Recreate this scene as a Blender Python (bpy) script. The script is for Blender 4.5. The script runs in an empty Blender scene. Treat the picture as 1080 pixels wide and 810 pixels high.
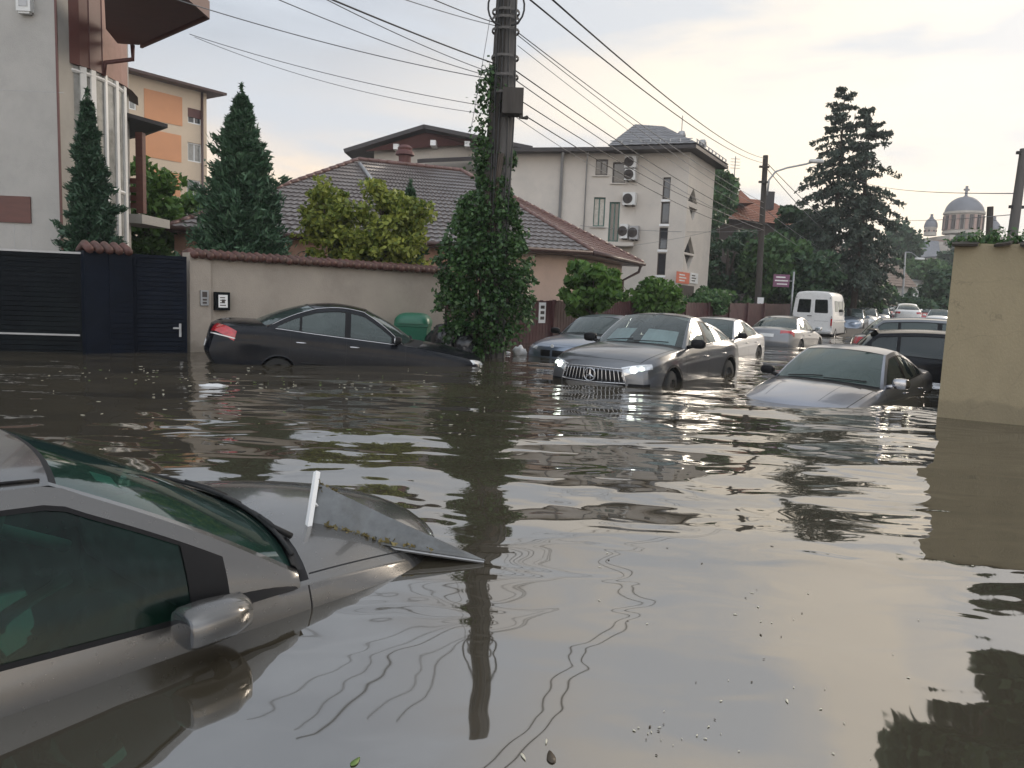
import bpy, bmesh, math, random
import numpy as np
from mathutils import Vector, Matrix, noise as mnoise
from mathutils.bvhtree import BVHTree

random.seed(7)
RNG = np.random.default_rng(11)
SC = bpy.context.scene
COL = SC.collection
PI = math.pi

# ------------------------------------------------------------------ camera frame
CAM_H = 1.30
PITCH = math.radians(6.56)
ROLL = math.radians(2.3)
FPX = 800.0
FWD = Vector((0, math.cos(PITCH), -math.sin(PITCH)))
_r0 = Vector((1, 0, 0)); _u0 = Vector((0, math.sin(PITCH), math.cos(PITCH)))
RIGHT = math.cos(ROLL) * _r0 + math.sin(ROLL) * _u0
UP = -math.sin(ROLL) * _r0 + math.cos(ROLL) * _u0
EYE = Vector((0, 0, CAM_H))

def direction(px, py):
    return FWD + RIGHT * ((px - 540) / FPX) + UP * ((405 - py) / FPX)

def at(px, py, D):
    """the point seen at a pixel of the photograph, D metres ahead"""
    d = direction(px, py)
    return EYE + d * (D / d.y)

def on(px, py, z=0.0):
    """the point seen at a pixel, on the level z"""
    d = direction(px, py)
    return EYE + d * ((z - CAM_H) / d.z)

def height(py, px, D):
    return at(px, py, D).z

def project(p):
    v = Vector(p) - EYE
    w = v.dot(FWD)
    return (540 + FPX * v.dot(RIGHT) / w, 405 - FPX * v.dot(UP) / w)

# ------------------------------------------------------------------ materials
def nodes_of(m):
    m.use_nodes = True
    nt = m.node_tree
    return nt, nt.nodes, nt.links

def rgb(c):
    return (c[0], c[1], c[2], 1.0)

def mat(name, color, rough=0.6, metal=0.0, var=0.12, scale=3.0, bump=0.0, bscale=40.0, spec=0.5,
        coat=0.0, stain=None, stain_amt=0.5, stain_scale=1.2, stretch=(1, 1, 1)):
    """a principled surface with two scales of uneven tone, an optional stain and an optional bump"""
    m = bpy.data.materials.new(name)
    nt, N, L = nodes_of(m)
    b = N['Principled BSDF']
    b.inputs['Roughness'].default_value = rough
    b.inputs['Metallic'].default_value = metal
    b.inputs['Specular IOR Level'].default_value = spec
    b.inputs['Coat Weight'].default_value = coat
    b.inputs['Coat Roughness'].default_value = 0.04
    tc = N.new('ShaderNodeTexCoord')
    mp = N.new('ShaderNodeMapping'); mp.inputs['Scale'].default_value = stretch
    L.new(tc.outputs['Object'], mp.inputs['Vector'])
    n1 = N.new('ShaderNodeTexNoise'); n1.inputs['Scale'].default_value = scale
    n1.inputs['Detail'].default_value = 6; n1.inputs['Roughness'].default_value = 0.65
    L.new(mp.outputs[0], n1.inputs['Vector'])
    r = N.new('ShaderNodeValToRGB')
    lo = [max(0, c * (1 - var)) for c in color]; hi = [min(1, c * (1 + var)) for c in color]
    r.color_ramp.elements[0].position = 0.3; r.color_ramp.elements[0].color = rgb(lo)
    r.color_ramp.elements[1].position = 0.7; r.color_ramp.elements[1].color = rgb(hi)
    L.new(n1.outputs['Fac'], r.inputs['Fac'])
    out = r.outputs['Color']
    if stain is not None:
        n2 = N.new('ShaderNodeTexNoise'); n2.inputs['Scale'].default_value = stain_scale
        n2.inputs['Detail'].default_value = 8; n2.inputs['Roughness'].default_value = 0.7
        L.new(mp.outputs[0], n2.inputs['Vector'])
        r2 = N.new('ShaderNodeValToRGB')
        r2.color_ramp.elements[0].position = 0.48; r2.color_ramp.elements[0].color = (0, 0, 0, 1)
        r2.color_ramp.elements[1].position = 0.72; r2.color_ramp.elements[1].color = (stain_amt,) * 3 + (1,)
        L.new(n2.outputs['Fac'], r2.inputs['Fac'])
        mx = N.new('ShaderNodeMixRGB'); mx.inputs['Color2'].default_value = rgb(stain)
        L.new(r2.outputs['Color'], mx.inputs['Fac']); L.new(out, mx.inputs['Color1'])
        out = mx.outputs['Color']
    L.new(out, b.inputs['Base Color'])
    if bump:
        n3 = N.new('ShaderNodeTexNoise'); n3.inputs['Scale'].default_value = bscale
        n3.inputs['Detail'].default_value = 4
        L.new(mp.outputs[0], n3.inputs['Vector'])
        bp = N.new('ShaderNodeBump'); bp.inputs['Strength'].default_value = 0.6
        bp.inputs['Distance'].default_value = bump
        L.new(n3.outputs['Fac'], bp.inputs['Height']); L.new(bp.outputs['Normal'], b.inputs['Normal'])
    return m

def paint_mat(name, color, metal=0.3, rough=0.32, dirt=0.35):
    """car paint: metallic base, clear coat, dried mud splashes low down and grains of dirt"""
    m = bpy.data.materials.new(name)
    nt, N, L = nodes_of(m)
    b = N['Principled BSDF']
    b.inputs['Metallic'].default_value = metal
    b.inputs['Coat Weight'].default_value = 0.8
    b.inputs['Coat Roughness'].default_value = 0.06
    tc = N.new('ShaderNodeTexCoord')
    n1 = N.new('ShaderNodeTexNoise'); n1.inputs['Scale'].default_value = 5.0
    n1.inputs['Detail'].default_value = 8; n1.inputs['Roughness'].default_value = 0.7
    n2 = N.new('ShaderNodeTexNoise'); n2.inputs['Scale'].default_value = 55.0
    n2.inputs['Detail'].default_value = 3
    for n in (n1, n2): L.new(tc.outputs['Object'], n.inputs['Vector'])
    r1 = N.new('ShaderNodeValToRGB')
    r1.color_ramp.elements[0].position = 0.45; r1.color_ramp.elements[0].color = (0, 0, 0, 1)
    r1.color_ramp.elements[1].position = 0.75; r1.color_ramp.elements[1].color = (dirt,) * 3 + (1,)
    r2 = N.new('ShaderNodeValToRGB')
    r2.color_ramp.elements[0].position = 0.69; r2.color_ramp.elements[0].color = (0, 0, 0, 1)
    r2.color_ramp.elements[1].position = 0.74; r2.color_ramp.elements[1].color = (0.55, 0.55, 0.55, 1)
    L.new(n1.outputs['Fac'], r1.inputs['Fac']); L.new(n2.outputs['Fac'], r2.inputs['Fac'])
    add = N.new('ShaderNodeMath'); add.operation = 'MAXIMUM'
    mul = N.new('ShaderNodeMath'); mul.operation = 'MULTIPLY'
    L.new(r2.outputs['Color'], mul.inputs[0]); L.new(n1.outputs['Fac'], mul.inputs[1])
    L.new(r1.outputs['Color'], add.inputs[0]); L.new(mul.outputs[0], add.inputs[1])
    mx = N.new('ShaderNodeMixRGB')
    mx.inputs['Color1'].default_value = rgb(color); mx.inputs['Color2'].default_value = (0.15, 0.14, 0.12, 1)
    L.new(add.outputs[0], mx.inputs['Fac'])
    L.new(mx.outputs['Color'], b.inputs['Base Color'])
    rr = N.new('ShaderNodeMapRange'); rr.inputs['To Min'].default_value = rough; rr.inputs['To Max'].default_value = 0.75
    L.new(add.outputs[0], rr.inputs['Value']); L.new(rr.outputs[0], b.inputs['Roughness'])
    return m

def glass_mat(name, tint=(0.25, 0.33, 0.31), rough=0.02, clear=0.55, streaks=0.0, film_k=.38, ior=1.55):
    """tinted window glass: mirror reflection over a tinted see-through pane with a film of dirt"""
    m = bpy.data.materials.new(name)
    nt, N, L = nodes_of(m)
    for n in list(N):
        if n.type != 'OUTPUT_MATERIAL': N.remove(n)
    out = [n for n in N if n.type == 'OUTPUT_MATERIAL'][0]
    tr = N.new('ShaderNodeBsdfTransparent'); tr.inputs['Color'].default_value = rgb(tint)
    film = N.new('ShaderNodeBsdfDiffuse'); film.inputs['Color'].default_value = rgb([t * film_k for t in tint])
    gl = N.new('ShaderNodeBsdfGlossy'); gl.inputs['Roughness'].default_value = rough
    gl.inputs['Color'].default_value = (0.92, 0.97, 0.95, 1)
    fr = N.new('ShaderNodeFresnel'); fr.inputs['IOR'].default_value = ior
    m1 = N.new('ShaderNodeMixShader'); m1.inputs['Fac'].default_value = 1 - clear
    if streaks:
        tc = N.new('ShaderNodeTexCoord'); mp = N.new('ShaderNodeMapping')
        mp.inputs['Scale'].default_value = (9, 9, 1.2)
        L.new(tc.outputs['Object'], mp.inputs['Vector'])
        n = N.new('ShaderNodeTexNoise'); n.inputs['Scale'].default_value = 4; n.inputs['Detail'].default_value = 7
        L.new(mp.outputs[0], n.inputs['Vector'])
        mr = N.new('ShaderNodeMapRange')
        mr.inputs['From Min'].default_value = 0.35; mr.inputs['From Max'].default_value = 0.75
        mr.inputs['To Min'].default_value = 1 - clear - streaks; mr.inputs['To Max'].default_value = 1 - clear + streaks
        L.new(n.outputs['Fac'], mr.inputs['Value']); L.new(mr.outputs[0], m1.inputs['Fac'])
    L.new(tr.outputs[0], m1.inputs[1]); L.new(film.outputs[0], m1.inputs[2])
    m2 = N.new('ShaderNodeMixShader')
    L.new(fr.outputs[0], m2.inputs['Fac']); L.new(m1.outputs[0], m2.inputs[1]); L.new(gl.outputs[0], m2.inputs[2])
    L.new(m2.outputs[0], out.inputs['Surface'])
    return m

def emit_mat(name, color, strength):
    m = bpy.data.materials.new(name)
    nt, N, L = nodes_of(m)
    b = N['Principled BSDF']
    b.inputs['Base Color'].default_value = rgb(color)
    b.inputs['Emission Color'].default_value = rgb(color)
    b.inputs['Emission Strength'].default_value = strength
    return m

def leaf_mat(name, dark, light, rough=0.5, trans=0.25):
    m = bpy.data.materials.new(name)
    nt, N, L = nodes_of(m)
    b = N['Principled BSDF']
    out = [n for n in N if n.type == 'OUTPUT_MATERIAL'][0]
    b.inputs['Roughness'].default_value = rough
    b.inputs['Specular IOR Level'].default_value = 0.3
    g = N.new('ShaderNodeNewGeometry')
    tc = N.new('ShaderNodeTexCoord')
    n1 = N.new('ShaderNodeTexNoise'); n1.inputs['Scale'].default_value = 1.1; n1.inputs['Detail'].default_value = 3
    L.new(tc.outputs['Object'], n1.inputs['Vector'])
    ad = N.new('ShaderNodeMath'); ad.operation = 'MULTIPLY_ADD'
    ad.inputs[1].default_value = 0.55
    L.new(g.outputs['Random Per Island'], ad.inputs[0])
    s = N.new('ShaderNodeMath'); s.operation = 'MULTIPLY'; s.inputs[1].default_value = 0.55
    L.new(n1.outputs['Fac'], s.inputs[0]); L.new(s.outputs[0], ad.inputs[2])
    r = N.new('ShaderNodeValToRGB')
    r.color_ramp.elements[0].position = 0.2; r.color_ramp.elements[0].color = rgb(dark)
    r.color_ramp.elements[1].position = 0.85; r.color_ramp.elements[1].color = rgb(light)
    L.new(ad.outputs[0], r.inputs['Fac'])
    L.new(r.outputs['Color'], b.inputs['Base Color'])
    t = N.new('ShaderNodeBsdfTranslucent'); L.new(r.outputs['Color'], t.inputs['Color'])
    mx = N.new('ShaderNodeMixShader'); mx.inputs['Fac'].default_value = trans
    L.new(b.outputs[0], mx.inputs[1]); L.new(t.outputs[0], mx.inputs[2])
    L.new(mx.outputs[0], out.inputs['Surface'])
    return m

# ------------------------------------------------------------------ mesh helpers
class MB:
    """collects verts and faces (with a material slot each) and links them as ONE mesh object"""
    def __init__(self):
        self.v = []; self.f = []; self.s = []
    def add(self, verts, faces, slot=0):
        o = len(self.v)
        self.v += [tuple(p) for p in verts]
        self.f += [tuple(i + o for i in f) for f in faces]
        self.s += [slot] * len(faces)
    def quad(self, a, b, c, d, slot=0):
        self.add([a, b, c, d], [(0, 1, 2, 3)], slot)
    def box(self, c, size, rz=0.0, slot=0, M=None):
        sx, sy, sz = [s / 2 for s in size]
        pts = [Vector((x, y, z)) for z in (-sz, sz) for y in (-sy, sy) for x in (-sx, sx)]
        R = Matrix.Rotation(rz, 3, 'Z') if M is None else M
        pts = [R @ p + Vector(c) for p in pts]
        self.add(pts, [(0, 2, 3, 1), (4, 5, 7, 6), (0, 1, 5, 4), (2, 6, 7, 3), (0, 4, 6, 2), (1, 3, 7, 5)], slot)
    def prism(self, poly, z0, z1, slot=0):
        """poly: plan outline, anticlockwise"""
        n = len(poly)
        v = [(p[0], p[1], z0) for p in poly] + [(p[0], p[1], z1) for p in poly]
        f = [tuple(range(n - 1, -1, -1)), tuple(range(n, 2 * n))]
        f += [(i, (i + 1) % n, n + (i + 1) % n, n + i) for i in range(n)]
        self.add(v, f, slot)
    def slab(self, poly3, t, slot=0):
        """a sheet through 3-D points given a thickness along its own normal (downwards)"""
        P = [Vector(p) for p in poly3]; n = len(P)
        nn = Vector((0, 0, 0))
        for i in range(n): nn += P[i].cross(P[(i + 1) % n])
        if nn.length < 1e-9: nn = Vector((0, 0, 1))
        nn.normalize()
        if nn.z < 0: nn = -nn; P.reverse()
        Q = [p - nn * t for p in P]
        f = [tuple(range(n)), tuple(range(2 * n - 1, n - 1, -1))]
        f += [((i + 1) % n, i, n + i, n + (i + 1) % n) for i in range(n)]
        self.add(P + Q, f, slot)
    def tube(self, pts, r, seg=8, slot=0, cap=True):
        pts = [Vector(p) for p in pts]; n = len(pts)
        rr = r if hasattr(r, '__len__') else [r] * n
        verts = []; prev = None
        for i, p in enumerate(pts):
            d = (pts[min(i + 1, n - 1)] - pts[max(i - 1, 0)])
            if d.length < 1e-9: d = Vector((0, 0, 1))
            d.normalize()
            if prev is None:
                a = d.cross(Vector((0, 0, 1)))
                if a.length < 1e-3: a = d.cross(Vector((1, 0, 0)))
            else:
                a = prev - d * prev.dot(d)
            a.normalize(); prev = a
            b = d.cross(a)
            for k in range(seg):
                t = 2 * PI * k / seg
                verts.append(p + (a * math.cos(t) + b * math.sin(t)) * rr[i])
        f = []
        for i in range(n - 1):
            for k in range(seg):
                k2 = (k + 1) % seg
                f.append((i * seg + k, i * seg + k2, (i + 1) * seg + k2, (i + 1) * seg + k))
        if cap:
            f.append(tuple(range(seg - 1, -1, -1))); f.append(tuple((n - 1) * seg + k for k in range(seg)))
        self.add(verts, f, slot)
    def lathe(self, prof, c, axis='Z', seg=24, slot=0, M=None):
        """prof: (radius, height) pairs"""
        verts = []; n = len(prof)
        for r, h in prof:
            for k in range(seg):
                t = 2 * PI * k / seg
                p = Vector((r * math.cos(t), r * math.sin(t), h))
                if axis == 'Y': p = Vector((p.x, -p.z, p.y))
                if axis == 'X': p = Vector((p.z, p.x, p.y))
                if M is not None: p = M @ p
                verts.append(p + Vector(c))
        f = []
        for i in range(n - 1):
            for k in range(seg):
                k2 = (k + 1) % seg
                f.append((i * seg + k, i * seg + k2, (i + 1) * seg + k2, (i + 1) * seg + k))
        self.add(verts, f, slot)
    def grid(self, P, slot=0, slotf=None, flip=False):
        """P: rows of points"""
        n, m = len(P), len(P[0]); o = len(self.v)
        for row in P: self.v += [tuple(p) for p in row]
        for i in range(n - 1):
            for j in range(m - 1):
                q = (o + i * m + j, o + i * m + j + 1, o + (i + 1) * m + j + 1, o + (i + 1) * m + j)
                s = slot if slotf is None else slotf(i, j)
                if s is None: continue
                self.f.append(q[::-1] if flip else q); self.s.append(s)
    def rounded(self, c, size, r=0.2, n=6, rz=0.0, slot=0, M=None, p=4.0):
        """a superellipsoid block: soft corners"""
        rows = []
        R = Matrix.Rotation(rz, 3, 'Z') if M is None else M
        e = 2.0 / p
        def sp(a, b): return math.copysign(abs(a) ** b, a)
        N1, N2 = 2 * n, 4 * n
        for i in range(N1 + 1):
            ph = -PI / 2 + PI * i / N1
            row = []
            for j in range(N2 + 1):
                th = 2 * PI * j / N2
                x = sp(math.cos(ph), e) * sp(math.cos(th), e); y = sp(math.cos(ph), e) * sp(math.sin(th), e); z = sp(math.sin(ph), e)
                row.append(R @ Vector((x * size[0] / 2, y * size[1] / 2, z * size[2] / 2)) + Vector(c))
            rows.append(row)
        self.grid(rows, slot)
    def build(self, name, mats, parent=None, smooth=False, merge=False, sharp=None):
        me = bpy.data.meshes.new(name)
        me.from_pydata(self.v, [], self.f)
        if not isinstance(mats, (list, tuple)): mats = [mats]
        for m in mats: me.materials.append(m)
        if len(self.f) == len(me.polygons):
            me.polygons.foreach_set('material_index', self.s)
        if merge:
            bm = bmesh.new(); bm.from_mesh(me)
            bmesh.ops.remove_doubles(bm, verts=bm.verts, dist=1e-4)
            bmesh.ops.recalc_face_normals(bm, faces=bm.faces)
            bm.to_mesh(me); bm.free()
        if smooth:
            me.polygons.foreach_set('use_smooth', [True] * len(me.polygons))
            if sharp is not None:
                me.set_sharp_from_angle(angle=math.radians(sharp))
        me.update()
        o = bpy.data.objects.new(name, me)
        COL.objects.link(o)
        if parent is not None: o.parent = parent
        return o

def tag(o, label=None, cat=None, group=None, kind=None):
    if label: o['label'] = label
    if cat: o['category'] = cat
    if group: o['group'] = group
    if kind: o['kind'] = kind
    return o

def thing(name, label, cat, loc=(0, 0, 0), group=None, rz=0.0):
    o = bpy.data.objects.new(name, None)
    COL.objects.link(o); o.empty_display_size = 0.2
    o.location = loc; o.rotation_euler = (0, 0, rz)
    return tag(o, label, cat, group)

def offs(base):
    """world point -> local to an Empty standing at base (no rotation)"""
    b = Vector(base)
    return lambda p: Vector(p) - b

def smoothstep(t):
    t = min(1, max(0, t)); return t * t * (3 - 2 * t)

def pchip(pts):
    xs = np.array([p[0] for p in pts], float); ys = np.array([p[1] for p in pts], float)
    o = np.argsort(xs); xs = xs[o]; ys = ys[o]
    h = np.diff(xs); d = np.diff(ys) / h
    n = len(xs); m = np.zeros(n)
    if n == 2:
        m[:] = d[0]
    else:
        for i in range(1, n - 1):
            if d[i - 1] * d[i] > 0:
                w1 = 2 * h[i] + h[i - 1]; w2 = h[i] + 2 * h[i - 1]
                m[i] = (w1 + w2) / (w1 / d[i - 1] + w2 / d[i])
        m[0] = d[0]; m[-1] = d[-1]
    def f(x):
        x = min(max(x, xs[0]), xs[-1])
        i = min(max(int(np.searchsorted(xs, x)) - 1, 0), n - 2)
        t = (x - xs[i]) / h[i]
        return float((1 + 2 * t) * (1 - t) ** 2 * ys[i] + t * (1 - t) ** 2 * h[i] * m[i] + t * t * (3 - 2 * t) * ys[i + 1] + t * t * (t - 1) * h[i] * m[i + 1])
    return f

def lerp(a, b, t): return a + (b - a) * t

def quad_grid(a, b, c, d, nu, nv):
    """bilinear grid of points between four corners a-b (u) and d-c"""
    a, b, c, d = map(Vector, (a, b, c, d))
    return [[a.lerp(b, i / nu).lerp(d.lerp(c, i / nu), j / nv) for i in range(nu + 1)] for j in range(nv + 1)]
# ------------------------------------------------------------------ shared materials
M = {}
M['black_trim'] = mat('black_trim', (0.007, 0.007, 0.008), 0.5, var=0.3, spec=.2)
M['rubber'] = mat('rubber', (0.015, 0.015, 0.015), 0.8, var=0.3)
M['tyre'] = mat('tyre', (0.02, 0.02, 0.019), 0.85, var=0.3, bump=0.004, bscale=60)
M['alloy'] = mat('alloy', (0.45, 0.45, 0.46), 0.3, 0.9, var=0.15)
M['chrome'] = mat('chrome', (0.42, 0.42, 0.43), 0.2, 1.0, var=0.06)
M['interior'] = mat('interior_cloth', (0.045, 0.045, 0.047), 0.85, var=0.25, scale=20)
M['interior_light'] = mat('interior_grey', (0.16, 0.16, 0.16), 0.75, var=0.15, scale=10)
M['headlining'] = mat('headlining', (0.35, 0.34, 0.32), 0.9)
M['glass'] = glass_mat('car_glass', (0.20, 0.27, 0.26), clear=0.6)
M['glass_green'] = glass_mat('green_car_glass', (0.26, 0.60, 0.50), clear=0.86, streaks=0.08, rough=0.03, film_k=.10, ior=1.36)
M['glass_screen'] = glass_mat('green_screen_glass', (0.24, 0.56, 0.46), clear=0.74, streaks=0.08, rough=0.04, film_k=.24, ior=1.45)
M['glass_dark'] = glass_mat('privacy_glass', (0.06, 0.07, 0.075), clear=0.5)
M['lens'] = mat('lamp_lens', (0.62, 0.64, 0.66), 0.08, 0.35, var=0.25, scale=14, coat=1.0)
M['lens_dark'] = mat('lamp_housing', (0.05, 0.052, 0.056), 0.1, 0.2, var=0.3, scale=14, coat=1.0)
M['tail'] = mat('tail_lamp', (0.38, 0.012, 0.016), 0.12, 0.0, var=0.35, scale=18, coat=1.0)
M['tail_white'] = mat('tail_lamp_clear', (0.7, 0.66, 0.64), 0.15, 0.0, var=0.1, coat=1.0)
M['lamp_on'] = emit_mat('lit_headlamp', (0.95, 1.0, 0.88), 3.0)
M['lamp_glow'] = emit_mat('lit_lamp_bowl', (0.9, 1.0, 0.85), 1.2)
M['plate'] = mat('plate_white', (0.75, 0.75, 0.74), 0.4)
M['mirror'] = mat('mirror_silver', (0.8, 0.8, 0.8), 0.03, 1.0, var=0.02)

# ------------------------------------------------------------------ parametric car
def shell_part(name, V, Nrm, faces, slots, mats, parent):
    """a part cut from the body shell, keeping the shell's own normals so that panels flow into each other"""
    used = {}; vv = []; nn = []; ff = []
    for f in faces:
        g = []
        for i in f:
            if i not in used:
                used[i] = len(vv); vv.append(V[i]); nn.append(Nrm[i])
            g.append(used[i])
        ff.append(g)
    me = bpy.data.meshes.new(name)
    me.from_pydata(vv, [], ff)
    for m in mats: me.materials.append(m)
    me.polygons.foreach_set('material_index', slots)
    me.polygons.foreach_set('use_smooth', [True] * len(ff))
    me.update()
    me.normals_split_custom_set_from_vertices(nn)
    o = bpy.data.objects.new(name, me); COL.objects.link(o); o.parent = parent
    return o

class Car:
    def __init__(self, S, name, label, cat, paint, group=None, detail=2):
        self.S = S; self.paint = paint; self.detail = detail
        self.root = thing(name, label, cat, group=group)
        self.shell(); self.greenhouse(); self.running_gear()

    # ---- lower body
    def shell(self):
        S = self.S
        belt, beltw, maxw, ztop, kf = (pchip(S[k]) for k in ('belt', 'beltw', 'maxw', 'ztop', 'k'))
        self.belt, self.beltw = belt, beltw
        xf, xr, R = S['xf'], S['xr'], S['R']; sill = S.get('sill', 0.22)
        Ra = R + S.get('arch', 0.055)
        nf = pchip(S.get('nose', [(0, -.07), (.15, 0), (.4, .02), (.7, -.02), (1, -.09)]))
        nr = pchip(S.get('tail', [(0, .06), (.15, 0), (.4, -.03), (.7, -.02), (1, .04)]))
        ins = S.get('inset', [(0, .07), (.15, .018), (.4, 0), (.68, .008), (.72, .016), (.88, .03)])
        doors = S['doors']                          # x of door edges, front to back
        hr, hf = S['hood']; tr0, tr1 = S['boot']
        g = 0.004 if self.detail > 1 else 0.006
        cabf, cabr = S['cab']
        xs = set(np.round(np.arange(xr, xf + .001, 0.085 if self.detail > 1 else .15), 4))
        xs |= {xf, xr, cabf, cabr}
        keep = []
        for x in list(doors) + [hr, hf, tr0, tr1]: keep += [x - g, x + g]
        for xa in (S['xfa'], S['xra']):
            keep += [xa + Ra * math.cos(t) for t in np.linspace(0.0, PI, 19)]
            keep += [xa + Ra + .004, xa - Ra - .004]
        keep += [xf - .02, xf - .06, xr + .02, xr + .06]
        keep = [k for k in keep if xr < k < xf]
        xs = [x for x in xs if min(abs(x - k) for k in keep) > .018 or x in (xf, xr)] + keep
        xs = sorted(set(np.round(xs, 5)))
        fr = [0, .06, .13, .22, .32, .42, .52, .62, .68, .71, .74, .82, .9, .96, 1.0]
        tt = [1, .985, .96, .925, .912, .82, .68, .5, .3, .12]
        T = tt + [0] + [-t for t in tt[::-1]]
        def arch(x):
            z = sill
            for xa in (S['xfa'], S['xra']):
                d = abs(x - xa)
                if d <= Ra: z = max(z, R + S.get('archlift', 0.0) + math.sqrt(max(0, Ra * Ra - d * d)))
            return z
        def side(x, f):
            zs = belt(x); zl = arch(x); z = zl + f * (zs - zl)
            q = (z - sill) / (zs - sill)
            w = maxw(x); p = pchip(ins + [(1.0, w - beltw(x))])
            y = w - p(q)
            xx = x + nf(q) * max(0, (x - (xf - .4)) / .4) ** 2 + nr(q) * max(0, ((xr + .4) - x) / .4) ** 2
            return xx, y, z
        def top(x, t):
            zs, zt, w = belt(x), ztop(x), beltw(x)
            y = w * t
            z = zs + (zt - zs) * (1 - abs(t) ** S.get('crown', 2.6))
            xx = x + kf(x) * (1 - t * t) + nf(1) * max(0, (x - (xf - .4)) / .4) ** 2 + nr(1) * max(0, ((xr + .4) - x) / .4) ** 2
            return xx, y, z
        self.top, self.side = top, side
        idx = {}; V = []; F = []; TAG = []
        def vi(p):
            k = (round(p[0], 4), round(p[1], 4), round(p[2], 4))
            if k not in idx: idx[k] = len(V); V.append(p)
            return idx[k]
        def face(q, tg):
            q2 = []
            for i in q:
                if i not in q2: q2.append(i)
            if len(q2) >= 3: F.append(tuple(q2)); TAG.append(tg)
        rows = []
        for x in xs:
            L = []
            x0, y0, z0 = side(x, 0)
            L.append((x0, y0 - .09, z0 + .01))
            L += [side(x, f) for f in fr[:-1]]
            L += [top(x, t) for t in T]
            L += [(a, -b, c) for a, b, c in [side(x, f) for f in fr[:-1]][::-1]]
            L.append((x0, -y0 + .09, z0 + .01))
            rows.append([vi(p) for p in L])
        nS = len(fr) - 1
        for i in range(len(xs) - 1):
            xm = (xs[i] + xs[i + 1]) / 2; thin = xs[i + 1] - xs[i] < 2.5 * g
            for j in range(len(rows[0]) - 1):
                q = (rows[i][j], rows[i][j + 1], rows[i + 1][j + 1], rows[i + 1][j])
                tg = 'body'
                side_l = j <= nS; k = j - 1 if side_l else None
                n_all = len(rows[0]) - 1
                if j >= n_all - nS - 1 + 0 and not side_l and j > nS + len(T) - 2: k = n_all - 1 - j - 1 + 0
                if k is not None:                       # a side face, k = its row from the sill
                    lf = 'l' if side_l else 'r'
                    if k >= 2:
                        if thin and any(abs(xm - d) < g for d in doors): tg = 'gap'
                        else:
                            for d in range(len(doors) - 1):
                                if doors[d] > xm > doors[d + 1]: tg = 'door%d%s' % (d, lf)
                    elif k == 1 and doors[0] > xm > doors[-1]: tg = 'gap' if False else 'body'
                else:
                    t1, t2 = T[j - nS - 1], T[j - nS]
                    tm = abs(t1 + t2) / 2
                    if cabr < xm < cabf: tg = None
                    elif xm > cabf:
                        if .912 < tm < .925 and hr < xm < hf: tg = 'gap'
                        elif thin and (abs(xm - hf) < g) and tm < .925: tg = 'gap'
                        elif xm > hr and xm < hf and tm < .912: tg = 'hood'
                        elif xm < hr and tm < .96: tg = 'cowl'
                    else:
                        if tr1 < xm < tr0 and .912 < tm < .925: tg = 'gap'
                        elif tr1 < xm < tr0 and tm < .912: tg = 'boot'
                if tg: face(q, tg)
        # nose and tail faces
        for x, n_, sgn in ((xf, nf, 1), (xr, nr, -1)):
            zt_c = ztop(x) - belt(x); k = kf(x)
            grid = []
            for f in fr:
                xx, y, z = side(x, f)
                grid.append([vi((xx + k * (1 - t * t), y * t, z + zt_c * (1 - abs(t) ** S.get('crown', 2.6)) * f ** 4)) for t in T])
            for a in range(len(fr) - 1):
                for b in range(len(T) - 1):
                    q = (grid[a][b], grid[a][b + 1], grid[a + 1][b + 1], grid[a + 1][b])
                    face(q if sgn > 0 else q[::-1], 'body')
        # orient outward, vertex normals
        Vn = np.array(V); nrm = np.zeros_like(Vn); c0 = np.array([0, 0, .45])
        FF = []
        for f in F:
            p = Vn[list(f)]; n = np.zeros(3)
            for a in range(1, len(f) - 1): n += np.cross(p[a] - p[0], p[a + 1] - p[0])
            cc = p.mean(0); ref = cc - np.array([np.clip(cc[0], xr + .6, xf - .6), 0, .5])
            if np.dot(n, ref) < 0: f = f[::-1]; n = -n
            FF.append(f)
            for i in f: nrm[i] += n
        nrm /= np.maximum(np.linalg.norm(nrm, axis=1, keepdims=True), 1e-9)
        self.bvh = BVHTree.FromPolygons([Vector(v) for v in V], FF)
        sets = {}
        for f, tg in zip(FF, TAG): sets.setdefault('body' if tg in ('body', 'gap', 'cowl') else tg, []).append((f, 0 if tg not in ('gap', 'cowl') else 1))
        names = {'body': 'body', 'hood': 'hood', 'boot': 'boot_lid'}
        self.parts = {}
        for tg, lst in sets.items():
            nm = names.get(tg, 'door')
            o = shell_part(nm, V, nrm, [a for a, _ in lst], [b for _, b in lst], [self.paint, M['black_trim']], self.root)
            self.parts[tg] = o
        mb = MB()
        mb.box(((xf + xr) / 2, 0, .36), (xf - xr - .3, 1.05, .26))
        mb.box(((cabf + cabr) / 2, 0, .34), (S['xfa'] - S['xra'] - 2 * Ra - .02, 2 * S['maxw'][1][1] - .22, .22))
        mb.box((cabf + (xf - .25 - cabf) / 2, 0, .56), (xf - .25 - cabf, 1.0, .16))
        mb.build('underbody', M['rubber'], self.root)

    # ---- glass house
    def greenhouse(self):
        S = self.S; belt, beltw = self.belt, self.beltw
        W = S['wind']; Rr = S['rear']
        def pane(Q):
            bx, bz, bcx, tx, tz, tcx, tcy, tcz, bulge = Q
            yc, zc = beltw(bcx) - .02, belt(bcx) + (S.get('wind_lift', .004) if Q is W else .004)
            def P(v, s):
                e = 1 - s * s
                a = Vector((bcx + (bx - bcx) * e, s * yc, zc + (bz - zc) * e))
                b = Vector((tcx + (tx - tcx) * e, s * tcy, tcz + (tz - tcz) * e))
                p = a.lerp(b, v); h = math.sin(PI * v) * bulge
                p.z += h; p.x += h * .6 * (1 if tx > Rr[3] - .01 and Q is W else -1)
                return p
            return P
        PW, PR = pane(W), pane(Rr)
        arch, bow = S['roof']
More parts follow.
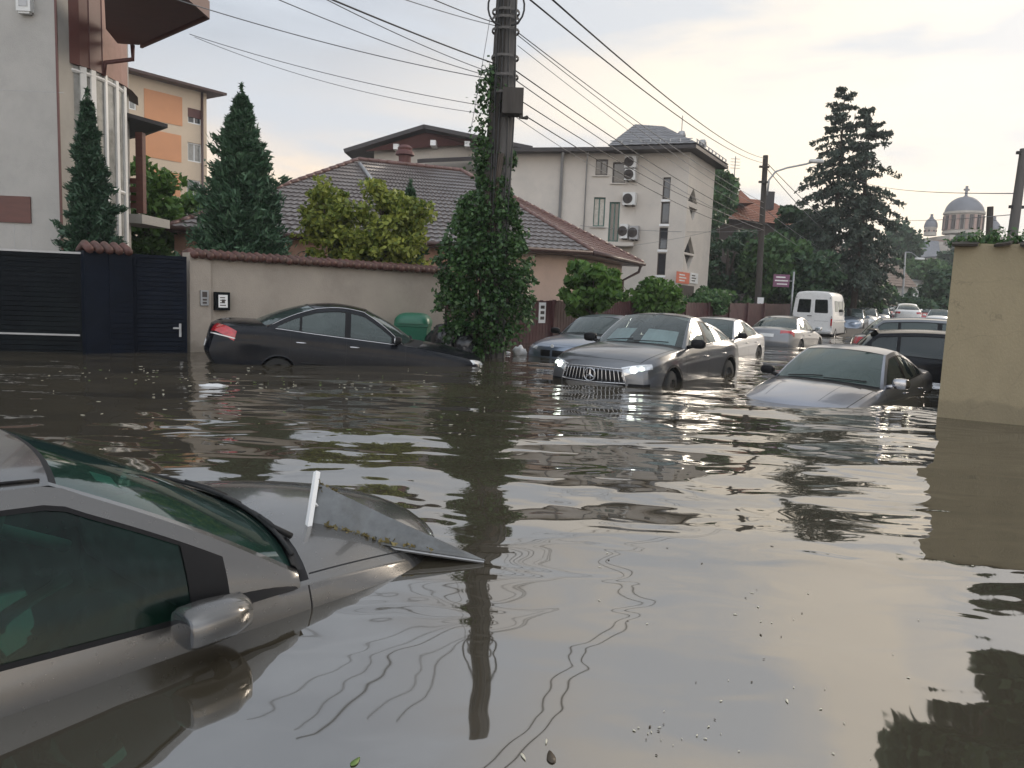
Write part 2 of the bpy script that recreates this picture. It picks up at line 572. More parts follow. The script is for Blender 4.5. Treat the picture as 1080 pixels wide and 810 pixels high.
        def roof(u, s):
            a, b = PW(1, s), PR(1, s)
            p = a.lerp(b, u); sn = math.sin(PI * u)
            p.y *= 1 + bow * sn
            # height: smooth hump, lower along the rails
            ze = lerp(PW(1, 1).z, PR(1, 1).z, u) + arch * .85 * sn
            zc = lerp(PW(1, 0).z, PR(1, 0).z, u) + arch * sn
            p.z = ze + (zc - ze) * (1 - abs(s) ** 2.4)
            return p
        self.PW, self.PR, self.roof = PW, PR, roof
        ss = [-1, -.975, -.95, -.92] + list(np.linspace(-.85, .85, 13)) + [.92, .95, .975, 1]
        vv = [0, .03, .06] + list(np.linspace(.13, .9, 9)) + [.95, .975, 1]
        self.ss, self.vv = ss, vv
        frame = MB(); shell = MB()
        for P, nm, key in ((PW, 'windscreen', 0), (PR, 'rear_window', 1)):
            rows = [[P(v, s) for s in ss] for v in vv]
            def slot(i, j):
                sm = abs(ss[j] + ss[j + 1]) / 2; vm = (vv[i] + vv[i + 1]) / 2
                if sm > .95: return 0
                if sm > .935 or vm < .03 or vm > .975: return 1
                return None
            shell.grid(rows, slotf=slot, flip=key == 0)
            gl = MB()
            gl.grid([[p for p in r] for r in rows], slotf=lambda i, j: 0 if slot(i, j) is None else None, flip=key == 0)
            g = gl.build(nm, S.get('glass_' + nm, S.get('glass', M['glass'])), self.root, smooth=True, merge=True)
        us = np.linspace(0, 1, 16)
        rs = [-1, -.985, -.95, -.9] + list(np.linspace(-.8, .8, 9)) + [.9, .95, .985, 1]
        shell.grid([[roof(u, s) for s in rs] for u in us], slotf=lambda i, j: S.get('roof_slot', 0) if abs(rs[j]) < .93 and 0 < i < 14 else 0)
        # sides
        for sy in (1, -1):
            rail = [PW(v, sy) for v in np.linspace(0, 1, 14)] + [roof(u, sy) for u in np.linspace(0.05, .95, 16)] + [PR(v, sy) for v in np.linspace(1, 0, 14)]
            fz = pchip([(p.x, p.z) for p in rail]); fy = pchip([(p.x, abs(p.y)) for p in rail])
            x1, x0 = rail[0].x, rail[-1].x
            cols = set(np.round(np.linspace(x0, x1, 42 if self.detail > 1 else 24), 4))
            for a, b, *_ in S['wins']: cols |= {a, b}
            cols = sorted(cols)
            lo, hi, rub = S.get('win_lo', .018), S.get('win_hi', .055), .016
            def pt(x, q):
                zb, yb = belt(x), beltw(x); zt, yt = fz(x), fy(x)
                bul = .018 * math.sin(PI * q) * min(1, max(0, (zt - zb) / .3))
                return Vector((x, sy * (yb + (yt - yb) * q + bul), zb + (zt - zb) * q))
            self.side_pt = pt
            NB = 5
            Q = []
            for x in cols:
                h = max(fz(x) - belt(x), .001)
                ql = min(lo / h, .3); q2 = max(1 - hi / h, ql); q1 = max(q2 - rub / h, ql)
                Q.append([0, ql] + [lerp(ql, q1, k / NB) for k in range(1, NB)] + [q1, q2, 1])
            wins = {}
            for i in range(len(cols) - 1):
                xm = (cols[i] + cols[i + 1]) / 2
                w = next((k for k, a in enumerate(S['wins']) if a[1] < xm < a[0]), None)
                for b in range(len(Q[0]) - 1):
                    q = [pt(cols[i], Q[i][b]), pt(cols[i + 1], Q[i + 1][b]), pt(cols[i + 1], Q[i + 1][b + 1]), pt(cols[i], Q[i][b + 1])]
                    inside = S['wins'][0][0] + .12 > xm > S['wins'][-1][1]
                    if sy > 0: q = q[::-1]
                    if b == 0: shell.add(q, [(0, 1, 2, 3)], 1 if inside else 0)
                    elif b <= NB:
                        if w is not None:
                            wins.setdefault(w, MB()).add([p - Vector((0, sy * .006, 0)) for p in q], [(0, 1, 2, 3)], 0)
                        else: shell.add(q, [(0, 1, 2, 3)], 1 if inside else 0)
                    elif b == NB + 1: shell.add(q, [(0, 1, 2, 3)], 1 if inside else 0)
                    else: shell.add(q, [(0, 1, 2, 3)], 0)
            for w, mb in wins.items():
                gm = S['wins'][w][2] if len(S['wins'][w]) > 2 else S.get('glass', M['glass'])
                mb.build('side_window', gm, self.root, smooth=True, merge=True)
        r = shell.build('roof', [self.paint, M['black_trim'], M['glass_dark']], self.root, smooth=True, merge=True, sharp=38)
        self.parts['roof'] = r
        # inside
        zb = belt(0)
        xd = W[2] - .05
        if self.detail > 0:
            mb = MB()
            mb.rounded((xd + .02, 0, zb - .12), (.62, 1.42, .3), n=4)
            mb.build('dashboard', M['interior'], self.root, smooth=True)
            mb = MB()
            for x in S.get('seats', (xd - 1.0,)):
                for y in (.37, -.37):
                    mb.rounded((x + .25, y, .42), (.55, .5, .22), n=3)
                    Mx = Matrix.Rotation(-.3, 3, 'Y')
                    mb.rounded((x - .06, y, .72), (.2, .48, .62), n=4, M=Mx)
                    mb.rounded((x - .15, y, zb + .23), (.11, .26, .2), n=3, M=Mx)
            mb.build('seat', S.get('seat_mat', M['interior']), self.root, smooth=True)
            mb = MB()
            xrs = S.get('bench', PR(0, 0).x + .75)
            mb.rounded((xrs, 0, .62), (.28, 1.25, .6), n=4, M=Matrix.Rotation(-.35, 3, 'Y'))
            for y in (.38, -.38): mb.rounded((xrs - .12, y, zb + .08), (.1, .28, .17), n=3)
            mb.build('rear_bench', M['interior'], self.root, smooth=True)
            mb = MB()
            c = Vector((xd - S.get('wheel_back', .38), .37, zb + S.get('wheel_up', -.02))); Mw = Matrix.Rotation(-1.15, 3, 'Y')
            pts = [c + Mw @ Vector((.19 * math.cos(t), .19 * math.sin(t), 0)) for t in np.linspace(0, 2 * PI, 25)]
            mb.tube(pts, .016, 8)
            for t in (0.2, PI - .2, -PI / 2):
                mb.tube([c, c + Mw @ Vector((.19 * math.sin(t) * -1, .19 * math.cos(t), 0))], .018, 6)
            mb.rounded(c, (.1, .14, .05), n=3, M=Mw)
            mb.tube([c, c + Vector((.35, 0, -.18))], .03, 6)
            mb.build('steering_wheel', S.get('wheel_mat', M['interior']), self.root, smooth=True)

    # ---- wheels
    def running_gear(self):
        S = self.S; R = S['R']
        y = pchip(S['maxw'])
        for xa, fr in ((S['xfa'], 1), (S['xra'], 0)):
            for sy in (1, -1):
                w = .22; yo = sy * (y(xa) - .02 - w / 2)
                st = S.get('steer', 0) if fr else 0
                Rm = Matrix.Rotation(st, 3, 'Z')
                mb = MB()
                pr = [(R * .62, -w / 2), (R * .9, -w / 2), (R * .97, -w / 2 + .02), (R, -w / 2 + .05), (R, w / 2 - .05), (R * .97, w / 2 - .02), (R * .9, w / 2), (R * .62, w / 2)]
                mb.lathe(pr, (0, 0, 0), 'Y', 32, M=Rm)
                t = mb.build('wheel', M['tyre'], self.root, smooth=True, sharp=40)
                t.location = (xa, yo, R)
                mb = MB(); o = -sy * 1.0
                # dish and ten spokes
                f = (w / 2 - .015)
                mb.lathe([(R * .66, -f), (R * .64, -f), (R * .6, f * .2), (R * .55, f * .2)] if sy > 0 else [(R * .66, f), (R * .64, f), (R * .6, -f * .2), (R * .55, -f * .2)], (0, 0, 0), 'Y', 32, M=Rm)
                hub = sy * (f - .02)
                mb.lathe([(.0, -hub), (R * .17, -hub), (R * .2, -hub + sy * .03)], (0, 0, 0), 'Y', 16, M=Rm)
                for k in range(10):
                    a = 2 * PI * k / 10
                    d = Vector((math.cos(a), 0, math.sin(a))); n = Vector((-math.sin(a), 0, math.cos(a)))
                    p = [d * R * .14 - n * .022, d * R * .14 + n * .022, d * R * .64 + n * .016, d * R * .64 - n * .016]
                    q = [Rm @ (v + Vector((0, hub, 0))) for v in p] + [Rm @ (v + Vector((0, hub - sy * .03, 0))) for v in p]
                    mb.add(q, [(0, 1, 2, 3), (4, 7, 6, 5), (0, 4, 5, 1), (2, 6, 7, 3), (1, 5, 6, 2), (3, 7, 4, 0)])
                r = mb.build('rim', S.get('rim', M['alloy']), t)
                mb = MB(); mb.lathe([(0, -.0), (R * .62, 0)], (0, sy * .0, 0), 'Y', 20, M=Rm)
                mb.build('brake_disc', M['black_trim'], t)

    # ---- things laid on the shell
    def snap(self, p, off=.004, extra=None):
        hit = self.bvh.find_nearest(Vector(p))
        q, n = hit[0], hit[1]
        return q + n * off
    def patch(self, name, corners, m, nu=8, nv=5, off=.006, both=False, parent=None, label=None):
        out = []
        for sy in ((1, -1) if both else (1,)):
            c = [Vector((a, sy * b, z)) for a, b, z in corners]
            G = quad_grid(*c, nu, nv)
            dn = Vector((0, 0, 0))
            for q in c: dn += self.bvh.find_nearest(q)[1]
            dn.normalize()
            def cast(p, o):
                h = self.bvh.ray_cast(p + dn * .4, -dn, 1.0)
                return (h[0] + dn * o) if h[0] is not None else self.snap(p, o)
            top = [[cast(p, off) for p in r] for r in G]
            mb = MB(); mb.grid(top)
            low = [[cast(p, -.012) for p in r] for r in G]
            ring = [(0, j) for j in range(nu + 1)] + [(i, nu) for i in range(1, nv + 1)] + [(nv, j) for j in range(nu - 1, -1, -1)] + [(i, 0) for i in range(nv - 1, 0, -1)]
            for a, b in zip(ring, ring[1:] + ring[:1]):
                mb.quad(top[a[0]][a[1]], low[a[0]][a[1]], low[b[0]][b[1]], top[b[0]][b[1]])
            o = mb.build(name, m, parent or self.root, smooth=True, merge=True, sharp=45)
            if label: o['label'] = label
            out.append(o)
        return out
    def strip(self, name, pts, w, m, off=.005, both=False, up=(0, 0, 1), n=20, parent=None):
        """a thin band following the shell through points"""
        for sy in ((1, -1) if both else (1,)):
            P = [Vector((a, sy * b, z)) for a, b, z in pts]
            fx = []
            for i in range(n + 1):
                t = i / n * (len(P) - 1); k = min(int(t), len(P) - 2)
                fx.append(P[k].lerp(P[k + 1], t - k))
            u = Vector(up) * (w / 2)
            mb = MB()
            mb.grid([[self.snap(p - u, -.004) for p in fx], [self.snap(p - u * .8, off) for p in fx], [self.snap(p + u * .8, off) for p in fx], [self.snap(p + u, -.004) for p in fx]])
            mb.build(name, m, parent or self.root, smooth=True)
    def handles(self, xs, z, m=None, doors=None):
        for k, x in enumerate(xs):
            for sy, lf in ((1, 'l'), (-1, 'r')):
                mb = MB()
                q = self.snap((x, sy * 1.0, z), .0)
                pts = [q + Vector((dx, sy * dy, 0)) for dx, dy in ((-.09, -.005), (-.075, .022), (-.03, .03), (.03, .03), (.075, .022), (.09, -.005))]
                mb.tube(pts, [.008, .012, .013, .013, .012, .008], 8)
                d = self.parts.get('door%d%s' % (k, lf), self.root)
                mb.build('handle', m or self.paint, d, smooth=True)
    def mirrors(self, x, m=None, size=(.16, .24, .15), dy=.16, dz=.07, sides=(1, -1)):
        for sy in sides:
            q = Vector((x, sy * (self.beltw(x) + .0), self.belt(x) + .02))
            mb = MB()
            c = q + Vector((0, sy * dy, dz))
            mb.rounded(c, size, n=6, p=3.0, M=Matrix.Rotation(sy * .12, 3, 'Z'))
            mb.tube([q + Vector((.02, -sy * .03, 0)), q + Vector((.03, sy * .05, .02)), c + Vector((.01, -sy * .05, -.03))], [.035, .03, .03], 8)
            o = mb.build('side_mirror', m or self.paint, self.root, smooth=True)
            mb = MB()
            mb.rounded(c + Vector((-size[0] * .47, 0, 0)), (.02, size[1] * .82, size[2] * .78), n=4, p=3.5, M=Matrix.Rotation(sy * .12, 3, 'Z'))
            mb.build('mirror_glass', M['mirror'], o, smooth=True)
    def wipers(self):
        for y0, y1 in ((.05, .62), (-.55, .02)):
            pts = []
            for t in np.linspace(0, 1, 8):
                s = lerp(y0, y1, t) / self.beltw(self.S['wind'][2])
                p = self.PW(.045 + .05 * t, s); pts.append(p + Vector((.008, 0, .014)))
            mb = MB(); mb.tube(pts, .009, 6); 
            mb.build('wiper', M['rubber'], self.root, smooth=True)
    def place(self, loc, heading, pitch=0.0, roll=0.0):
        """heading: plan angle of the nose (degrees from +X), pitch nose-down, roll left side down"""
        R = Matrix.Rotation(math.radians(heading), 4, 'Z') @ Matrix.Rotation(math.radians(pitch), 4, 'Y') @ Matrix.Rotation(math.radians(roll), 4, 'X')
        self.root.matrix_world = Matrix.Translation(Vector(loc)) @ R
        self.root.location = loc; self.root.rotation_euler = R.to_euler()
        self.MW = Matrix.Translation(Vector(loc)) @ R
        return self
    def px(self, p):
        return project(self.MW @ Vector(p))

def sedan_spec(**kw):
    S = dict(xf=2.36, xr=-2.40, xfa=1.40, xra=-1.36, R=.325, sill=.22,
        belt=[(-2.40, .93), (-2.1, .97), (-1.6, .985), (-.9, .965), (0, .93), (.75, .905), (1.2, .855), (1.7, .775), (2.15, .68), (2.36, .60)],
        beltw=[(-2.40, .66), (-2.25, .72), (-1.9, .775), (-1.2, .815), (-.3, .835), (.5, .83), (1.2, .81), (1.8, .77), (2.2, .70), (2.36, .62)],
        maxw=[(-2.40, .74), (-2.25, .815), (-1.9, .875), (-1.4, .905), (0, .905), (1.3, .905), (1.8, .885), (2.2, .81), (2.36, .70)],
        ztop=[(-2.40, .95), (-2.3, 1.0), (-2.0, 1.055), (-1.5, 1.07), (-.5, 1.0), (.75, .985), (1.1, .97), (1.6, .90), (2.1, .79), (2.36, .66)],
        k=[(-2.40, -.12), (-1.7, -.05), (-.5, 0), (.6, .2), (1.2, .3), (1.9, .24), (2.36, .2)],
        doors=(.78, -.32, -1.22), hood=(.98, 2.24), boot=(-1.86, -2.36), cab=(.62, -1.55),
        wind=(1.08, .985, .74, .20, 1.40, .10, .60, 1.355, .02),
        rear=(-1.82, 1.045, -1.55, -.95, 1.375, -.86, .57, 1.33, .02),
        roof=(.055, .03), wins=[(.52, -.27), (-.36, -1.08), (-1.12, -1.3)])
    S.update(kw)
    return S
# ------------------------------------------------------------------ building helpers
def bw(mb, name, m, parent, **kw):
    """build a mesh given in world coordinates under a thing standing somewhere"""
    r = parent
    while r.parent is not None: r = r.parent
    b = r.location
    mb.v = [(p[0] - b[0], p[1] - b[1], p[2] - b[2]) for p in mb.v]
    return mb.build(name, m, parent, **kw)

class Facade:
    """a vertical wall between two plan points, normal towards the viewer"""
    def __init__(self, a, b):
        self.a = Vector((a[0], a[1], 0)); self.b = Vector((b[0], b[1], 0))
        self.u = (self.b - self.a); self.len = self.u.length; self.u.normalize()
        self.n = Vector((self.u.y, -self.u.x, 0))
        if self.n.dot(self.a) > 0: self.n = -self.n
    def uz(self, px, py):
        d = direction(px, py)
        t = (self.a - EYE).dot(self.n) / d.dot(self.n)
        p = EYE + d * t
        return (p - self.a).dot(self.u), p.z
    def rect(self, x0, y0, x1, y1):
        xm, ym = (x0 + x1) / 2, (y0 + y1) / 2
        return self.uz(x0, ym)[0], self.uz(x1, ym)[0], self.uz(xm, y1)[1], self.uz(xm, y0)[1]
    def P(self, u, z, d=0.0):
        p = self.a + self.u * u + self.n * d
        return Vector((p.x, p.y, z))
    def box(self, mb, u0, u1, z0, z1, d0, d1, slot=0):
        v = [self.P(u, z, d) for d in (d0, d1) for z in (z0, z1) for u in (u0, u1)]
        mb.add(v, [(0, 2, 3, 1), (4, 5, 7, 6), (0, 1, 5, 4), (2, 6, 7, 3), (0, 4, 6, 2), (1, 3, 7, 5)], slot)
    def wall(self, mb, z0, z1, holes=(), depth=.14, slot=0, u0=0.0, u1=None):
        u1 = self.len if u1 is None else u1
        us = sorted({u0, u1} | {h[0] for h in holes} | {h[1] for h in holes})
        zs = sorted({z0, z1} | {h[2] for h in holes} | {h[3] for h in holes})
        for i in range(len(us) - 1):
            for j in range(len(zs) - 1):
                um, zm = (us[i] + us[i + 1]) / 2, (zs[j] + zs[j + 1]) / 2
                if any(h[0] < um < h[1] and h[2] < zm < h[3] for h in holes): continue
                mb.quad(self.P(us[i], zs[j]), self.P(us[i + 1], zs[j]), self.P(us[i + 1], zs[j + 1]), self.P(us[i], zs[j + 1]), slot)
        for a, b, c, d in holes:
            for (ua, za), (ub, zb) in (((a, c), (b, c)), ((b, c), (b, d)), ((b, d), (a, d)), ((a, d), (a, c))):
                mb.quad(self.P(ua, za), self.P(ub, zb), self.P(ub, zb, -depth), self.P(ua, za, -depth), slot)
    def window(self, h, parent, frame_m, pane_m, depth=.1, fw=.06, mull=1, trans=0, sill=None, name='window'):
        a, b, c, d = h
        mb = MB()
        for q in ((a, a + fw, c, d), (b - fw, b, c, d), (a + fw, b - fw, c, c + fw), (a + fw, b - fw, d - fw, d)):
            self.box(mb, *q, -depth - .05, -depth + .01)
        for k in range(1, mull + 1):
            u = lerp(a, b, k / (mull + 1)); self.box(mb, u - fw * .4, u + fw * .4, c + fw, d - fw, -depth - .048, -depth + .006)
        for k in range(1, trans + 1):
            z = lerp(c, d, k / (trans + 1)); self.box(mb, a + fw, b - fw, z - fw * .3, z + fw * .3, -depth - .046, -depth + .004)
        w = bw(mb, name, frame_m, parent)
        mb = MB(); mb.quad(self.P(a + .01, c + .01, -depth - .03), self.P(b - .01, c + .01, -depth - .03), self.P(b - .01, d - .01, -depth - .03), self.P(a + .01, d - .01, -depth - .03))
        bw(mb, 'pane', pane_m, w)
        if sill is not None:
            mb = MB(); self.box(mb, a - .08, b + .08, c - .06, c, .002, .09); bw(mb, 'sill', sill, w)
        return w

def xy(p): return (p[0], p[1])
def pl(px, D): 
    p = at(px, 300, D); return (p.x, p.y)

def tile_mat(name, color, mortar, size, vary=.2, squash=.5, rough=.55, metal=0.0):
    m = bpy.data.materials.new(name)
    nt, N, L = nodes_of(m); b = N['Principled BSDF']
    b.inputs['Roughness'].default_value = rough; b.inputs['Metallic'].default_value = metal
    tc = N.new('ShaderNodeTexCoord')
    br = N.new('ShaderNodeTexBrick')
    br.inputs['Scale'].default_value = 1.0
    br.inputs['Brick Width'].default_value = size[0]; br.inputs['Row Height'].default_value = size[1]
    br.inputs['Mortar Size'].default_value = size[2]
    br.inputs['Color1'].default_value = rgb([c * (1 - vary) for c in color]); br.inputs['Color2'].default_value = rgb([c * (1 + vary) for c in color])
    br.inputs['Mortar'].default_value = rgb(mortar)
    L.new(tc.outputs['UV'], br.inputs['Vector'])
    n = N.new('ShaderNodeTexNoise'); n.inputs['Scale'].default_value = .9; n.inputs['Detail'].default_value = 7
    L.new(tc.outputs['Object'], n.inputs['Vector'])
    mx = N.new('ShaderNodeMixRGB'); mx.blend_type = 'MULTIPLY'; mx.inputs['Fac'].default_value = .7
    r = N.new('ShaderNodeValToRGB'); r.color_ramp.elements[0].position = .3; r.color_ramp.elements[0].color = (.6, .6, .6, 1)
    r.color_ramp.elements[1].position = .7; r.color_ramp.elements[1].color = (1.15, 1.15, 1.15, 1)
    L.new(n.outputs['Fac'], r.inputs['Fac']); L.new(br.outputs['Color'], mx.inputs['Color1']); L.new(r.outputs['Color'], mx.inputs['Color2'])
    L.new(mx.outputs['Color'], b.inputs['Base Color'])
    bp = N.new('ShaderNodeBump'); bp.inputs['Strength'].default_value = .7; bp.inputs['Distance'].default_value = .04
    L.new(br.outputs['Fac'], bp.inputs['Height']); bp.invert = True
    L.new(bp.outputs['Normal'], b.inputs['Normal'])
    return m

def tiled_plane(mb, P, step=.34, col=.24, lift=.03, slot=0):
    """a roof plane of pressed tiles: stepped rows with a wavy section. P: eave-left, eave-right, top-right, top-left"""
    a, b, c, d = map(Vector, P)
    n = (b - a).cross(d - a)
    if n.length < 1e-6: n = (b - a).cross(c - a)
    n.normalize()
    if n.z < 0: n = -n
    rows = max(2, int(max((d - a).length, (c - b).length) / step))
    w = max((b - a).length, (c - d).length); cols = max(6, int(w / col) * 4)
    for i in range(rows):
        v0, v1 = i / rows, (i + 1) / rows
        l0, l1 = a.lerp(d, v0), a.lerp(d, v1); r0, r1 = b.lerp(c, v0), b.lerp(c, v1)
        row = [[], [], []]
        span0 = (r0 - l0).length; span1 = (r1 - l1).length
        for j in range(cols + 1):
            t = j / cols
            h = lift * .55 * math.sin(2 * PI * (t * w / col))
            p0, p1 = l0.lerp(r0, t), l1.lerp(r1, t)
            row[0].append(p0 + n * (lift * .0 - .01)); row[1].append(p0 + n * (lift * 1.3 + h)); row[2].append(p1 + n * (h * .9 + .002))
        mb.grid(row, slot)

# ------------------------------------------------------------------ materials of the place
M['stucco_grey'] = mat('grey_render', (0.385, 0.37, 0.345), 0.85, var=.07, scale=1.3, bump=.01, bscale=60, stain=(.25, .245, .235), stain_amt=.35)
M['stucco_white'] = mat('white_render', (0.55, 0.505, 0.45), 0.85, var=.06, scale=.8, bump=.01, bscale=50, stain=(.36, .35, .33), stain_amt=.4, stain_scale=.7)
M['stucco_salmon'] = mat('salmon_render', (0.50, 0.30, 0.22), 0.85, var=.08, scale=.8, bump=.01, bscale=50, stain=(.36, .22, .17), stain_amt=.4)
M['stucco_peach'] = mat('peach_render', (0.58, 0.42, 0.33), 0.85, var=.08, scale=.8, bump=.01, bscale=50, stain=(.40, .30, .25), stain_amt=.4)
M['stucco_cream'] = mat('cream_render', (0.60, 0.485, 0.36), 0.85, var=.06, scale=.4)
M['panel_orange'] = mat('orange_render', (0.60, 0.29, 0.15), 0.85, var=.08, scale=.4)
M['wall_beige'] = mat('beige_wall', (0.36, 0.315, 0.265), 0.9, var=.1, scale=1.2, bump=.012, bscale=45, stain=(.22, .19, .16), stain_amt=.5, stain_scale=.9)
M['wall_ochre'] = mat('ochre_wall', (0.30, 0.25, 0.16), 0.9, var=.09, scale=1.4, bump=.01, bscale=50, stain=(.22, .185, .12), stain_amt=.5, stain_scale=1.1, stretch=(1, 1, .5))
M['brown_wood'] = mat('brown_cladding', (0.10, 0.035, 0.025), 0.5, var=.2, scale=2.0, stretch=(1, 1, 6))
M['brown_panel'] = mat('brown_panel', (0.105, 0.037, 0.03), 0.5, var=.15, scale=1.5)
M['lit_panel'] = mat('pink_lit_panel', (0.31, 0.175, 0.14), 0.6, var=.12, scale=6)  # paler pink holds the light falling on the bay's right end
M['soffit'] = mat('brown_soffit', (0.10, 0.035, 0.03), 0.6, var=.2, stretch=(1, 8, 1))
M['white_frame'] = mat('white_frame', (0.75, 0.75, 0.74), 0.35, var=.05)
M['dark_frame'] = mat('dark_frame', (0.05, 0.04, 0.035), 0.5, var=.2)
M['green_frame'] = mat('green_frame', (0.05, 0.12, 0.10), 0.5, var=.2)
M['pane'] = mat('window_pane', (0.03, 0.035, 0.04), 0.05, var=.3, spec=.9)
M['pane_light'] = mat('curtained_pane', (0.28, 0.28, 0.26), 0.08, var=.3, scale=4, spec=.9)
M['gate_navy'] = mat('navy_slats', (0.005, 0.008, 0.015), 0.55, var=.35, scale=2.5, stain=(.012, .014, .018), stain_amt=.4, spec=.08)
M['gate_black'] = mat('black_slats', (0.004, 0.006, 0.008), 0.55, var=.3, scale=2.5, stain=(.010, .014, .013), stain_amt=.4, spec=.08)
M['coping'] = tile_mat('coping_tiles', (0.17, 0.065, 0.05), (.05, .02, .018), (.3, .2, .01))
M['coping_plain'] = mat('red_coping_tile', (0.095, 0.04, 0.032), 0.6, var=.35, scale=5, stain=(.08, .07, .05), stain_amt=.7, stain_scale=4)
M['roof_mauve'] = mat('mauve_metal_tile', (0.165, 0.147, 0.14), 0.32, var=.16, scale=1.5, spec=.6, stain=(.09, .065, .065), stain_amt=.5)
M['roof_brown'] = mat('brown_metal_tile', (0.15, 0.08, 0.066), 0.4, var=.2, scale=1.5)
M['roof_grey'] = mat('grey_slate', (0.20, 0.20, 0.21), 0.5, var=.2, scale=3.0, stain=(.12, .12, .12), stain_amt=.6)
M['roof_orange'] = mat('orange_tile', (0.27, 0.115, 0.07), 0.75, var=.2, scale=2)
M['roof_dark'] = mat('dark_roof_edge', (0.035, 0.03, 0.03), 0.55, var=.2)
M['gutter'] = mat('grey_gutter', (0.34, 0.34, 0.34), 0.4, .4, var=.12)
M['gutter_brown'] = mat('brown_gutter', (0.06, 0.03, 0.025), 0.45, var=.2)
M['ac_white'] = mat('appliance_white', (0.62, 0.62, 0.60), 0.5, var=.06)
M['fence_brown'] = mat('brown_fence', (0.075, 0.03, 0.03), 0.55, var=.3, scale=3, stain=(.03, .02, .02), stain_amt=.6)
M['concrete'] = mat('pole_concrete', (0.11, 0.103, 0.097), 0.9, var=.18, scale=3, bump=.01, bscale=35, stain=(.08, .075, .07), stain_amt=.7, stretch=(1, 1, .25))
M['wood_pole'] = mat('weathered_pole', (0.055, 0.048, 0.042), 0.9, var=.3, scale=5, bump=.012, bscale=30, stretch=(1, 1, .12))
M['cable'] = mat('black_cable', (0.02, 0.02, 0.02), 0.6, var=.2)
M['cable_grey'] = mat('grey_cable', (0.16, 0.16, 0.165), 0.6, var=.2)
M['metal_grey'] = mat('grey_metal', (0.33, 0.34, 0.35), 0.4, .6, var=.15)
M['plastic_green'] = mat('green_plastic', (0.015, 0.12, 0.068), 0.4, var=.15)
M['bag_black'] = mat('black_bin_bag', (0.012, 0.012, 0.014), 0.22, var=.3, bump=.03, bscale=14, spec=.7)
M['bag_white'] = mat('white_bag', (0.62, 0.62, 0.62), 0.4, var=.1, bump=.02, bscale=18)
M['stone_church'] = mat('church_stone', (0.42, 0.385, 0.34), 0.85, var=.08, scale=.3)
M['brick_church'] = mat('church_brick', (0.36, 0.25, 0.21), 0.85, var=.12, scale=.4)
M['dome_grey'] = mat('dome_lead', (0.17, 0.175, 0.19), 0.5, .3, var=.12, scale=.6)
M['sign_orange'] = mat('orange_board', (0.60, 0.16, 0.09), 0.5)
M['sign_white'] = mat('white_board', (0.72, 0.72, 0.70), 0.5)
M['sign_purple'] = mat('purple_board', (0.17, 0.06, 0.12), 0.5)
M['mud'] = mat('flooded_asphalt', (0.06, 0.052, 0.042), 0.8, var=.3, scale=.6, bump=.02, bscale=12)

def damp(m, z, dark=(.09, .078, .055), amt=.3):
    nt, N, L = nodes_of(m); b = N['Principled BSDF']
    src = b.inputs['Base Color'].links[0].from_socket
    tc = N.new('ShaderNodeTexCoord'); sp = N.new('ShaderNodeSeparateXYZ'); L.new(tc.outputs['Object'], sp.inputs[0])
    n = N.new('ShaderNodeTexNoise'); n.inputs['Scale'].default_value = 3.0; n.inputs['Detail'].default_value = 8
    L.new(tc.outputs['Object'], n.inputs['Vector'])
    a = N.new('ShaderNodeMath'); a.operation = 'MULTIPLY_ADD'; a.inputs[1].default_value = -.5; L.new(n.outputs['Fac'], a.inputs[0]); L.new(sp.outputs['Z'], a.inputs[2])
    mr = N.new('ShaderNodeMapRange'); mr.interpolation_type = 'SMOOTHSTEP'
    mr.inputs['From Min'].default_value = z - .25 + .06; mr.inputs['From Max'].default_value = z - .25 - .03; mr.inputs['To Max'].default_value = amt
    L.new(a.outputs[0], mr.inputs['Value'])
    mx = N.new('ShaderNodeMixRGB'); mx.inputs['Color2'].default_value = rgb(dark)
    L.new(mr.outputs[0], mx.inputs['Fac']); L.new(src, mx.inputs['Color1']); L.new(mx.outputs['Color'], b.inputs['Base Color'])
damp(M['wall_ochre'], .20); damp(M['wall_beige'], .16)
# hairline cracks in the ochre wall
def cracks(m, dark=(.07, .06, .04)):
    nt, N, L = nodes_of(m); b = N['Principled BSDF']
    src = b.inputs['Base Color'].links[0].from_socket
    tc = N.new('ShaderNodeTexCoord')
    n = N.new('ShaderNodeTexNoise'); n.inputs['Scale'].default_value = 2.2; n.inputs['Detail'].default_value = 6
    ad = N.new('ShaderNodeVectorMath'); ad.operation = 'MULTIPLY_ADD'; ad.inputs[1].default_value = (.5, .5, .5)
    L.new(tc.outputs['Object'], n.inputs['Vector']); L.new(n.outputs['Color'], ad.inputs[0]); L.new(tc.outputs['Object'], ad.inputs[2])
    v = N.new('ShaderNodeTexVoronoi'); v.feature = 'DISTANCE_TO_EDGE'; v.inputs['Scale'].default_value = .9; L.new(ad.outputs[0], v.inputs['Vector'])
    r = N.new('ShaderNodeMapRange'); r.inputs['From Min'].default_value = .004; r.inputs['From Max'].default_value = .0; r.inputs['To Max'].default_value = .3; L.new(v.outputs['Distance'], r.inputs['Value'])
    mx = N.new('ShaderNodeMixRGB'); mx.inputs['Color2'].default_value = rgb(dark)
    L.new(r.outputs[0], mx.inputs['Fac']); L.new(src, mx.inputs['Color1']); L.new(mx.outputs['Color'], b.inputs['Base Color'])
cracks(M['wall_ochre'])

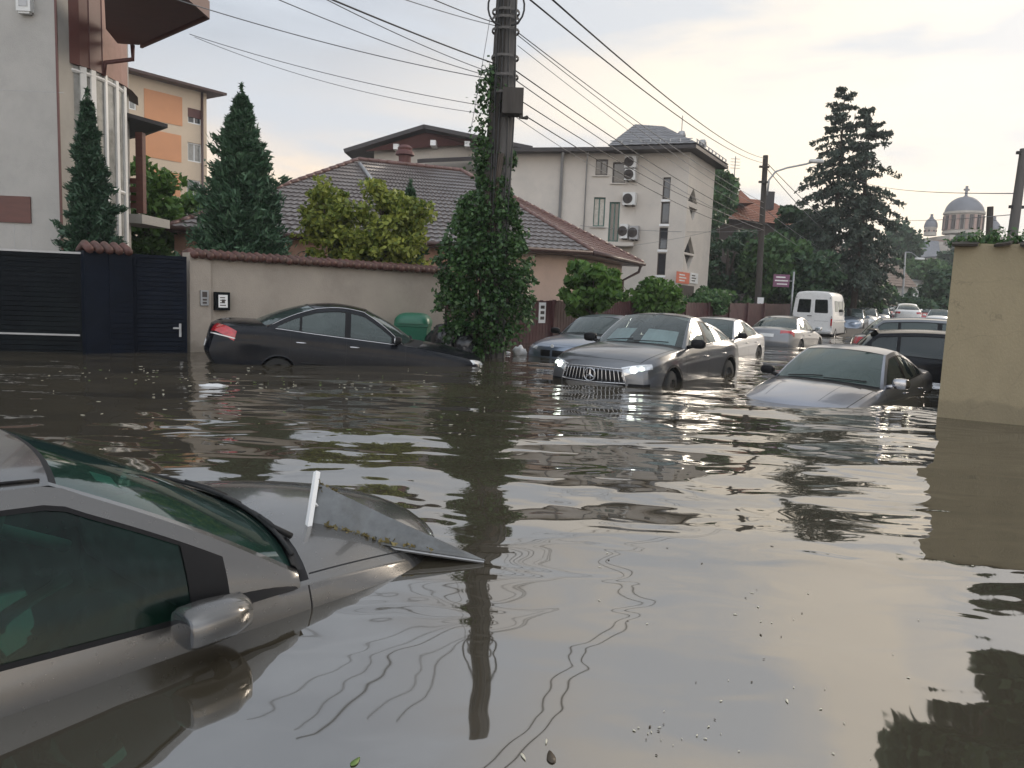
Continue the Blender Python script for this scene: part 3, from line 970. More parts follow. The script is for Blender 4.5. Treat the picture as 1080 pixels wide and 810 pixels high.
# ------------------------------------------------------------------ ground and water
def make_ground():
    mb = MB()
    ys = list(np.linspace(-40, 90, 66)) + [110, 140, 180, 240, 320, 450, 700]
    xs_ = [-500, -250, -120] + list(np.linspace(-60, 90, 51)) + [130, 200, 320, 500]
    def z(x, y):
        s = x * .57 + y * .82                   # distance along the street
        return -.75 + 1.0 * smoothstep((s - 26) / 22) + .02 * math.sin(x * .7) * math.cos(y * .6) + .0035 * max(0, s - 50)
    mb.grid([[Vector((x, y, z(x, y))) for x in xs_] for y in ys])
    tag(mb.build('ground', M['mud'], smooth=True), kind='structure')

def water_mat():
    m = bpy.data.materials.new('flood_water')
    nt, N, L = nodes_of(m); b = N['Principled BSDF']
    b.inputs['Roughness'].default_value = 0.025
    b.inputs['IOR'].default_value = 3.7
    tc = N.new('ShaderNodeTexCoord')
    n0 = N.new('ShaderNodeTexNoise'); n0.inputs['Scale'].default_value = .35; n0.inputs['Detail'].default_value = 5
    L.new(tc.outputs['Object'], n0.inputs['Vector'])
    r = N.new('ShaderNodeValToRGB')
    r.color_ramp.elements[0].position = .3; r.color_ramp.elements[0].color = (.046, .039, .027, 1)
    r.color_ramp.elements[1].position = .7; r.color_ramp.elements[1].color = (.064, .054, .037, 1)
    L.new(n0.outputs['Fac'], r.inputs['Fac']); L.new(r.outputs['Color'], b.inputs['Base Color'])
    def noise(scale, stretch, rot, detail, dist):
        mp = N.new('ShaderNodeMapping'); mp.inputs['Scale'].default_value = stretch
        mp.inputs['Rotation'].default_value = (0, 0, rot)
        L.new(tc.outputs['Object'], mp.inputs['Vector'])
        n = N.new('ShaderNodeTexNoise'); n.inputs['Scale'].default_value = scale
        n.inputs['Detail'].default_value = detail; n.inputs['Distortion'].default_value = dist
        n.inputs['Roughness'].default_value = .45
        L.new(mp.outputs[0], n.inputs['Vector'])
        return n.outputs['Fac']
    def math_(op, a, bb):
        q = N.new('ShaderNodeMath'); q.operation = op
        for i, v in enumerate((a, bb)):
            if isinstance(v, (int, float)): q.inputs[i].default_value = v
            else: L.new(v, q.inputs[i])
        return q.outputs[0]
    # calm near the viewer's corner, livelier in the middle of the crossing
    sep = N.new('ShaderNodeSeparateXYZ'); L.new(tc.outputs['Object'], sep.inputs[0])
    def band(v, a0, a1):
        q = N.new('ShaderNodeMapRange'); q.interpolation_type = 'SMOOTHSTEP'
        q.inputs['From Min'].default_value = a0; q.inputs['From Max'].default_value = a1
        L.new(v, q.inputs['Value']); return q.outputs[0]
    lively = band(sep.outputs['Y'], WAT['y0'], WAT['y1'])
    patch = noise(.22, (1, 1.6, 1), .3, 2, 0)
    pr = N.new('ShaderNodeMapRange'); pr.inputs['From Min'].default_value = .35; pr.inputs['From Max'].default_value = .65
    pr.inputs['To Min'].default_value = .45; pr.inputs['To Max'].default_value = 1.25
    L.new(patch, pr.inputs['Value'])
    amp = math_('MULTIPLY', math_('ADD', math_('MULTIPLY', lively, 1.0), WAT['calm']), pr.outputs[0])
    swell = noise(.52, (1, 1.6, 1), -.25, 0.6, .5)
    ripple = noise(1.75, (1, 1.7, 1), .18, 1.0, .6)
    small = noise(7.0, (1, 1.5, 1), -.1, 2, .2)
    far = band(sep.outputs['Y'], 6.5, 12.0)
    h = math_('ADD', math_('MULTIPLY', swell, WAT['swell']), math_('MULTIPLY', ripple, WAT['ripple']))
    h = math_('ADD', h, math_('MULTIPLY', math_('MULTIPLY', small, WAT['small']), far))
    h = math_('MULTIPLY', h, amp)
    bp = N.new('ShaderNodeBump'); bp.inputs['Strength'].default_value = 1.0; bp.inputs['Distance'].default_value = 1.0
    L.new(h, bp.inputs['Height']); L.new(bp.outputs['Normal'], b.inputs['Normal'])
    return m
WAT = dict(y0=1.8, y1=6.0, calm=.2, swell=.10, ripple=.018, small=.0018)

def make_water():
    mb = MB()
    mb.grid([[Vector((x, y, 0)) for x in np.linspace(-70, 90, 41)] for y in np.linspace(-30, 110, 36)])
    tag(mb.build('water', water_mat()), kind='structure')
make_ground(); make_water()

# ------------------------------------------------------------------ left house
def left_house():
    t = thing('house', 'pale grey rendered house with brown curved bay and deep brown eaves behind the dark gates', 'house', (*pl(67, 16.0), -.3))
    F = Facade(pl(-160, 15.9), pl(67, 16.0))
    mb = MB(); F.wall(mb, -.3, 8.4)
    e = F.P(F.len, 0); 
    mb.quad(F.P(F.len, -.3), F.P(F.len, -.3, -3.0), F.P(F.len, 8.4, -3.0), F.P(F.len, 8.4))
    mb.quad(F.P(0, -.3), F.P(0, 8.4), F.P(0, 8.4, -8), F.P(0, -.3, -8))
    w = bw(mb, 'wall', M['stucco_grey'], t)
    mb = MB(); F.box(mb, *F.rect(-90, 205, 33, 233), .002, .03); bw(mb, 'wood_panel', M['brown_wood'], t)
    # thin score lines of the render boards
    mb = MB()
    for a in ((15, 233, 15.6, 268), (32.6, 233, 33.2, 268), (0, 96, 67, 96.6)):
        mb = MB(); F.box(mb, *F.rect(*a), .001, .004); bw(mb, 'joint', M['gutter'], w)
    mb = MB(); r = F.rect(21, -8, 36, 14); F.box(mb, *r, .002, .14)
    F.box(mb, r[0] + .03, r[1] - .03, r[2] - .04, r[2], .03, .12)
    bw(mb, 'alarm_box', M['ac_white'], t)
    mb = MB(); F.box(mb, *F.rect(24, 0, 33, 9), .141, .15); bw(mb, 'grille', M['gutter'], t)
    mb = MB(); F.box(mb, F.len - .03, F.len + .012, -.3, 8.4, -.02, .012); bw(mb, 'corner_trim', M['brown_panel'], t)
    # curved bay: spandrel above, white framed glazing below
    cur = [(60, 16.25), (67, 16.3), (80, 16.45), (90, 16.62), (100, 16.85), (113, 17.2), (124, 17.65), (132, 18.1), (138, 18.7), (139, 19.6)]
    out = [Vector((*pl(a, d), 0)) for a, d in cur]
    def ring(z): return [Vector((p.x, p.y, z)) for p in out]
    zb, zt = 5.78, 8.3
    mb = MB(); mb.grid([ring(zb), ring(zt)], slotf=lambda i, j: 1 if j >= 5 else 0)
    mb.grid([[p + Vector((0, .5, 0)) for p in ring(zb)], ring(zb)])
    s = bw(mb, 'bay_panel', [M['brown_panel'], M['lit_panel']], t)
    mb = MB()
    for j in (4, 5):
        mb = MB(); p = out[j]; mb.tube([(p.x, p.y - .004, zb), (p.x, p.y - .004, zt)], .012, 6); bw(mb, 'panel_joint', M['soffit'], s)
    inn = [p + Vector((-.02, .12, 0)) for p in out[:8]]
    mb = MB(); mb.grid([[Vector((p.x, p.y, -.2)) for p in inn], [Vector((p.x, p.y, zb + .02)) for p in inn]])
    pane = bw(mb, 'bay_glazing', M['pane_light'], t)
    mb = MB()
    for j, wd in ((3, .13), (4, .12), (5, .06), (6, .11), (7, .14)):
        p = inn[j]; q = inn[j] - inn[j - 1]; a = math.atan2(q.y, q.x)
        mb.box((p.x, p.y, zb / 2), (wd, .09, zb - .004), a)
    for z in (1.9, 3.35, zb - .12):
        mb.tube([(p.x, p.y - .02, z) for p in inn], .045, 6)
    bw(mb, 'bay_frame', M['white_frame'], pane)
    # deep eaves
    z = 6.5
    poly = [(-6.28, 15.5), (-8.55, 17.5), (-9.0, 17.45), (-8.75, 16.5), (-7.5, 14.1), (-6.9, 12.8), (-6.3, 12.8)]
    mb = MB()
    mb.prism([(p[0], p[1]) for p in poly], z, z + .06)
    bw(mb, 'soffit', M['soffit'], t)
    mb = MB()
    edge = [(-6.26, 12.8), (-6.24, 15.52), (-8.56, 17.56)]
    for a, b in zip(edge, edge[1:]):
        A, B = Vector((*a, z - .04)), Vector((*b, z - .04)); u = (B - A).normalized(); n = Vector((u.y, -u.x, 0)) * .05
        mb.add([A, B, B + Vector((0, 0, .32)), A + Vector((0, 0, .32)), A + n, B + n, B + n + Vector((0, 0, .32)), A + n + Vector((0, 0, .32))],
               [(0, 1, 2, 3), (4, 7, 6, 5), (0, 4, 5, 1), (3, 2, 6, 7), (0, 3, 7, 4), (1, 5, 6, 2)])
    bw(mb, 'fascia', M['brown_panel'], t)
    mb = MB()
    top = Vector((-8.3, 15.3, z + 1.5))
    E = [Vector((p[0], p[1], z + .29)) for i, p in enumerate(poly)]
    for a, b in ((E[6], E[0]), (E[0], E[1]), (E[1], E[2])):
        tiled_plane(mb, (a, b, top, top), .35, .25)
    bw(mb, 'roof', M['roof_dark'], t, smooth=False)
    g0 = Vector((-8.62, 17.35, z - .05))
    mb = MB(); mb.tube([g0, g0 + Vector((.0, 0, -.3)), g0 + Vector((-.55, -.1, -.42)), g0 + Vector((-.6, -.1, -.7))], .05, 8)
    bw(mb, 'downpipe', M['soffit'], t, smooth=True)
    # balcony with its own little roof
    D = 19.0
    A, B, Cc, Dd = at(128, 117, 18.6), at(177, 131, 19.0), at(150, 141, 20.6), at(118, 146, 20.6)
    mb = MB(); mb.slab([A, B, Cc, Dd], .09); bw(mb, 'balcony_roof', M['roof_dark'], t)
    p = at(148, 140, D)
    mb = MB(); mb.box((p.x, p.y, (p.z + at(148, 225, D).z) / 2), (.17, .17, p.z - at(148, 225, D).z))
    bw(mb, 'balcony_post', M['brown_wood'], t)
    mb = MB()
    for y in (190, 199, 208, 216):
        a, b = at(120, y, D), at(147, y, D)
        mb.box(((a.x + b.x) / 2, D, a.z), (b.x - a.x, .04, .13))
    bw(mb, 'balcony_rail', M['brown_wood'], t)
    a, b = at(118, 230, D), at(153, 230, D)
    mb = MB(); mb.box(((a.x + b.x) / 2, D + .6, a.z), (b.x - a.x, 1.5, .22)); bw(mb, 'balcony_floor', M['stucco_grey'], t)
left_house()

# ------------------------------------------------------------------ apartment block
def apartments():
    A, B = pl(120, 49.2), pl(219, 54.5)
    t = thing('apartment_block', 'cream apartment block with orange wall panels beyond the pointed conifer', 'building', (*A, 0))
    F = Facade(A, B); zt = 14.55
    wins = [F.rect(198, 115, 213, 131), F.rect(198, 151, 213, 171), F.rect(197, 190, 212, 208), F.rect(197, 226, 211, 244), F.rect(130, 100, 144, 115)]
    mb = MB(); F.wall(mb, 0, zt, wins)
    G = Facade(B, (B[0] - 5.5, B[1] + 9)); G.wall(mb, 0, zt)
    w = bw(mb, 'wall', M['stucco_cream'], t)
    mb = MB()
    for r in ((152, 98, 192, 129), (151, 139, 191, 168), (150, 180, 190, 205), (150, 216, 189, 240)):
        F.box(mb, *F.rect(*r), .003, .03)
    bw(mb, 'wall_panel', M['panel_orange'], t)
    for k, h in enumerate(wins):
        F.window(h, t, M['white_frame'], M['pane'] if k == 0 else M['pane_light'], mull=1, fw=.09)
    mb = MB(); h = wins[0]; F.box(mb, h[0], h[1], h[2] + .42 * (h[3] - h[2]), h[3], -.08, -.03); bw(mb, 'shutter', M['brown_panel'], t)
    p = F.P(F.uz(217, 150)[0] - .3, 0, .08)
    mb = MB(); mb.tube([(p.x, p.y, 0), (p.x, p.y, zt)], .09, 8); bw(mb, 'downpipe', M['gutter_brown'], t, smooth=True)
    mb = MB()
    pts = [F.P(-3, zt + .05, .9), F.P(F.len + 1.0, zt + .05, .9), F.P(F.len + .6, zt + .05, -8), F.P(0, zt + .05, -8)]
    mb.slab(pts, .16)
    mb.add([pts[0], pts[1], pts[2], pts[3], F.P(F.len * .4, zt + 1.3, -4.5), F.P(F.len * .75, zt + 1.3, -4.5)], [(0, 1, 5, 4), (1, 2, 5), (2, 3, 4, 5)])
    bw(mb, 'roof', M['gutter_brown'], t)
apartments()

# ------------------------------------------------------------------ bungalow with hipped tile roof
def bungalow():
    D0, D1 = 22.0, 25.5
    e0, e1, e2 = at(178, 240, D0), at(624, 263, D1), at(678, 277, 32.0)
    ze = 2.9
    e0.z = e1.z = e2.z = ze
    e3 = Vector((e0.x + 2.5, e0.y + 11, ze))
    p1, p2 = at(378, 175, 28.0), at(486, 175, 29.5)
    p1.z = p2.z = (p1.z + p2.z) / 2
    t = thing('bungalow', 'low salmon house with mauve hipped tile roof behind the beige wall', 'house', (e0.x, e0.y, 0))
    mb = MB()
    # front plane in three bands so that the tile courses stay regular
    tiled_plane(mb, (e0, e1, p2, p1), .36, .26, .035)
    bw(mb, 'roof', M['roof_mauve'], t)
    mb = MB(); tiled_plane(mb, (e1, e2, p2, p2), .36, .26, .035); tiled_plane(mb, (e3, e0, p1, p1), .36, .26, .035)
    tiled_plane(mb, (e2, e3, p1, p2), .5, .5, .03)
    bw(mb, 'roof_side', M['roof_brown'], t)
    mb = MB()
    for a, b in ((e0, p1), (p1, p2), (p2, e1), (p2, e2)):
        n = int((b - a).length / .35)
        for k in range(n):
            q, r = a.lerp(b, k / n), a.lerp(b, (k + 1.08) / n)
            mb.tube([q + Vector((0, 0, .05)), r + Vector((0, 0, .045))], [.085, .07], 6)
    bw(mb, 'ridge', M['roof_brown'], t, smooth=True)
    # valley flashings of pale metal
    mb = MB()
    for (a, b) in (((380, 175, 27.9), (399, 200, 26.6)),):
        q, r = at(*a), at(*b)
        mb.tube([q + Vector((0, -.12, .06)), r + Vector((0, -.12, .05))], .07, 6)
    bw(mb, 'valley', M['gutter'], t, smooth=True)
    # eaves board and gutter
    mb = MB()
    for a, b in ((e0, e1), (e1, e2), (e3, e0)):
        d = (b - a).normalized(); n = Vector((d.y, -d.x, 0))
        mb.tube([a + n * .08 + Vector((0, 0, -.05)), b + n * .08 + Vector((0, 0, -.05))], .07, 8)
    bw(mb, 'gutter', M['gutter_brown'], t, smooth=True)
    inset = .55
    c = (e0 + e1 + e2 + e3) / 4
    W = []
    mb = MB(); mb.slab([e0 - Vector((0, 0, .1)), e1 - Vector((0, 0, .1)), e2 - Vector((0, 0, .1)), e3 - Vector((0, 0, .1))], .05)
    bw(mb, 'soffit', M['gutter_brown'], t)
    w0 = e0 + Vector((.75, .6, 0)); w1 = e1 + Vector((-.75, .55, 0)); w2 = e2 + Vector((-.9, -.3, 0))
    F = Facade(xy(w0), xy(w1))
    h1 = F.rect(352, 258, 385, 285)
    hs = [h1]
    mb = MB(); F.wall(mb, -.5, ze - .12, hs); bw(mb, 'wall', M['stucco_salmon'], t)
    F.window(h1, t, M['dark_frame'], M['pane'])
    mb = MB(); 
    u0 = F.uz(535, 280)[0]
    F.box(mb, u0, F.len, -.5, ze - .12, .0, .05); bw(mb, 'front_wall', M['stucco_peach'], t)
    G = Facade(xy(w1), xy(w2)); G.n = Vector((abs(G.n.x), -abs(G.n.y), 0))
    h2 = (1.2, 2.0, .9, 2.1)
    mb = MB(); G.wall(mb, -.5, ze - .12, [h2]); bw(mb, 'side_wall', M['stucco_peach'], t)
    G.window(h2, t, M['dark_frame'], M['pane'])
    # pale fascia strip right of the ivy, rainwater pipe at the corner
    d = e2 + Vector((-.1, -.1, -.12))
    mb = MB(); mb.tube([d, d + Vector((-.05, .1, -.25)), Vector((w2.x + .05, w2.y - .1, ze - .75)), Vector((w2.x + .05, w2.y - .1, -.5))], .06, 8)
    bw(mb, 'downpipe', M['gutter_brown'], t, smooth=True)
    # gate lodge end with its own wall at the far left
    L0 = at(180, 250, 21.9)
    mb = MB(); a = at(184, 250, 22.6); b = at(207, 250, 22.7)
    mb.box((a.x + .7, a.y + .8, 1.15), (1.5, 1.4, 3.25)); bw(mb, 'lodge_wall', M['stucco_salmon'], t)
    v = at(427, 166, 29.2)
    mb = MB(); mb.lathe([(.0, -.3), (.22, -.3), (.24, .05), (.36, .08), (.34, .18), (.26, .26), (.28, .34), (.16, .44), (0, .45)], (v.x, v.y, v.z), seg=12)
    bw(mb, 'roof_vent', M['soffit'], t)
    for a in ((463, 181, 29.0), (371, 168, 28.0)):
        pass
bungalow()

# ------------------------------------------------------------------ pale gabled house behind
def gabled_house():
    D = 46.0
    A, B = pl(392, D), pl(556, D + 1)
    t = thing('gabled_house', 'white house with broad low gable and dark eaves peeping over the tile roof', 'house', (*A, 0))
    F = Facade(A, B)
    pk = at(447, 131, D - 1.2); l = at(362, 157, D - 1.2); r = at(562, 154, D - 1.2); l.z = l.z
    zl = l.z - .1
    wl = F.uz(392, 150)[1]
    mb = MB()
    up = F.uz(447, 150)[0]
    v = [F.P(0, 0), F.P(F.len, 0), F.P(F.len, zl + .1), F.P(up, pk.z - .35), F.P(0, zl + .25)]
    mb.add(v + [p + Vector((0, 9, 0)) for p in v], [(0, 1, 2, 3, 4), (0, 4, 9, 5), (1, 6, 7, 2)])
    bw(mb, 'wall', M['stucco_white'], t)
    mb = MB()
    back = Vector((0, 11, 0))
    mb.slab([l, pk, pk + back, l + back], .22); mb.slab([pk, r, r + back, pk + back], .22)
    bw(mb, 'roof', M['roof_dark'], t)
    mb = MB()
    g = Vector((0, .75, 0)); dn = Vector((0, 0, -.22))
    tri = [l + g * .6 + dn + Vector((1.2, 0, .25)), pk + g + Vector((0, 0, -.3)), r + g * .6 + dn + Vector((-1.0, 0, .2)), F.P(F.len * .60, zl + .95, .3), F.P(F.len * .10, zl + .45, .3)]
    mb.slab(tri, .05); bw(mb, 'gable_lining', M['soffit'], t)
    mb = MB()
    for px, py in ((418, 155), (457, 151), (493, 152)):
        q = at(px, py, D - .7); mb.box(q + Vector((0, .4, 0)), (.32, 1.1, .3))
    bw(mb, 'beam_end', M['white_frame'], t)
    mb = MB()
    q0, q1 = at(440, 168, D - 3), at(560, 163, D - 3)
    mb.slab([q0, q1, q1 + Vector((0, 2.6, .5)), q0 + Vector((0, 2.6, .5))], .2); bw(mb, 'lower_roof', M['roof_dark'], t)
    h = F.rect(533, 148, 541, 160)
    mb = MB(); F.box(mb, *h, .004, .05); bw(mb, 'window', M['pane'], t)
gabled_house()

# ------------------------------------------------------------------ white block with stair tower
def tower_block():
    P0, P1, P2, P3, P4 = pl(520, 39.6), pl(622, 38.4), pl(664, 38.0), pl(719, 37.0), pl(746, 41.0)
    t = thing('tower_building', 'white three storey block with grey hipped stair tower and triangular windows', 'building', (*P3, 0))
    ze = 8.62
    F1, F2, F3, F4 = Facade(P0, P1), Facade(P1, P2), Facade(P2, P3), Facade(P3, P4)
    F4.n = Vector((abs(F4.n.x), -abs(F4.n.y), 0))
    w2 = [F2.rect(627, 168, 641, 185), F2.rect(646, 171, 660, 193), F2.rect(625, 208, 638, 239), F2.rect(642, 213, 653, 255)]
    w3 = [F3.rect(*r) for r in ((699, 187, 707, 210), (697, 213, 706, 236), (695, 240, 704, 263), (693, 267, 702, 290), (692, 294, 701, 308))]
    mb = MB(); F1.wall(mb, -.3, ze); F2.wall(mb, -.3, ze, w2); F3.wall(mb, -.3, ze, w3)
    # the street face with triangular openings
    tris = []
    for kind, x0, y0, x1, y1 in ((1, 726, 198, 736, 214), (0, 726, 219, 735, 233), (1, 722, 249, 733, 267), (0, 721, 269, 731, 285)):
        a, b, c, d = F4.rect(x0, y0, x1, y1)
        tris.append((kind, a, b, c, d))
    F4.wall(mb, -.3, ze, [(a, b, c, d) for _, a, b, c, d in tris], depth=.25)
    for kind, a, b, c, d in tris:
        m_ = (a + b) / 2
        if kind: corners = ([(a, c), (m_, d), (a, d)], [(b, c), (b, d), (m_, d)])
        else: corners = ([(a, d), (a, c), (m_, c)], [(b, d), (m_, c), (b, c)])
        for tr in corners:
            v = [F4.P(u, z) for u, z in tr]
            mb.add(v + [p - F4.n * .25 for p in v], [(0, 1, 2), (0, 1, 4, 3), (1, 2, 5, 4), (2, 0, 3, 5)])
    # far walls
    B0 = (P0[0] + 2, P0[1] + 12); B4 = (P4[0] - 6, P4[1] + 6)
    for a, b in ((P0, B0), (P4, B4)):
        mb.quad((*a, -.3), (*b, -.3), (*b, ze), (*a, ze))
    w = bw(mb, 'wall', M['stucco_white'], t)
    for k, (kind, a, b, c, d) in enumerate(tris):
        m_ = (a + b) / 2
        v = [(a, c), (b, c), (m_, d)] if kind else [(a, d), (m_, c), (b, d)]
        mb = MB(); mb.add([F4.P(u, z, -.2) for u, z in v], [(0, 1, 2)]); bw(mb, 'triangular_window', M['pane'], t)
    for k, h in enumerate(w2):
        F2.window(h, t, M['dark_frame'] if k < 2 else M['green_frame'], M['pane'] if k != 2 else M['pane_light'], mull=0 if k == 1 else 1, fw=.07, sill=M['stucco_white'])
    for h in w3: F3.window(h, t, M['dark_frame'], M['pane'], mull=0, fw=.05)
    mb = MB()
    a = w3
    for h in a[:4]:
        mb = MB(); F3.box(mb, h[0] - .03, h[1] + .03, h[2] - .12, h[2] - .02, .002, .05); bw(mb, 'window_band', M['white_frame'], t)
    # little balcony under the door
    h = w2[3]
    mb = MB(); F2.box(mb, h[0] - .5, F2.len + .1, h[2] - .25, h[2] - .08, .0, .9)
    bw(mb, 'balcony', M['stucco_white'], t)
    # flat eaves of the wing, hipped tower roof
    mb = MB()
    mb.slab([F1.P(-1, ze, .8), F1.P(F1.len, ze, .8), F2.P(F2.len + .2, ze + .02, .8), F2.P(F2.len + .2, ze + .5, -9), F1.P(-1, ze + .5, -9)], .18)
    bw(mb, 'wing_roof', M['roof_dark'], t)
    c0, c1, c2 = at(641, 157, 37.4), at(734, 158, 36.0), at(768, 178, 41.2)
    c0.z = c1.z = c2.z = ze + .05
    c3 = c0 + (c2 - c1)
    r0, r1 = at(670, 131, 39.2), at(699, 130.5, 39.4); r1.z = r0.z
    mb = MB()
    def plane(P): tiled_plane(mb, P, .3, .5, .02)
    plane((c0, c1, r1, r0)); plane((c1, c2, r1, r1)); plane((c2, c3, r0, r1)); plane((c3, c0, r0, r0))
    bw(mb, 'tower_roof', M['roof_grey'], t)
    mb = MB(); mb.slab([c0 - Vector((0, 0, .06)), c1 - Vector((0, 0, .06)), c2 - Vector((0, 0, .06)), c3 - Vector((0, 0, .06))], .16)
    bw(mb, 'tower_eaves', M['roof_dark'], t)
    mb = MB()
    for a, b in ((c0, c1), (c1, c2)):
        for k in range(9):
            q = a.lerp(b, (k + .5) / 9) + Vector((0, .25, .2)); mb.box(q, (.06, .06, .14))
        mb.tube([a.lerp(b, .03) + Vector((0, .25, .26)), a.lerp(b, .97) + Vector((0, .25, .26))], .02, 5)
    bw(mb, 'snow_guard', M['gutter'], t)
    mb = MB()
    for px, py, D in ((741, 152, 39.0), (719, 143, 38.0)):
        q = at(px, py, D); mb.tube([q - Vector((0, 0, .9)), q], .05, 6); mb.lathe([(0, -.12), (.2, -.12), (.2, .1), (.14, .2), (0, .2)], q, seg=10)
    bw(mb, 'flue', M['gutter'], t, smooth=True)
    mb = MB(); q = at(720, 122, 38.5); mb.tube([q - Vector((0, 0, 1.7)), q], .02, 5); bw(mb, 'aerial', M['cable_grey'], t)
    # drainpipes on the wing
    for px in (592, 618):
        u = F1.uz(px, 200)[0]; p = F1.P(u, 0, .1)
        mb = MB(); mb.tube([p + Vector((0, -.4, ze - .1)), p + Vector((0, 0, ze - .5)), p + Vector((0, 0, -.3))], .075 if px == 592 else .03, 8)
        bw(mb, 'downpipe', M['gutter'], t, smooth=True)
    # signs by the street entrance
    for r, m_, nm in (((713, 287, 726, 299), 'sign_orange', 'orange_sign'), ((727, 288, 735, 299), 'sign_white', 'white_sign')):
        mb = MB(); F4.box(mb, *F4.rect(*r), .004, .06); s = bw(mb, nm, M[m_], t)
        a, b, c, d = F4.rect(*r); mb = MB()
        for k in range(3):
            z = lerp(c, d, .25 + .25 * k); F4.box(mb, lerp(a, b, .15), lerp(a, b, .6 + .12 * (k % 2)), z - .03, z + .03, .0605, .064)
        bw(mb, 'lettering', M['sign_white'] if nm == 'orange_sign' else M['dark_frame'], s)
    mb = MB(); F4.box(mb, *F4.rect(716, 301, 731, 316), .003, .03); bw(mb, 'door', M['dark_frame'], t)
    # air conditioners hang on the wall: things of their own
    for r, lab in (((661, 166, 673, 178), 'white air conditioner under the tower eaves, topmost of the column'),
                   ((661, 179.5, 672, 191), 'white air conditioner directly below the topmost one'),
                   ((659, 204, 672, 217), 'white air conditioner halfway down beside the tower'),
                   ((656, 237, 664, 252), 'white air conditioner on the balcony beside the green door'),
                   ((666, 239, 675, 253), 'grey air conditioner on the tower side of the balcony')):
        a, b, c, d = F3.rect(*r)
        w_ = thing('air_conditioner', lab, 'air conditioner', F3.P(a, c, .1), 'air conditioners beside the tower')
        mb = MB(); F3.box(mb, a, b, c, d, .08, .42); bw(mb, 'casing', M['ac_white'] if 'grey' not in lab else M['gutter'], w_)
        q = F3.P((a + b) / 2 - .06, (c + d) / 2, .43)
        mb = MB(); Rm = F3.n.to_track_quat('Z', 'Y').to_matrix()
        mb.lathe([(0, 0), (.24, 0), (.24, .012), (.21, .02)], q, seg=20, M=Rm)
        for k in range(6): 
            aa = PI * k / 6; dx = Rm @ Vector((math.cos(aa), math.sin(aa), 0)) * .23; mb.tube([q - dx + F3.n * .02, q + dx + F3.n * .02], .008, 4)
        bw(mb, 'fan_guard', M['dark_frame'], w_)
        mb = MB()
        for u in (a + .12, b - .12): F3.box(mb, u - .02, u + .02, c - .05, c, .0, .4)
        bw(mb, 'bracket', M['dark_frame'], w_)
tower_block()

# ------------------------------------------------------------------ far houses and the church
M['dark_boards'] = mat('dark_timber_boards', (0.05, 0.038, 0.032), 0.8, var=.25, stretch=(6, 6, 1))
def orange_house():
    A = pl(735, 66); B = pl(846, 70)
    t = thing('orange_roof_house', 'house with orange tile roof showing over the dark trees by the spruces', 'house', (*A, 0))
    F = Facade(A, B); mb = MB(); F.wall(mb, 0, 8.75); F.box(mb, 0, F.len, 0, 8.75, -9, -.01); bw(mb, 'wall', M['dark_boards'], t)
    z = at(760, 228, 65).z
    a, b = F.P(-1, z, .8), F.P(F.len + 1, z - .2, .8)
    r0, r1 = at(752, 206, 69), at(812, 206, 71); r1.z = r0.z
    mb = MB(); tiled_plane(mb, (a, b, r1, r0), .4, .4); tiled_plane(mb, (b, b + Vector((2, 9, 0)), r1, r1), .4, .4); tiled_plane(mb, (a + Vector((2, 9, 0)), a, r0, r0), .4, .4)
    bw(mb, 'roof', M['roof_orange'], t)
    g0, g1, gp = at(766, 214, 66), at(796, 214, 66), at(781, 200.5, 66.5)
    mb = MB(); mb.add([g0, g1, gp, g0 + Vector((0, 5, 0)), g1 + Vector((0, 5, 0)), gp + Vector((0, 5, 0))], [(0, 1, 2), (0, 2, 5, 3), (1, 4, 5, 2)])
    bw(mb, 'dormer', M['roof_orange'], t)
    q = at(810, 212, 66); mb = MB(); mb.box(q, (.8, .8, 1.5)); bw(mb, 'chimney', M['roof_dark'], t)
    q = at(776, 165, 65); mb = MB(); mb.tube([(q.x, q.y, z), q], .04, 5)
    for k in range(4): mb.tube([q + Vector((-.4, 0, -.2 - .25 * k)), q + Vector((.4, 0, -.2 - .25 * k))], .02, 4)
    bw(mb, 'aerial', M['cable_grey'], t)
orange_house()

def plain_house(name, label, px0, px1, D0, D1, y_eave, y_ridge, wall, roof, y_wall_px=None):
    A, B = pl(px0, D0), pl(px1, D1)
    t = thing(name, label, 'house', (*A, 0))
    F = Facade(A, B); z = at((px0 + px1) / 2, y_eave, (D0 + D1) / 2).z; zr = at((px0 + px1) / 2, y_ridge, (D0 + D1) / 2 + 3).z
    mb = MB(); F.wall(mb, -.2, z)
    for u in (0, F.len):
        mb.add([F.P(u, -.2), F.P(u, -.2, -7), F.P(u, z, -7), F.P(u, zr, -3.5), F.P(u, z)], [(0, 1, 2, 3, 4)])
    bw(mb, 'wall', wall, t)
    mb = MB()
    a, b = F.P(-.5, z - .1, .5), F.P(F.len + .5, z - .1, .5); c, d = F.P(F.len + .5, zr, -3.5), F.P(-.5, zr, -3.5)
    tiled_plane(mb, (a, b, c, d), .4, .4); mb.slab([F.P(-.5, z - .1, -7.5), F.P(F.len + .5, z - .1, -7.5), c, d], .1)
    bw(mb, 'roof', roof, t)
    return t, F, z
M['roof_dull'] = mat('dull_brown_tile', (0.17, 0.125, 0.10), 0.85, var=.2, scale=1.5, stain=(.10, .085, .06), stain_amt=.6)
th, F, z = plain_house('brown_roof_house', 'long brown tile roof beyond the spruces', 902, 962, 84, 92, 300, 262, M['stucco_grey'], M['roof_dull'])
th, F, z = plain_house('white_workshop', 'low white workshop wall behind the street lamp', 944, 990, 100, 104, 296, 291, M['ac_white'], M['gutter'])

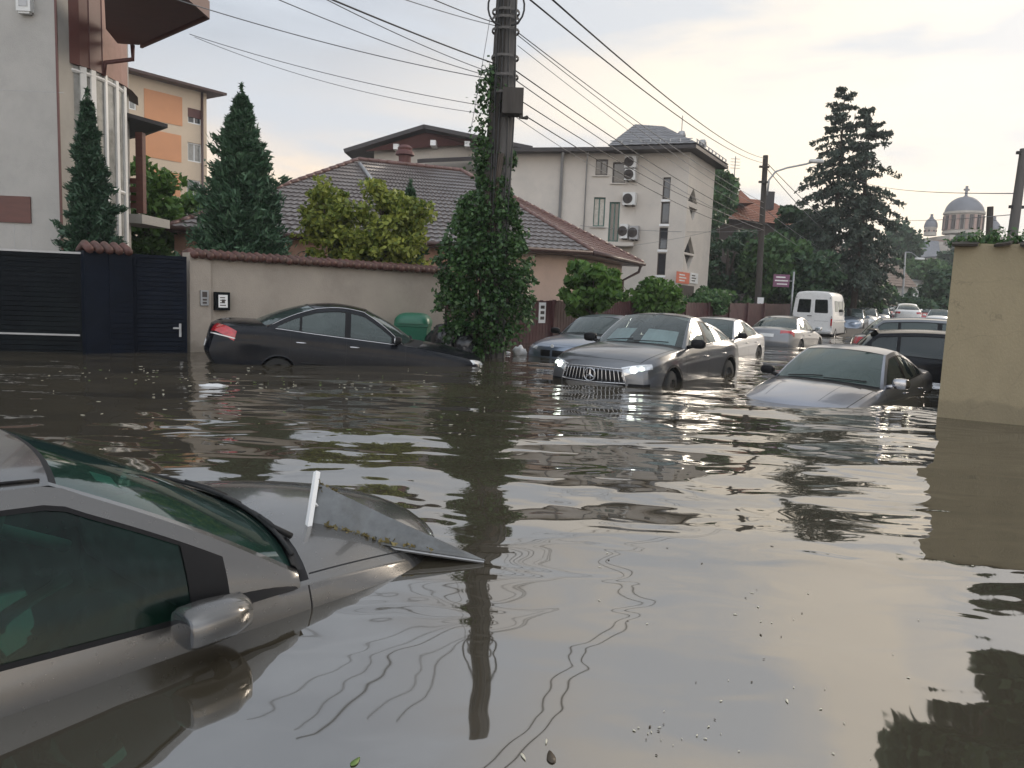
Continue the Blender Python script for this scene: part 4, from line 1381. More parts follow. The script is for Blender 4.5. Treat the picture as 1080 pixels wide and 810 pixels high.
def church():
    D = 165.0
    c = at(1013, 262, D)
    t = thing('church', 'domed church of striped stone and brick rising beyond the street', 'church', (c.x, c.y, 0))
    s = D / FPX
    def cyl(mb, px, y0, y1, r, seg=24, slot=0):
        a, b = at(px, y1, D), at(px, y0, D)
        mb.lathe([(r, a.z - .0), (r, b.z)], (c.x + (px - 1013) * s, c.y, 0), seg=seg, slot=slot)
    zz = lambda y: at(1013, y, D).z
    def dome(name, px, ytop, ybase, r, parent):
        h = zz(ytop) - zz(ybase); x = c.x + (px - 1013) * s
        mb = MB(); mb.lathe([(r * math.cos(q), zz(ybase) + h * math.sin(q)) for q in np.linspace(0, PI / 2, 12)], (x, c.y, 0), seg=28)
        return bw(mb, name, M['dome_grey'], t, smooth=True)
    def drum(px, y0, y1, r, nw):
        x = c.x + (px - 1013) * s
        mb = MB(); mb.lathe([(r * 1.06, zz(y1)), (r * 1.06, zz(y1) + .5), (r, zz(y1) + .5), (r, zz(y0) - .5), (r * 1.1, zz(y0) - .45), (r * 1.1, zz(y0)), (r * .96, zz(y0))], (x, c.y, 0), seg=28)
        d = bw(mb, 'drum', M['stone_church'], t)
        mb = MB(); mw = MB()
        for k in range(nw):
            a = 2 * PI * k / nw + .1
            dx, dy = math.cos(a), math.sin(a)
            h = zz(y0) - zz(y1) - 1.6; zc = (zz(y0) + zz(y1)) / 2
            mw.box((x + dx * r * 1.0, c.y + dy * r * 1.0, zc), (r * .16, r * 2 * PI / nw * .36, h), a)
            a2 = a + PI / nw
            mb.box((x + math.cos(a2) * r, c.y + math.sin(a2) * r, zc), (r * .1, r * 2 * PI / nw * .38, h * 1.05), a2)
        bw(mw, 'drum_window', M['dark_frame'], d); bw(mb, 'brick_pier', M['brick_church'], d)
    drum(1013, 224, 247, 17.5 * s, 14); dome('dome', 1013, 207, 225, 18.3 * s, t)
    for px in (980, 1045):
        drum(px, 240, 250, 5.6 * s, 8); dome('small_dome', px, 231, 241, 6.4 * s, t)
    mb = MB()
    for px, y0, y1 in ((1013, 196, 207), (980, 227, 231), (1045, 227, 231)):
        x = c.x + (px - 1013) * s
        mb.box((x, c.y, (zz(y0) + zz(y1)) / 2), (.45, .3, zz(y0) - zz(y1))); mb.box((x, c.y, zz(y0 + (y1 - y0) * .35)), ((y1 - y0) * s * .5, .25, .4))
        mb.lathe([(0, -.5), (.5, 0), (0, .5)], (x, c.y, zz(y1)), seg=8)
    bw(mb, 'cross', M['dome_grey'], t)
    mb = MB()
    mb.box((c.x, c.y, zz(256) / 1 - 1.0), (11.5, 11.5, 4)); mb.box((c.x - 1, c.y + 2, zz(262) / 2), (15, 16, zz(262)))
    for k in range(3): mb.box((c.x - 9 + 9 * k, c.y - 1, zz(258) / 2), (5, 8, zz(258)))
    bw(mb, 'nave', M['stone_church'], t)
    mb = MB()
    for k in range(3): 
        a = zz(250) - 1.5 * k - 1.2; mb.box((c.x, c.y, a), (11.6, 11.6, .45))
    bw(mb, 'brick_band', M['brick_church'], t)
    a = at(945, 257, D - 12); b = at(992, 257, D - 12)
    mb = MB(); mb.slab([at(948, 272, D - 14), at(992, 270, D - 14), at(990, 254, D - 6), at(962, 254, D - 6)], .3)
    bw(mb, 'nave_roof', M['dome_grey'], t)
church()

# ------------------------------------------------------------------ gates, walls, fences
def slat_gate(name, label, px0, px1, D0, D1, z1, m, slat=.085, frame=True):
    A, B = pl(px0, D0), pl(px1, D1)
    t = thing(name, label, 'gate', (*A, 0)); F = Facade(A, B)
    mb = MB(); n = int((z1 + .3) / slat)
    for k in range(n):
        z = -.3 + k * slat
        F.box(mb, .05, F.len - .05, z + .006, z + slat - .008, -.01 + .004 * (k % 2), .022)
    F.box(mb, .05, F.len - .05, -.3, z1 - .02, -.03, -.012)
    bw(mb, 'slat_panel', m, t)
    mb = MB()
    for u in (0, F.len - .06): F.box(mb, u, u + .06, -.3, z1, -.03, .04)
    F.box(mb, .06, F.len - .06, z1 - .06, z1, -.03, .038)
    bw(mb, 'gate_frame', m, t)
    return t, F
gA, FA = slat_gate('sliding_gate', 'wide black slatted driveway gate at the left end of the street front', -60, 88, 13.1, 13.5, 1.74, M['gate_black'])
mb = MB(); FA.box(mb, .06, FA.len - .06, .30, .33, .04, .06); FA.box(mb, 0, FA.len, 1.74, 1.775, -.05, .06); bw(mb, 'rail', M['gutter'], gA)
gB, FB = slat_gate('entrance_gate', 'narrow navy slatted gate between dark pillar and beige wall', 140, 197, 14.0, 14.35, 1.80, M['gate_navy'])
mb = MB(); u = FB.len - .12
FB.box(mb, u - .02, u + .02, .30, .55, .04, .07); FB.box(mb, u - .12, u + .02, .45, .48, .07, .1); bw(mb, 'handle', M['metal_grey'], gB)
def gate_pillar():
    A, B = pl(88, 13.35), pl(139, 13.9)
    t = thing('gate_pillar', 'dark clad pillar with red tile cap between the two gates', 'pillar', (*A, 0))
    F = Facade(A, B); mb = MB()
    F.box(mb, 0, F.len, -.4, 1.80, -.45, .06)
    for k in range(22): F.box(mb, F.len * .5, F.len - .01, -.3 + k * .095, -.3 + k * .095 + .08, .06, .075)
    bw(mb, 'post', M['gate_navy'], t)
    mb = MB(); c = F.P(F.len / 2, 1.81, -.2)
    for k in range(5):
        u = F.len * (k + .5) / 5
        p = F.P(u, 0, 0); mb.tube([(F.P(u, 1.82, .14)), (F.P(u, 1.93, -.18)), (F.P(u, 1.82, -.5))], .07, 8)
    bw(mb, 'tile_cap', M['coping_plain'], t, smooth=True)
gate_pillar()

def garden_wall():
    A, B = pl(199, 14.5), pl(470, 18.8)
    t = thing('garden_wall', 'beige rendered garden wall with red tile coping behind the black sedan', 'wall', (*A, 0))
    F = Facade(A, B); zt = 1.84
    mb = MB(); F.box(mb, .42, F.len, -.6, zt, -.25, 0); bw(mb, 'wall', M['wall_beige'], t)
    mb = MB(); F.box(mb, 0, .4, -.6, zt + .05, -.3, .06); bw(mb, 'pier', M['wall_beige'], t)
    mb = MB(); n = int(F.len / .145)
    for k in range(n):
        u = (k + .5) * F.len / n
        j = .01 * math.sin(k * 2.3)
        a, b, c = F.P(u, zt + .0 + j, .14), F.P(u, zt + .085 + j, -.12), F.P(u, zt + .02, -.4)
        mb.tube([a, b, c], [.075, .062, .075], 8)
    bw(mb, 'coping', M['coping_plain'], t, smooth=True)
    # letter box and intercom hang on the wall
    lb = thing('letter_box', 'black letter box with white notice on the beige wall', 'letter box', F.P(.9, 1.0, .05))
    r = F.rect(225, 308, 240, 327)
    mb = MB(); F.box(mb, *r, .004, .12); bw(mb, 'box', M['gate_black'], lb)
    mb = MB(); F.box(mb, lerp(r[0], r[1], .18), lerp(r[0], r[1], .82), lerp(r[2], r[3], .15), lerp(r[2], r[3], .85), .121, .126); nt_ = bw(mb, 'notice', M['plate'], lb)
    mb = MB()
    for k in range(4):
        F.box(mb, lerp(r[0], r[1], .28), lerp(r[0], r[1], .7 - .07 * (k % 2)), lerp(r[2], r[3], .25 + .14 * k), lerp(r[2], r[3], .30 + .14 * k), .1262, .1275)
    F.box(mb, lerp(r[0], r[1], .4), lerp(r[0], r[1], .62), lerp(r[2], r[3], .4), lerp(r[2], r[3], .6), .1276, .128)
    bw(mb, 'print', M['dark_frame'], nt_)
    ic = thing('intercom', 'small grey intercom panel beside the navy gate', 'intercom', F.P(.2, 1.0, .06))
    r = F.rect(209.5, 306, 218, 322)
    mb = MB(); F.box(mb, *r, .062, .10); bw(mb, 'panel', M['metal_grey'], ic)
    mb = MB(); F.box(mb, lerp(r[0], r[1], .2), lerp(r[0], r[1], .8), lerp(r[2], r[3], .55), lerp(r[2], r[3], .9), .1005, .104)
    for k in range(2): F.box(mb, lerp(r[0], r[1], .25), lerp(r[0], r[1], .75), lerp(r[2], r[3], .12 + .2 * k), lerp(r[2], r[3], .24 + .2 * k), .1005, .106)
    bw(mb, 'button', M['dark_frame'], ic)
garden_wall()

def street_fence():
    A, B = pl(470, 18.9), pl(836, 42)
    t = thing('plank_fence', 'long brown plank fence along the left side of the street', 'fence', (*A, 0))
    F = Facade(A, B); F.n = Vector((.82, -.57, 0))
    mb = MB(); n = int(F.len / .16)
    for k in range(n):
        u = k * F.len / n; F.box(mb, u, u + F.len / n - .02, -.5, lerp(1.16, 1.5, k / n) + .012 * ((k * 7) % 3), -.012, .012)
    bw(mb, 'plank', M['fence_brown'], t)['kind'] = 'stuff'
    mb = MB()
    for z in (.1, .9): F.box(mb, 0, F.len, z, z + .08, -.06, -.013)
    bw(mb, 'rail', M['fence_brown'], t)
    mb = MB()
    for k in range(int(F.len / 2.4)):
        mb = MB(); F.box(mb, k * 2.4, k * 2.4 + .09, -.5, lerp(1.2, 1.56, k * 2.4 / F.len), .013, .09)
        bw(mb, 'post', M['fence_brown'], t)
    s = thing('fence_sign', 'small white notice with dark lettering on the brown fence', 'sign', F.P(2, .7, .02))
    G = F; r = (0, 0, 0, 0)
    u0, z = F.uz(567, 334)
    mb = MB(); F.box(mb, u0 - .12, u0 + .22, z - .18, z + .42, .0125, .03); bw(mb, 'board', M['plate'], s)
    mb = MB()
    for k in range(3): F.box(mb, u0 - .05, u0 + .15, z - .08 + .16 * k, z + .01 + .16 * k, .0302, .032)
    bw(mb, 'lettering', M['dark_frame'], s)
street_fence()

def corner_wall():
    A = at(988, 440, 9.54); B = Vector((9.2, 7.3, 0))
    t = thing('corner_wall', 'tall ochre rendered wall at the right with broken tiles and weeds on top', 'wall', (A.x, A.y, 0))
    F = Facade(xy(A), xy(B)); zt = 2.16
    d = Vector((.60, .80, 0))
    a, b = Vector((A.x, A.y, 0)), Vector((B.x, B.y, 0))
    mb = MB(); poly = [xy(a), xy(b), xy(b + d * 8), xy(a + d * 8)]
    # rendered face with a slightly uneven top
    n = 24; up = [F.P(F.len * k / n, zt + .012 * math.sin(k * 1.7) + .01 * math.sin(k * .6)) for k in range(n + 1)]
    lo = [F.P(F.len * k / n, -.8) for k in range(n + 1)]
    bk = [p + d * .32 for p in up]
    mb.grid([lo, up]); mb.grid([up, bk])
    mb.quad(a + Vector((0, 0, -.8)), up[0], up[0] + d * 7, a + d * 7 + Vector((0, 0, -.8)))
    bw(mb, 'wall', M['wall_ochre'], t)
    mb = MB()
    for k in range(38):
        if k % 7 in (2, 5) or k % 11 == 3: continue
        u = F.len * (k + .4) / 38; s = .5 + .5 * math.sin(k * 3.1)
        q = F.P(u, zt + .02 + .01 * s, .07 + .03 * s); r = F.P(u + .02 * s, zt + .09, -.3)
        mb.box(q.lerp(r, .45) + Vector((0, 0, -.035)), (.15 + .05 * s, .34 + .1 * s, .028), M=Matrix.Rotation(.25 * math.sin(k * 5.7) - .5, 3, 'Z') @ Matrix.Rotation(.16 * math.sin(k * 2.9), 3, 'Y') @ Matrix.Rotation(.12 + .1 * s, 3, 'X'))
    bw(mb, 'coping', M['coping_dark'], t)
M['coping_dark'] = mat('mossy_broken_tile', (0.035, 0.026, 0.02), 0.9, var=.4, scale=6, stain=(.03, .04, .015), stain_amt=.8, stain_scale=5)
corner_wall()
# ------------------------------------------------------------------ leaves, crowns, trunks
def leaf_cloud(name, C, size, m, parent=None, outward=None, elong=1.7, droop=0.0, rng=RNG, fold=True):
    """many small pointed leaves; C: centres (N,3), outward: preferred facing or None"""
    C = np.asarray(C, float); n = len(C)
    a = rng.normal(size=(n, 3)); 
    if outward is not None: a = a * .7 + np.asarray(outward) * 1.0
    a[:, 2] -= droop
    a /= np.linalg.norm(a, axis=1, keepdims=True) + 1e-9
    r = rng.normal(size=(n, 3)); b = np.cross(a, r); b /= np.linalg.norm(b, axis=1, keepdims=True) + 1e-9
    s = size * rng.uniform(.6, 1.35, (n, 1))
    V = np.empty((n, 4, 3))
    V[:, 0] = C - a * s * .5 * elong; V[:, 2] = C + a * s * .5 * elong
    V[:, 1] = C - b * s * .5 ; V[:, 3] = C + b * s * .5
    me = bpy.data.meshes.new(name)
    me.vertices.add(n * 4); me.vertices.foreach_set('co', V.reshape(-1))
    me.loops.add(n * 4); me.polygons.add(n)
    me.loops.foreach_set('vertex_index', np.arange(n * 4))
    me.polygons.foreach_set('loop_start', np.arange(0, n * 4, 4)); me.polygons.foreach_set('loop_total', np.full(n, 4))
    me.materials.append(m); me.update(calc_edges=True)
    o = bpy.data.objects.new(name, me); COL.objects.link(o)
    if parent is not None: o.parent = parent
    return o

def unit(n, rng=RNG):
    d = rng.normal(size=(n, 3)); return d / np.linalg.norm(d, axis=1, keepdims=True)

def clump_cloud(center, radii, nclump, per, cr, rng=RNG, flat=.7):
    d = unit(nclump, rng); r = rng.uniform(.35, 1, (nclump, 1)) ** .6
    wob = 1 + .22 * np.sin(d[:, :1] * 5.1 + center[0]) * np.cos(d[:, 2:3] * 4.3 + center[1])
    cc = np.asarray(center) + d * r * wob * np.asarray(radii)
    q = rng.uniform(.5, 1.3, (nclump, 1, 1)) * cr
    dd = unit(nclump * per, rng).reshape(nclump, per, 3) * (rng.uniform(0.2, 1, (nclump, per, 1)) ** .5)
    dd[..., 2] *= flat
    P = cc[:, None, :] + dd * q
    return P.reshape(-1, 3), cc

def tree(name, label, base, top_z, crown_lo, radius, leaf_m, trunk_m, leaf=.16, nclump=60, per=90, cr=.55, group=None, seed=1, cat='tree', fork=6):
    rng = np.random.default_rng(seed)
    t = thing(name, label, cat, base, group)
    h0, h1 = crown_lo - base[2], top_z - base[2]
    c = np.array([0, 0, (h0 + h1) / 2]); rad = np.array([radius, radius, (h1 - h0) / 2])
    P, cc = clump_cloud(c, rad, nclump, per, cr, rng)
    P = P[P[:, 2] > .05]
    leaf_cloud('crown', P, leaf, leaf_m, t, rng=rng)
    mb = MB(); r0 = max(.05, radius * .09)
    mb.tube([(0, 0, -.6), (.02, .01, h0 * .6), (.05 * radius, -.03 * radius, h0 + (h1 - h0) * .3), (0.02, 0, h0 + (h1 - h0) * .7)], [r0, r0 * .85, r0 * .6, r0 * .2], 8)
    for q in cc[rng.permutation(len(cc))[:fork]]:
        s = Vector((.03 * radius, 0, h0 + (q[2] - h0) * .25)); e = Vector(q)
        mid = s.lerp(e, .5) + Vector((0, 0, .1 * radius))
        mb.tube([s, mid, e], [r0 * .5, r0 * .32, r0 * .1], 6)
    mb.build('trunk', trunk_m, t, smooth=True)
    return t

def conifer(name, label, base, top_z, radius, leaf_m, trunk_m, n=420, per=46, leaf=.10, group=None, seed=1, up=.45, shape=.8, jit=.25, lo=.1):
    """dense pointed garden conifer: short rising branches wrapped in sprays"""
    rng = np.random.default_rng(seed)
    t = thing(name, label, 'tree', base, group)
    H = top_z - base[2]
    P = []; O = []
    mb = MB(); mb.tube([(0, 0, -.4), (0, 0, H * .97)], [radius * .13, .015], 8)
    for k in range(n):
        f = lo + (1 - lo) * rng.uniform() ** .9
        f = min(f, .975)
        a = rng.uniform(0, 2 * PI)
        r = radius * (1 - f) ** shape * (1 + jit * math.sin(3 * a + 7 * f * seed) * .5 + rng.normal() * jit * .6)
        r = max(r, .045 + .05 * (1 - f)) * (1.0 if rng.uniform() > .14 or f > .9 else 1.3)
        d = np.array([math.cos(a), math.sin(a), up * rng.uniform(.5, 1.6)])
        s = np.array([0, 0, f * H - .25 * r])
        u = rng.uniform(.25, 1, per) ** .7
        pts = s + d * (u * r)[:, None] + rng.normal(size=(per, 3)) * (.07 * radius * (1.06 - f) + .012)
        P.append(pts); O.append(np.tile(d + np.array([0, 0, .25]), (per, 1)))
        if k % 3 == 0:
            e = s + d * r * .8; mb.tube([s, e], [.012 + .006 * radius, .004], 4)
    P = np.vstack(P); O = np.vstack(O)
    # leading shoot
    zf = rng.uniform(0, 1, 80); z = (.95 + .09 * zf) * H; w_ = (1 - zf) * .045 + .008
    tip = np.stack([rng.normal(size=80) * w_, rng.normal(size=80) * w_, z], 1)
    leaf_cloud('crown', np.vstack([P, tip]), leaf, leaf_m, t, np.vstack([O, np.tile([0, 0, 1.0], (80, 1))]), elong=3.8, rng=rng)
    mb.build('trunk', trunk_m, t, smooth=True)
    return t

def spruce(name, label, base, top_z, radius, leaf_m, trunk_m, seed=1, whorls=30, group=None, lo=.12, gap=.0):
    """old spruce: whorls of long arms with hanging curtains of twigs, sky between them"""
    rng = np.random.default_rng(seed)
    t = thing(name, label, 'tree', base, group)
    H = top_z - base[2]; P = []; O = []
    mb = MB(); mb.tube([(0, 0, -.4), (.1, 0, H * .5), (0, .05, H * .985)], [.24, .15, .02], 8)
    for w in range(whorls):
        f = lo + (1 - lo) * (w + rng.uniform(-.3, .3)) / whorls
        f = min(max(f, lo), .98)
        nb = int(rng.integers(4, 8))
        for k in range(nb):
            if rng.uniform() < gap: continue
            a = rng.uniform(0, 2 * PI); L = radius * (1 - f) ** .62 * rng.uniform(.55, 1.18) + .25
            s = np.array([0, 0, f * H])
            sl = .25 if f > .8 else -.05 - .18 * (1 - f)
            n = int(10 + L * 15)
            u = rng.uniform(.08, 1, n)
            drop = -.25 * L * u ** 2 + .22 * L * np.clip(u - .7, 0, 1) ** 1.5
            x = u * L
            side = rng.normal(size=n) * .13 * L * (1 - u * .6)
            cx, sx = math.cos(a), math.sin(a)
            pts = np.stack([cx * x - sx * side, sx * x + cx * side, s[2] + sl * x + drop], 1)
            hang = rng.uniform(0, 1, n) ** 1.4 * (.16 + .14 * L) * (1 - .3 * u)
            m_ = 3
            for q in range(m_):
                p2 = pts.copy(); p2[:, 2] -= hang * q / m_; p2 += rng.normal(size=p2.shape) * .05
                P.append(p2); O.append(np.tile([cx * .35, sx * .35, -.55], (n, 1)))
            mb.tube([s, s + np.array([cx * L * .55, sx * L * .55, sl * L * .55 - .07 * L]), s + np.array([cx * L, sx * L, sl * L - .25 * L + .04 * L])], [.035, .022, .006], 4)
    leaf_cloud('crown', np.vstack(P), .125, leaf_m, t, np.vstack(O), elong=2.5, rng=rng)
    mb.build('trunk', trunk_m, t, smooth=True)
    return t

M['leaf_cypress'] = leaf_mat('blue_green_needles', (0.020, 0.052, 0.030), (0.095, 0.175, 0.098), trans=.12)
M['leaf_cypress2'] = leaf_mat('dark_green_needles', (0.015, 0.040, 0.024), (0.066, 0.125, 0.072), trans=.12)
M['leaf_yellow'] = leaf_mat('yellow_green_leaves', (0.05, 0.10, 0.02), (0.36, 0.39, 0.08), trans=.3)
M['leaf_bright'] = leaf_mat('bright_green_leaves', (0.03, 0.08, 0.015), (0.12, 0.22, 0.045), trans=.3)
M['leaf_mid'] = leaf_mat('mid_green_leaves', (0.026, 0.066, 0.028), (0.105, 0.19, 0.066), trans=.22)
M['leaf_dark'] = leaf_mat('dark_green_leaves', (0.018, 0.047, 0.028), (0.072, 0.13, 0.060), trans=.2)
M['leaf_ivy'] = leaf_mat('ivy_leaves', (0.012, 0.038, 0.015), (0.075, 0.145, 0.045), rough=.35, trans=.18)
M['leaf_spruce'] = leaf_mat('spruce_needles', (0.024, 0.040, 0.031), (0.078, 0.105, 0.075), trans=.1)
M['bark'] = mat('bark', (0.06, 0.045, 0.034), 0.9, var=.3, scale=8, bump=.01, bscale=20)

def ground_at(px, D, z=-.4):
    p = at(px, 320, D); return (p.x, p.y, z)

def plant_by_px(kind, name, label, px, D, ytop, ylow, halfw_px, leaf_m, **kw):
    s = D / FPX
    zt = at(px, ytop, D).z; zl = at(px, ylow, D).z
    return tree(name, label, ground_at(px, D, kw.pop('z0', -.4)), zt, zl, halfw_px * s, leaf_m, M['bark'], **kw)

# garden planting behind the gates and the wall
conifer('conifer_tree', 'slim dark conifer before the white framed bay of the grey house', ground_at(97, 15.75), at(92, 104, 15.75).z, .62, M['leaf_cypress2'], M['bark'], n=760, per=95, leaf=.040, seed=3, shape=.78, jit=.34)
conifer('conifer_tree', 'broad blue green conifer standing behind the left end of the beige wall', ground_at(255, 17.3), at(263, 99, 17.3).z, 1.22, M['leaf_cypress'], M['bark'], n=1150, per=105, leaf=.043, seed=5, shape=.80, jit=.34)
plant_by_px(0, 'ornamental_tree', 'slender yellow green tree behind the wall, beside the broad conifer', 346, 18.4, 190, 288, 27, M['leaf_yellow'], leaf=.085, nclump=60, per=62, cr=.27, seed=11)
plant_by_px(0, 'ornamental_tree', 'wide yellow green tree behind the wall, next to the ivy pole', 405, 18.9, 196, 294, 44, M['leaf_yellow'], leaf=.085, nclump=110, per=66, cr=.29, seed=12)
conifer('conifer_tree', 'small dark conifer half hidden behind the wide yellow green tree', ground_at(430, 20.2), at(427, 198, 20.2).z, .62, M['leaf_cypress'], M['bark'], n=280, per=60, leaf=.05, seed=9)
plant_by_px(0, 'garden_tree', 'bright green tree under the balcony of the grey house', 160, 22.5, 172, 285, 29, M['leaf_bright'], leaf=.13, nclump=60, per=80, cr=.42, seed=14)
plant_by_px(0, 'garden_tree', 'small bright bush above the lodge roof beside the broad conifer', 206, 30, 205, 240, 20, M['leaf_bright'], leaf=.14, nclump=30, per=70, cr=.4, seed=15)
plant_by_px(0, 'fig_bush', 'large leafy light green bush beside the bungalow drainpipe', 624, 22.6, 276, 335, 30, M['leaf_bright'], leaf=.17, nclump=46, per=70, cr=.32, seed=16, cat='bush')
plant_by_px(0, 'fig_bush', 'low green bush between the bungalow and the stair tower', 692, 27.5, 298, 335, 34, M['leaf_bright'], leaf=.14, nclump=46, per=70, cr=.36, seed=17, cat='bush')
plant_by_px(0, 'hedge_bush', 'clipped green bush behind the fence beyond the stair tower', 748, 33.5, 306, 335, 24, M['leaf_mid'], leaf=.13, nclump=40, per=70, cr=.4, seed=18, cat='bush')
# the dark trees along the street
for i, (px, D, yt, yl, hw, m_, lab) in enumerate((
        (752, 62, 186, 230, 14, 'leaf_mid', 'tree top peeping between the stair tower and the orange roof'),
        (763, 50, 232, 330, 44, 'leaf_dark', 'dark bushy tree directly right of the stair tower'),
        (812, 47, 244, 330, 42, 'leaf_mid', 'dark green tree behind the street lamp pole'),
        (850, 46, 262, 335, 34, 'leaf_dark', 'dark tree above the white van'),
        (838, 56, 215, 300, 30, 'leaf_dark', 'tall dark tree left of the spruces'),
        (905, 58, 282, 335, 28, 'leaf_mid', 'green tree at the foot of the spruces'),
        (946, 118, 236, 290, 20, 'leaf_dark', 'round tree left of the church'),
        (975, 105, 264, 330, 30, 'leaf_mid', 'green tree below the church'),
        (1000, 72, 280, 340, 26, 'leaf_dark', 'dark tree beside the ochre wall'),
        (925, 75, 300, 335, 20, 'leaf_mid', 'low green tree behind the parked cars'),
        (1020, 128, 250, 300, 26, 'leaf_dark', 'dark tree in front of the church nave'),
        (960, 70, 318, 335, 22, 'leaf_dark', 'low dark bush behind the white and red cars'))):
    plant_by_px(0, 'street_tree', lab, px, D, yt, yl, hw, M[m_], leaf=.0042 * D + .03, nclump=66, per=80, cr=.0105 * D + .15, seed=30 + i, z0=.2)
spruce('spruce_tree', 'tallest spruce with thin ragged top beyond the street lamp', ground_at(872, 52.5, .3), at(868, 88, 52.5).z, 3.9, M['leaf_spruce'], M['bark'], seed=4, whorls=32, gap=.42, lo=.2)
spruce('spruce_tree', 'shorter fuller spruce standing right of the tallest one', ground_at(900, 51, .3), at(898, 110, 51).z, 3.9, M['leaf_spruce'], M['bark'], seed=8, whorls=33, gap=.36, lo=.2)

# tree added out of view, only to darken the water's reflection at lower right
def add_reflection_tree():
    D = 30.0; P = []; rng = np.random.default_rng(90)
    b = Vector((24.5, 30.5, .2))
    t = thing('reflection_tree', 'unseen tree added at right to darken the reflection in the lower right water', 'tree', b)
    mb = MB(); ends = []
    for k in range(44):
        px, py, r = rng.uniform(1045, 1420), rng.uniform(-300, -40), rng.uniform(1.3, 2.0)
        if px < 1080 and py < -190: continue
        q = at(px, py, D + rng.uniform(-2, 2)); q -= b; ends.append(q)
        d = unit(600, rng) * rng.uniform(0, 1, (600, 1)) ** .4 * r * np.array([1, 1, .75]); P.append(np.array(q) + d)
    P = np.vstack(P)
    keep = [i for i, p in enumerate(P) if project(b + Vector(p))[1] < -12 or project(b + Vector(p))[0] > 1100]
    leaf_cloud('crown', P[keep], .46, M['leaf_dark'], t, rng=rng)
    f = Vector((-.3, -.2, 11.0)); mb.tube([(0, 0, -.6), (.1, 0, 5.0), f], [.4, .34, .24], 10)
    for q in ends: mb.tube([f, f.lerp(q, .5) + Vector((.5, 0, .3)), q], [.16, .1, .02], 5)
    mb.build('trunk', M['bark'], t, smooth=True)
add_reflection_tree()

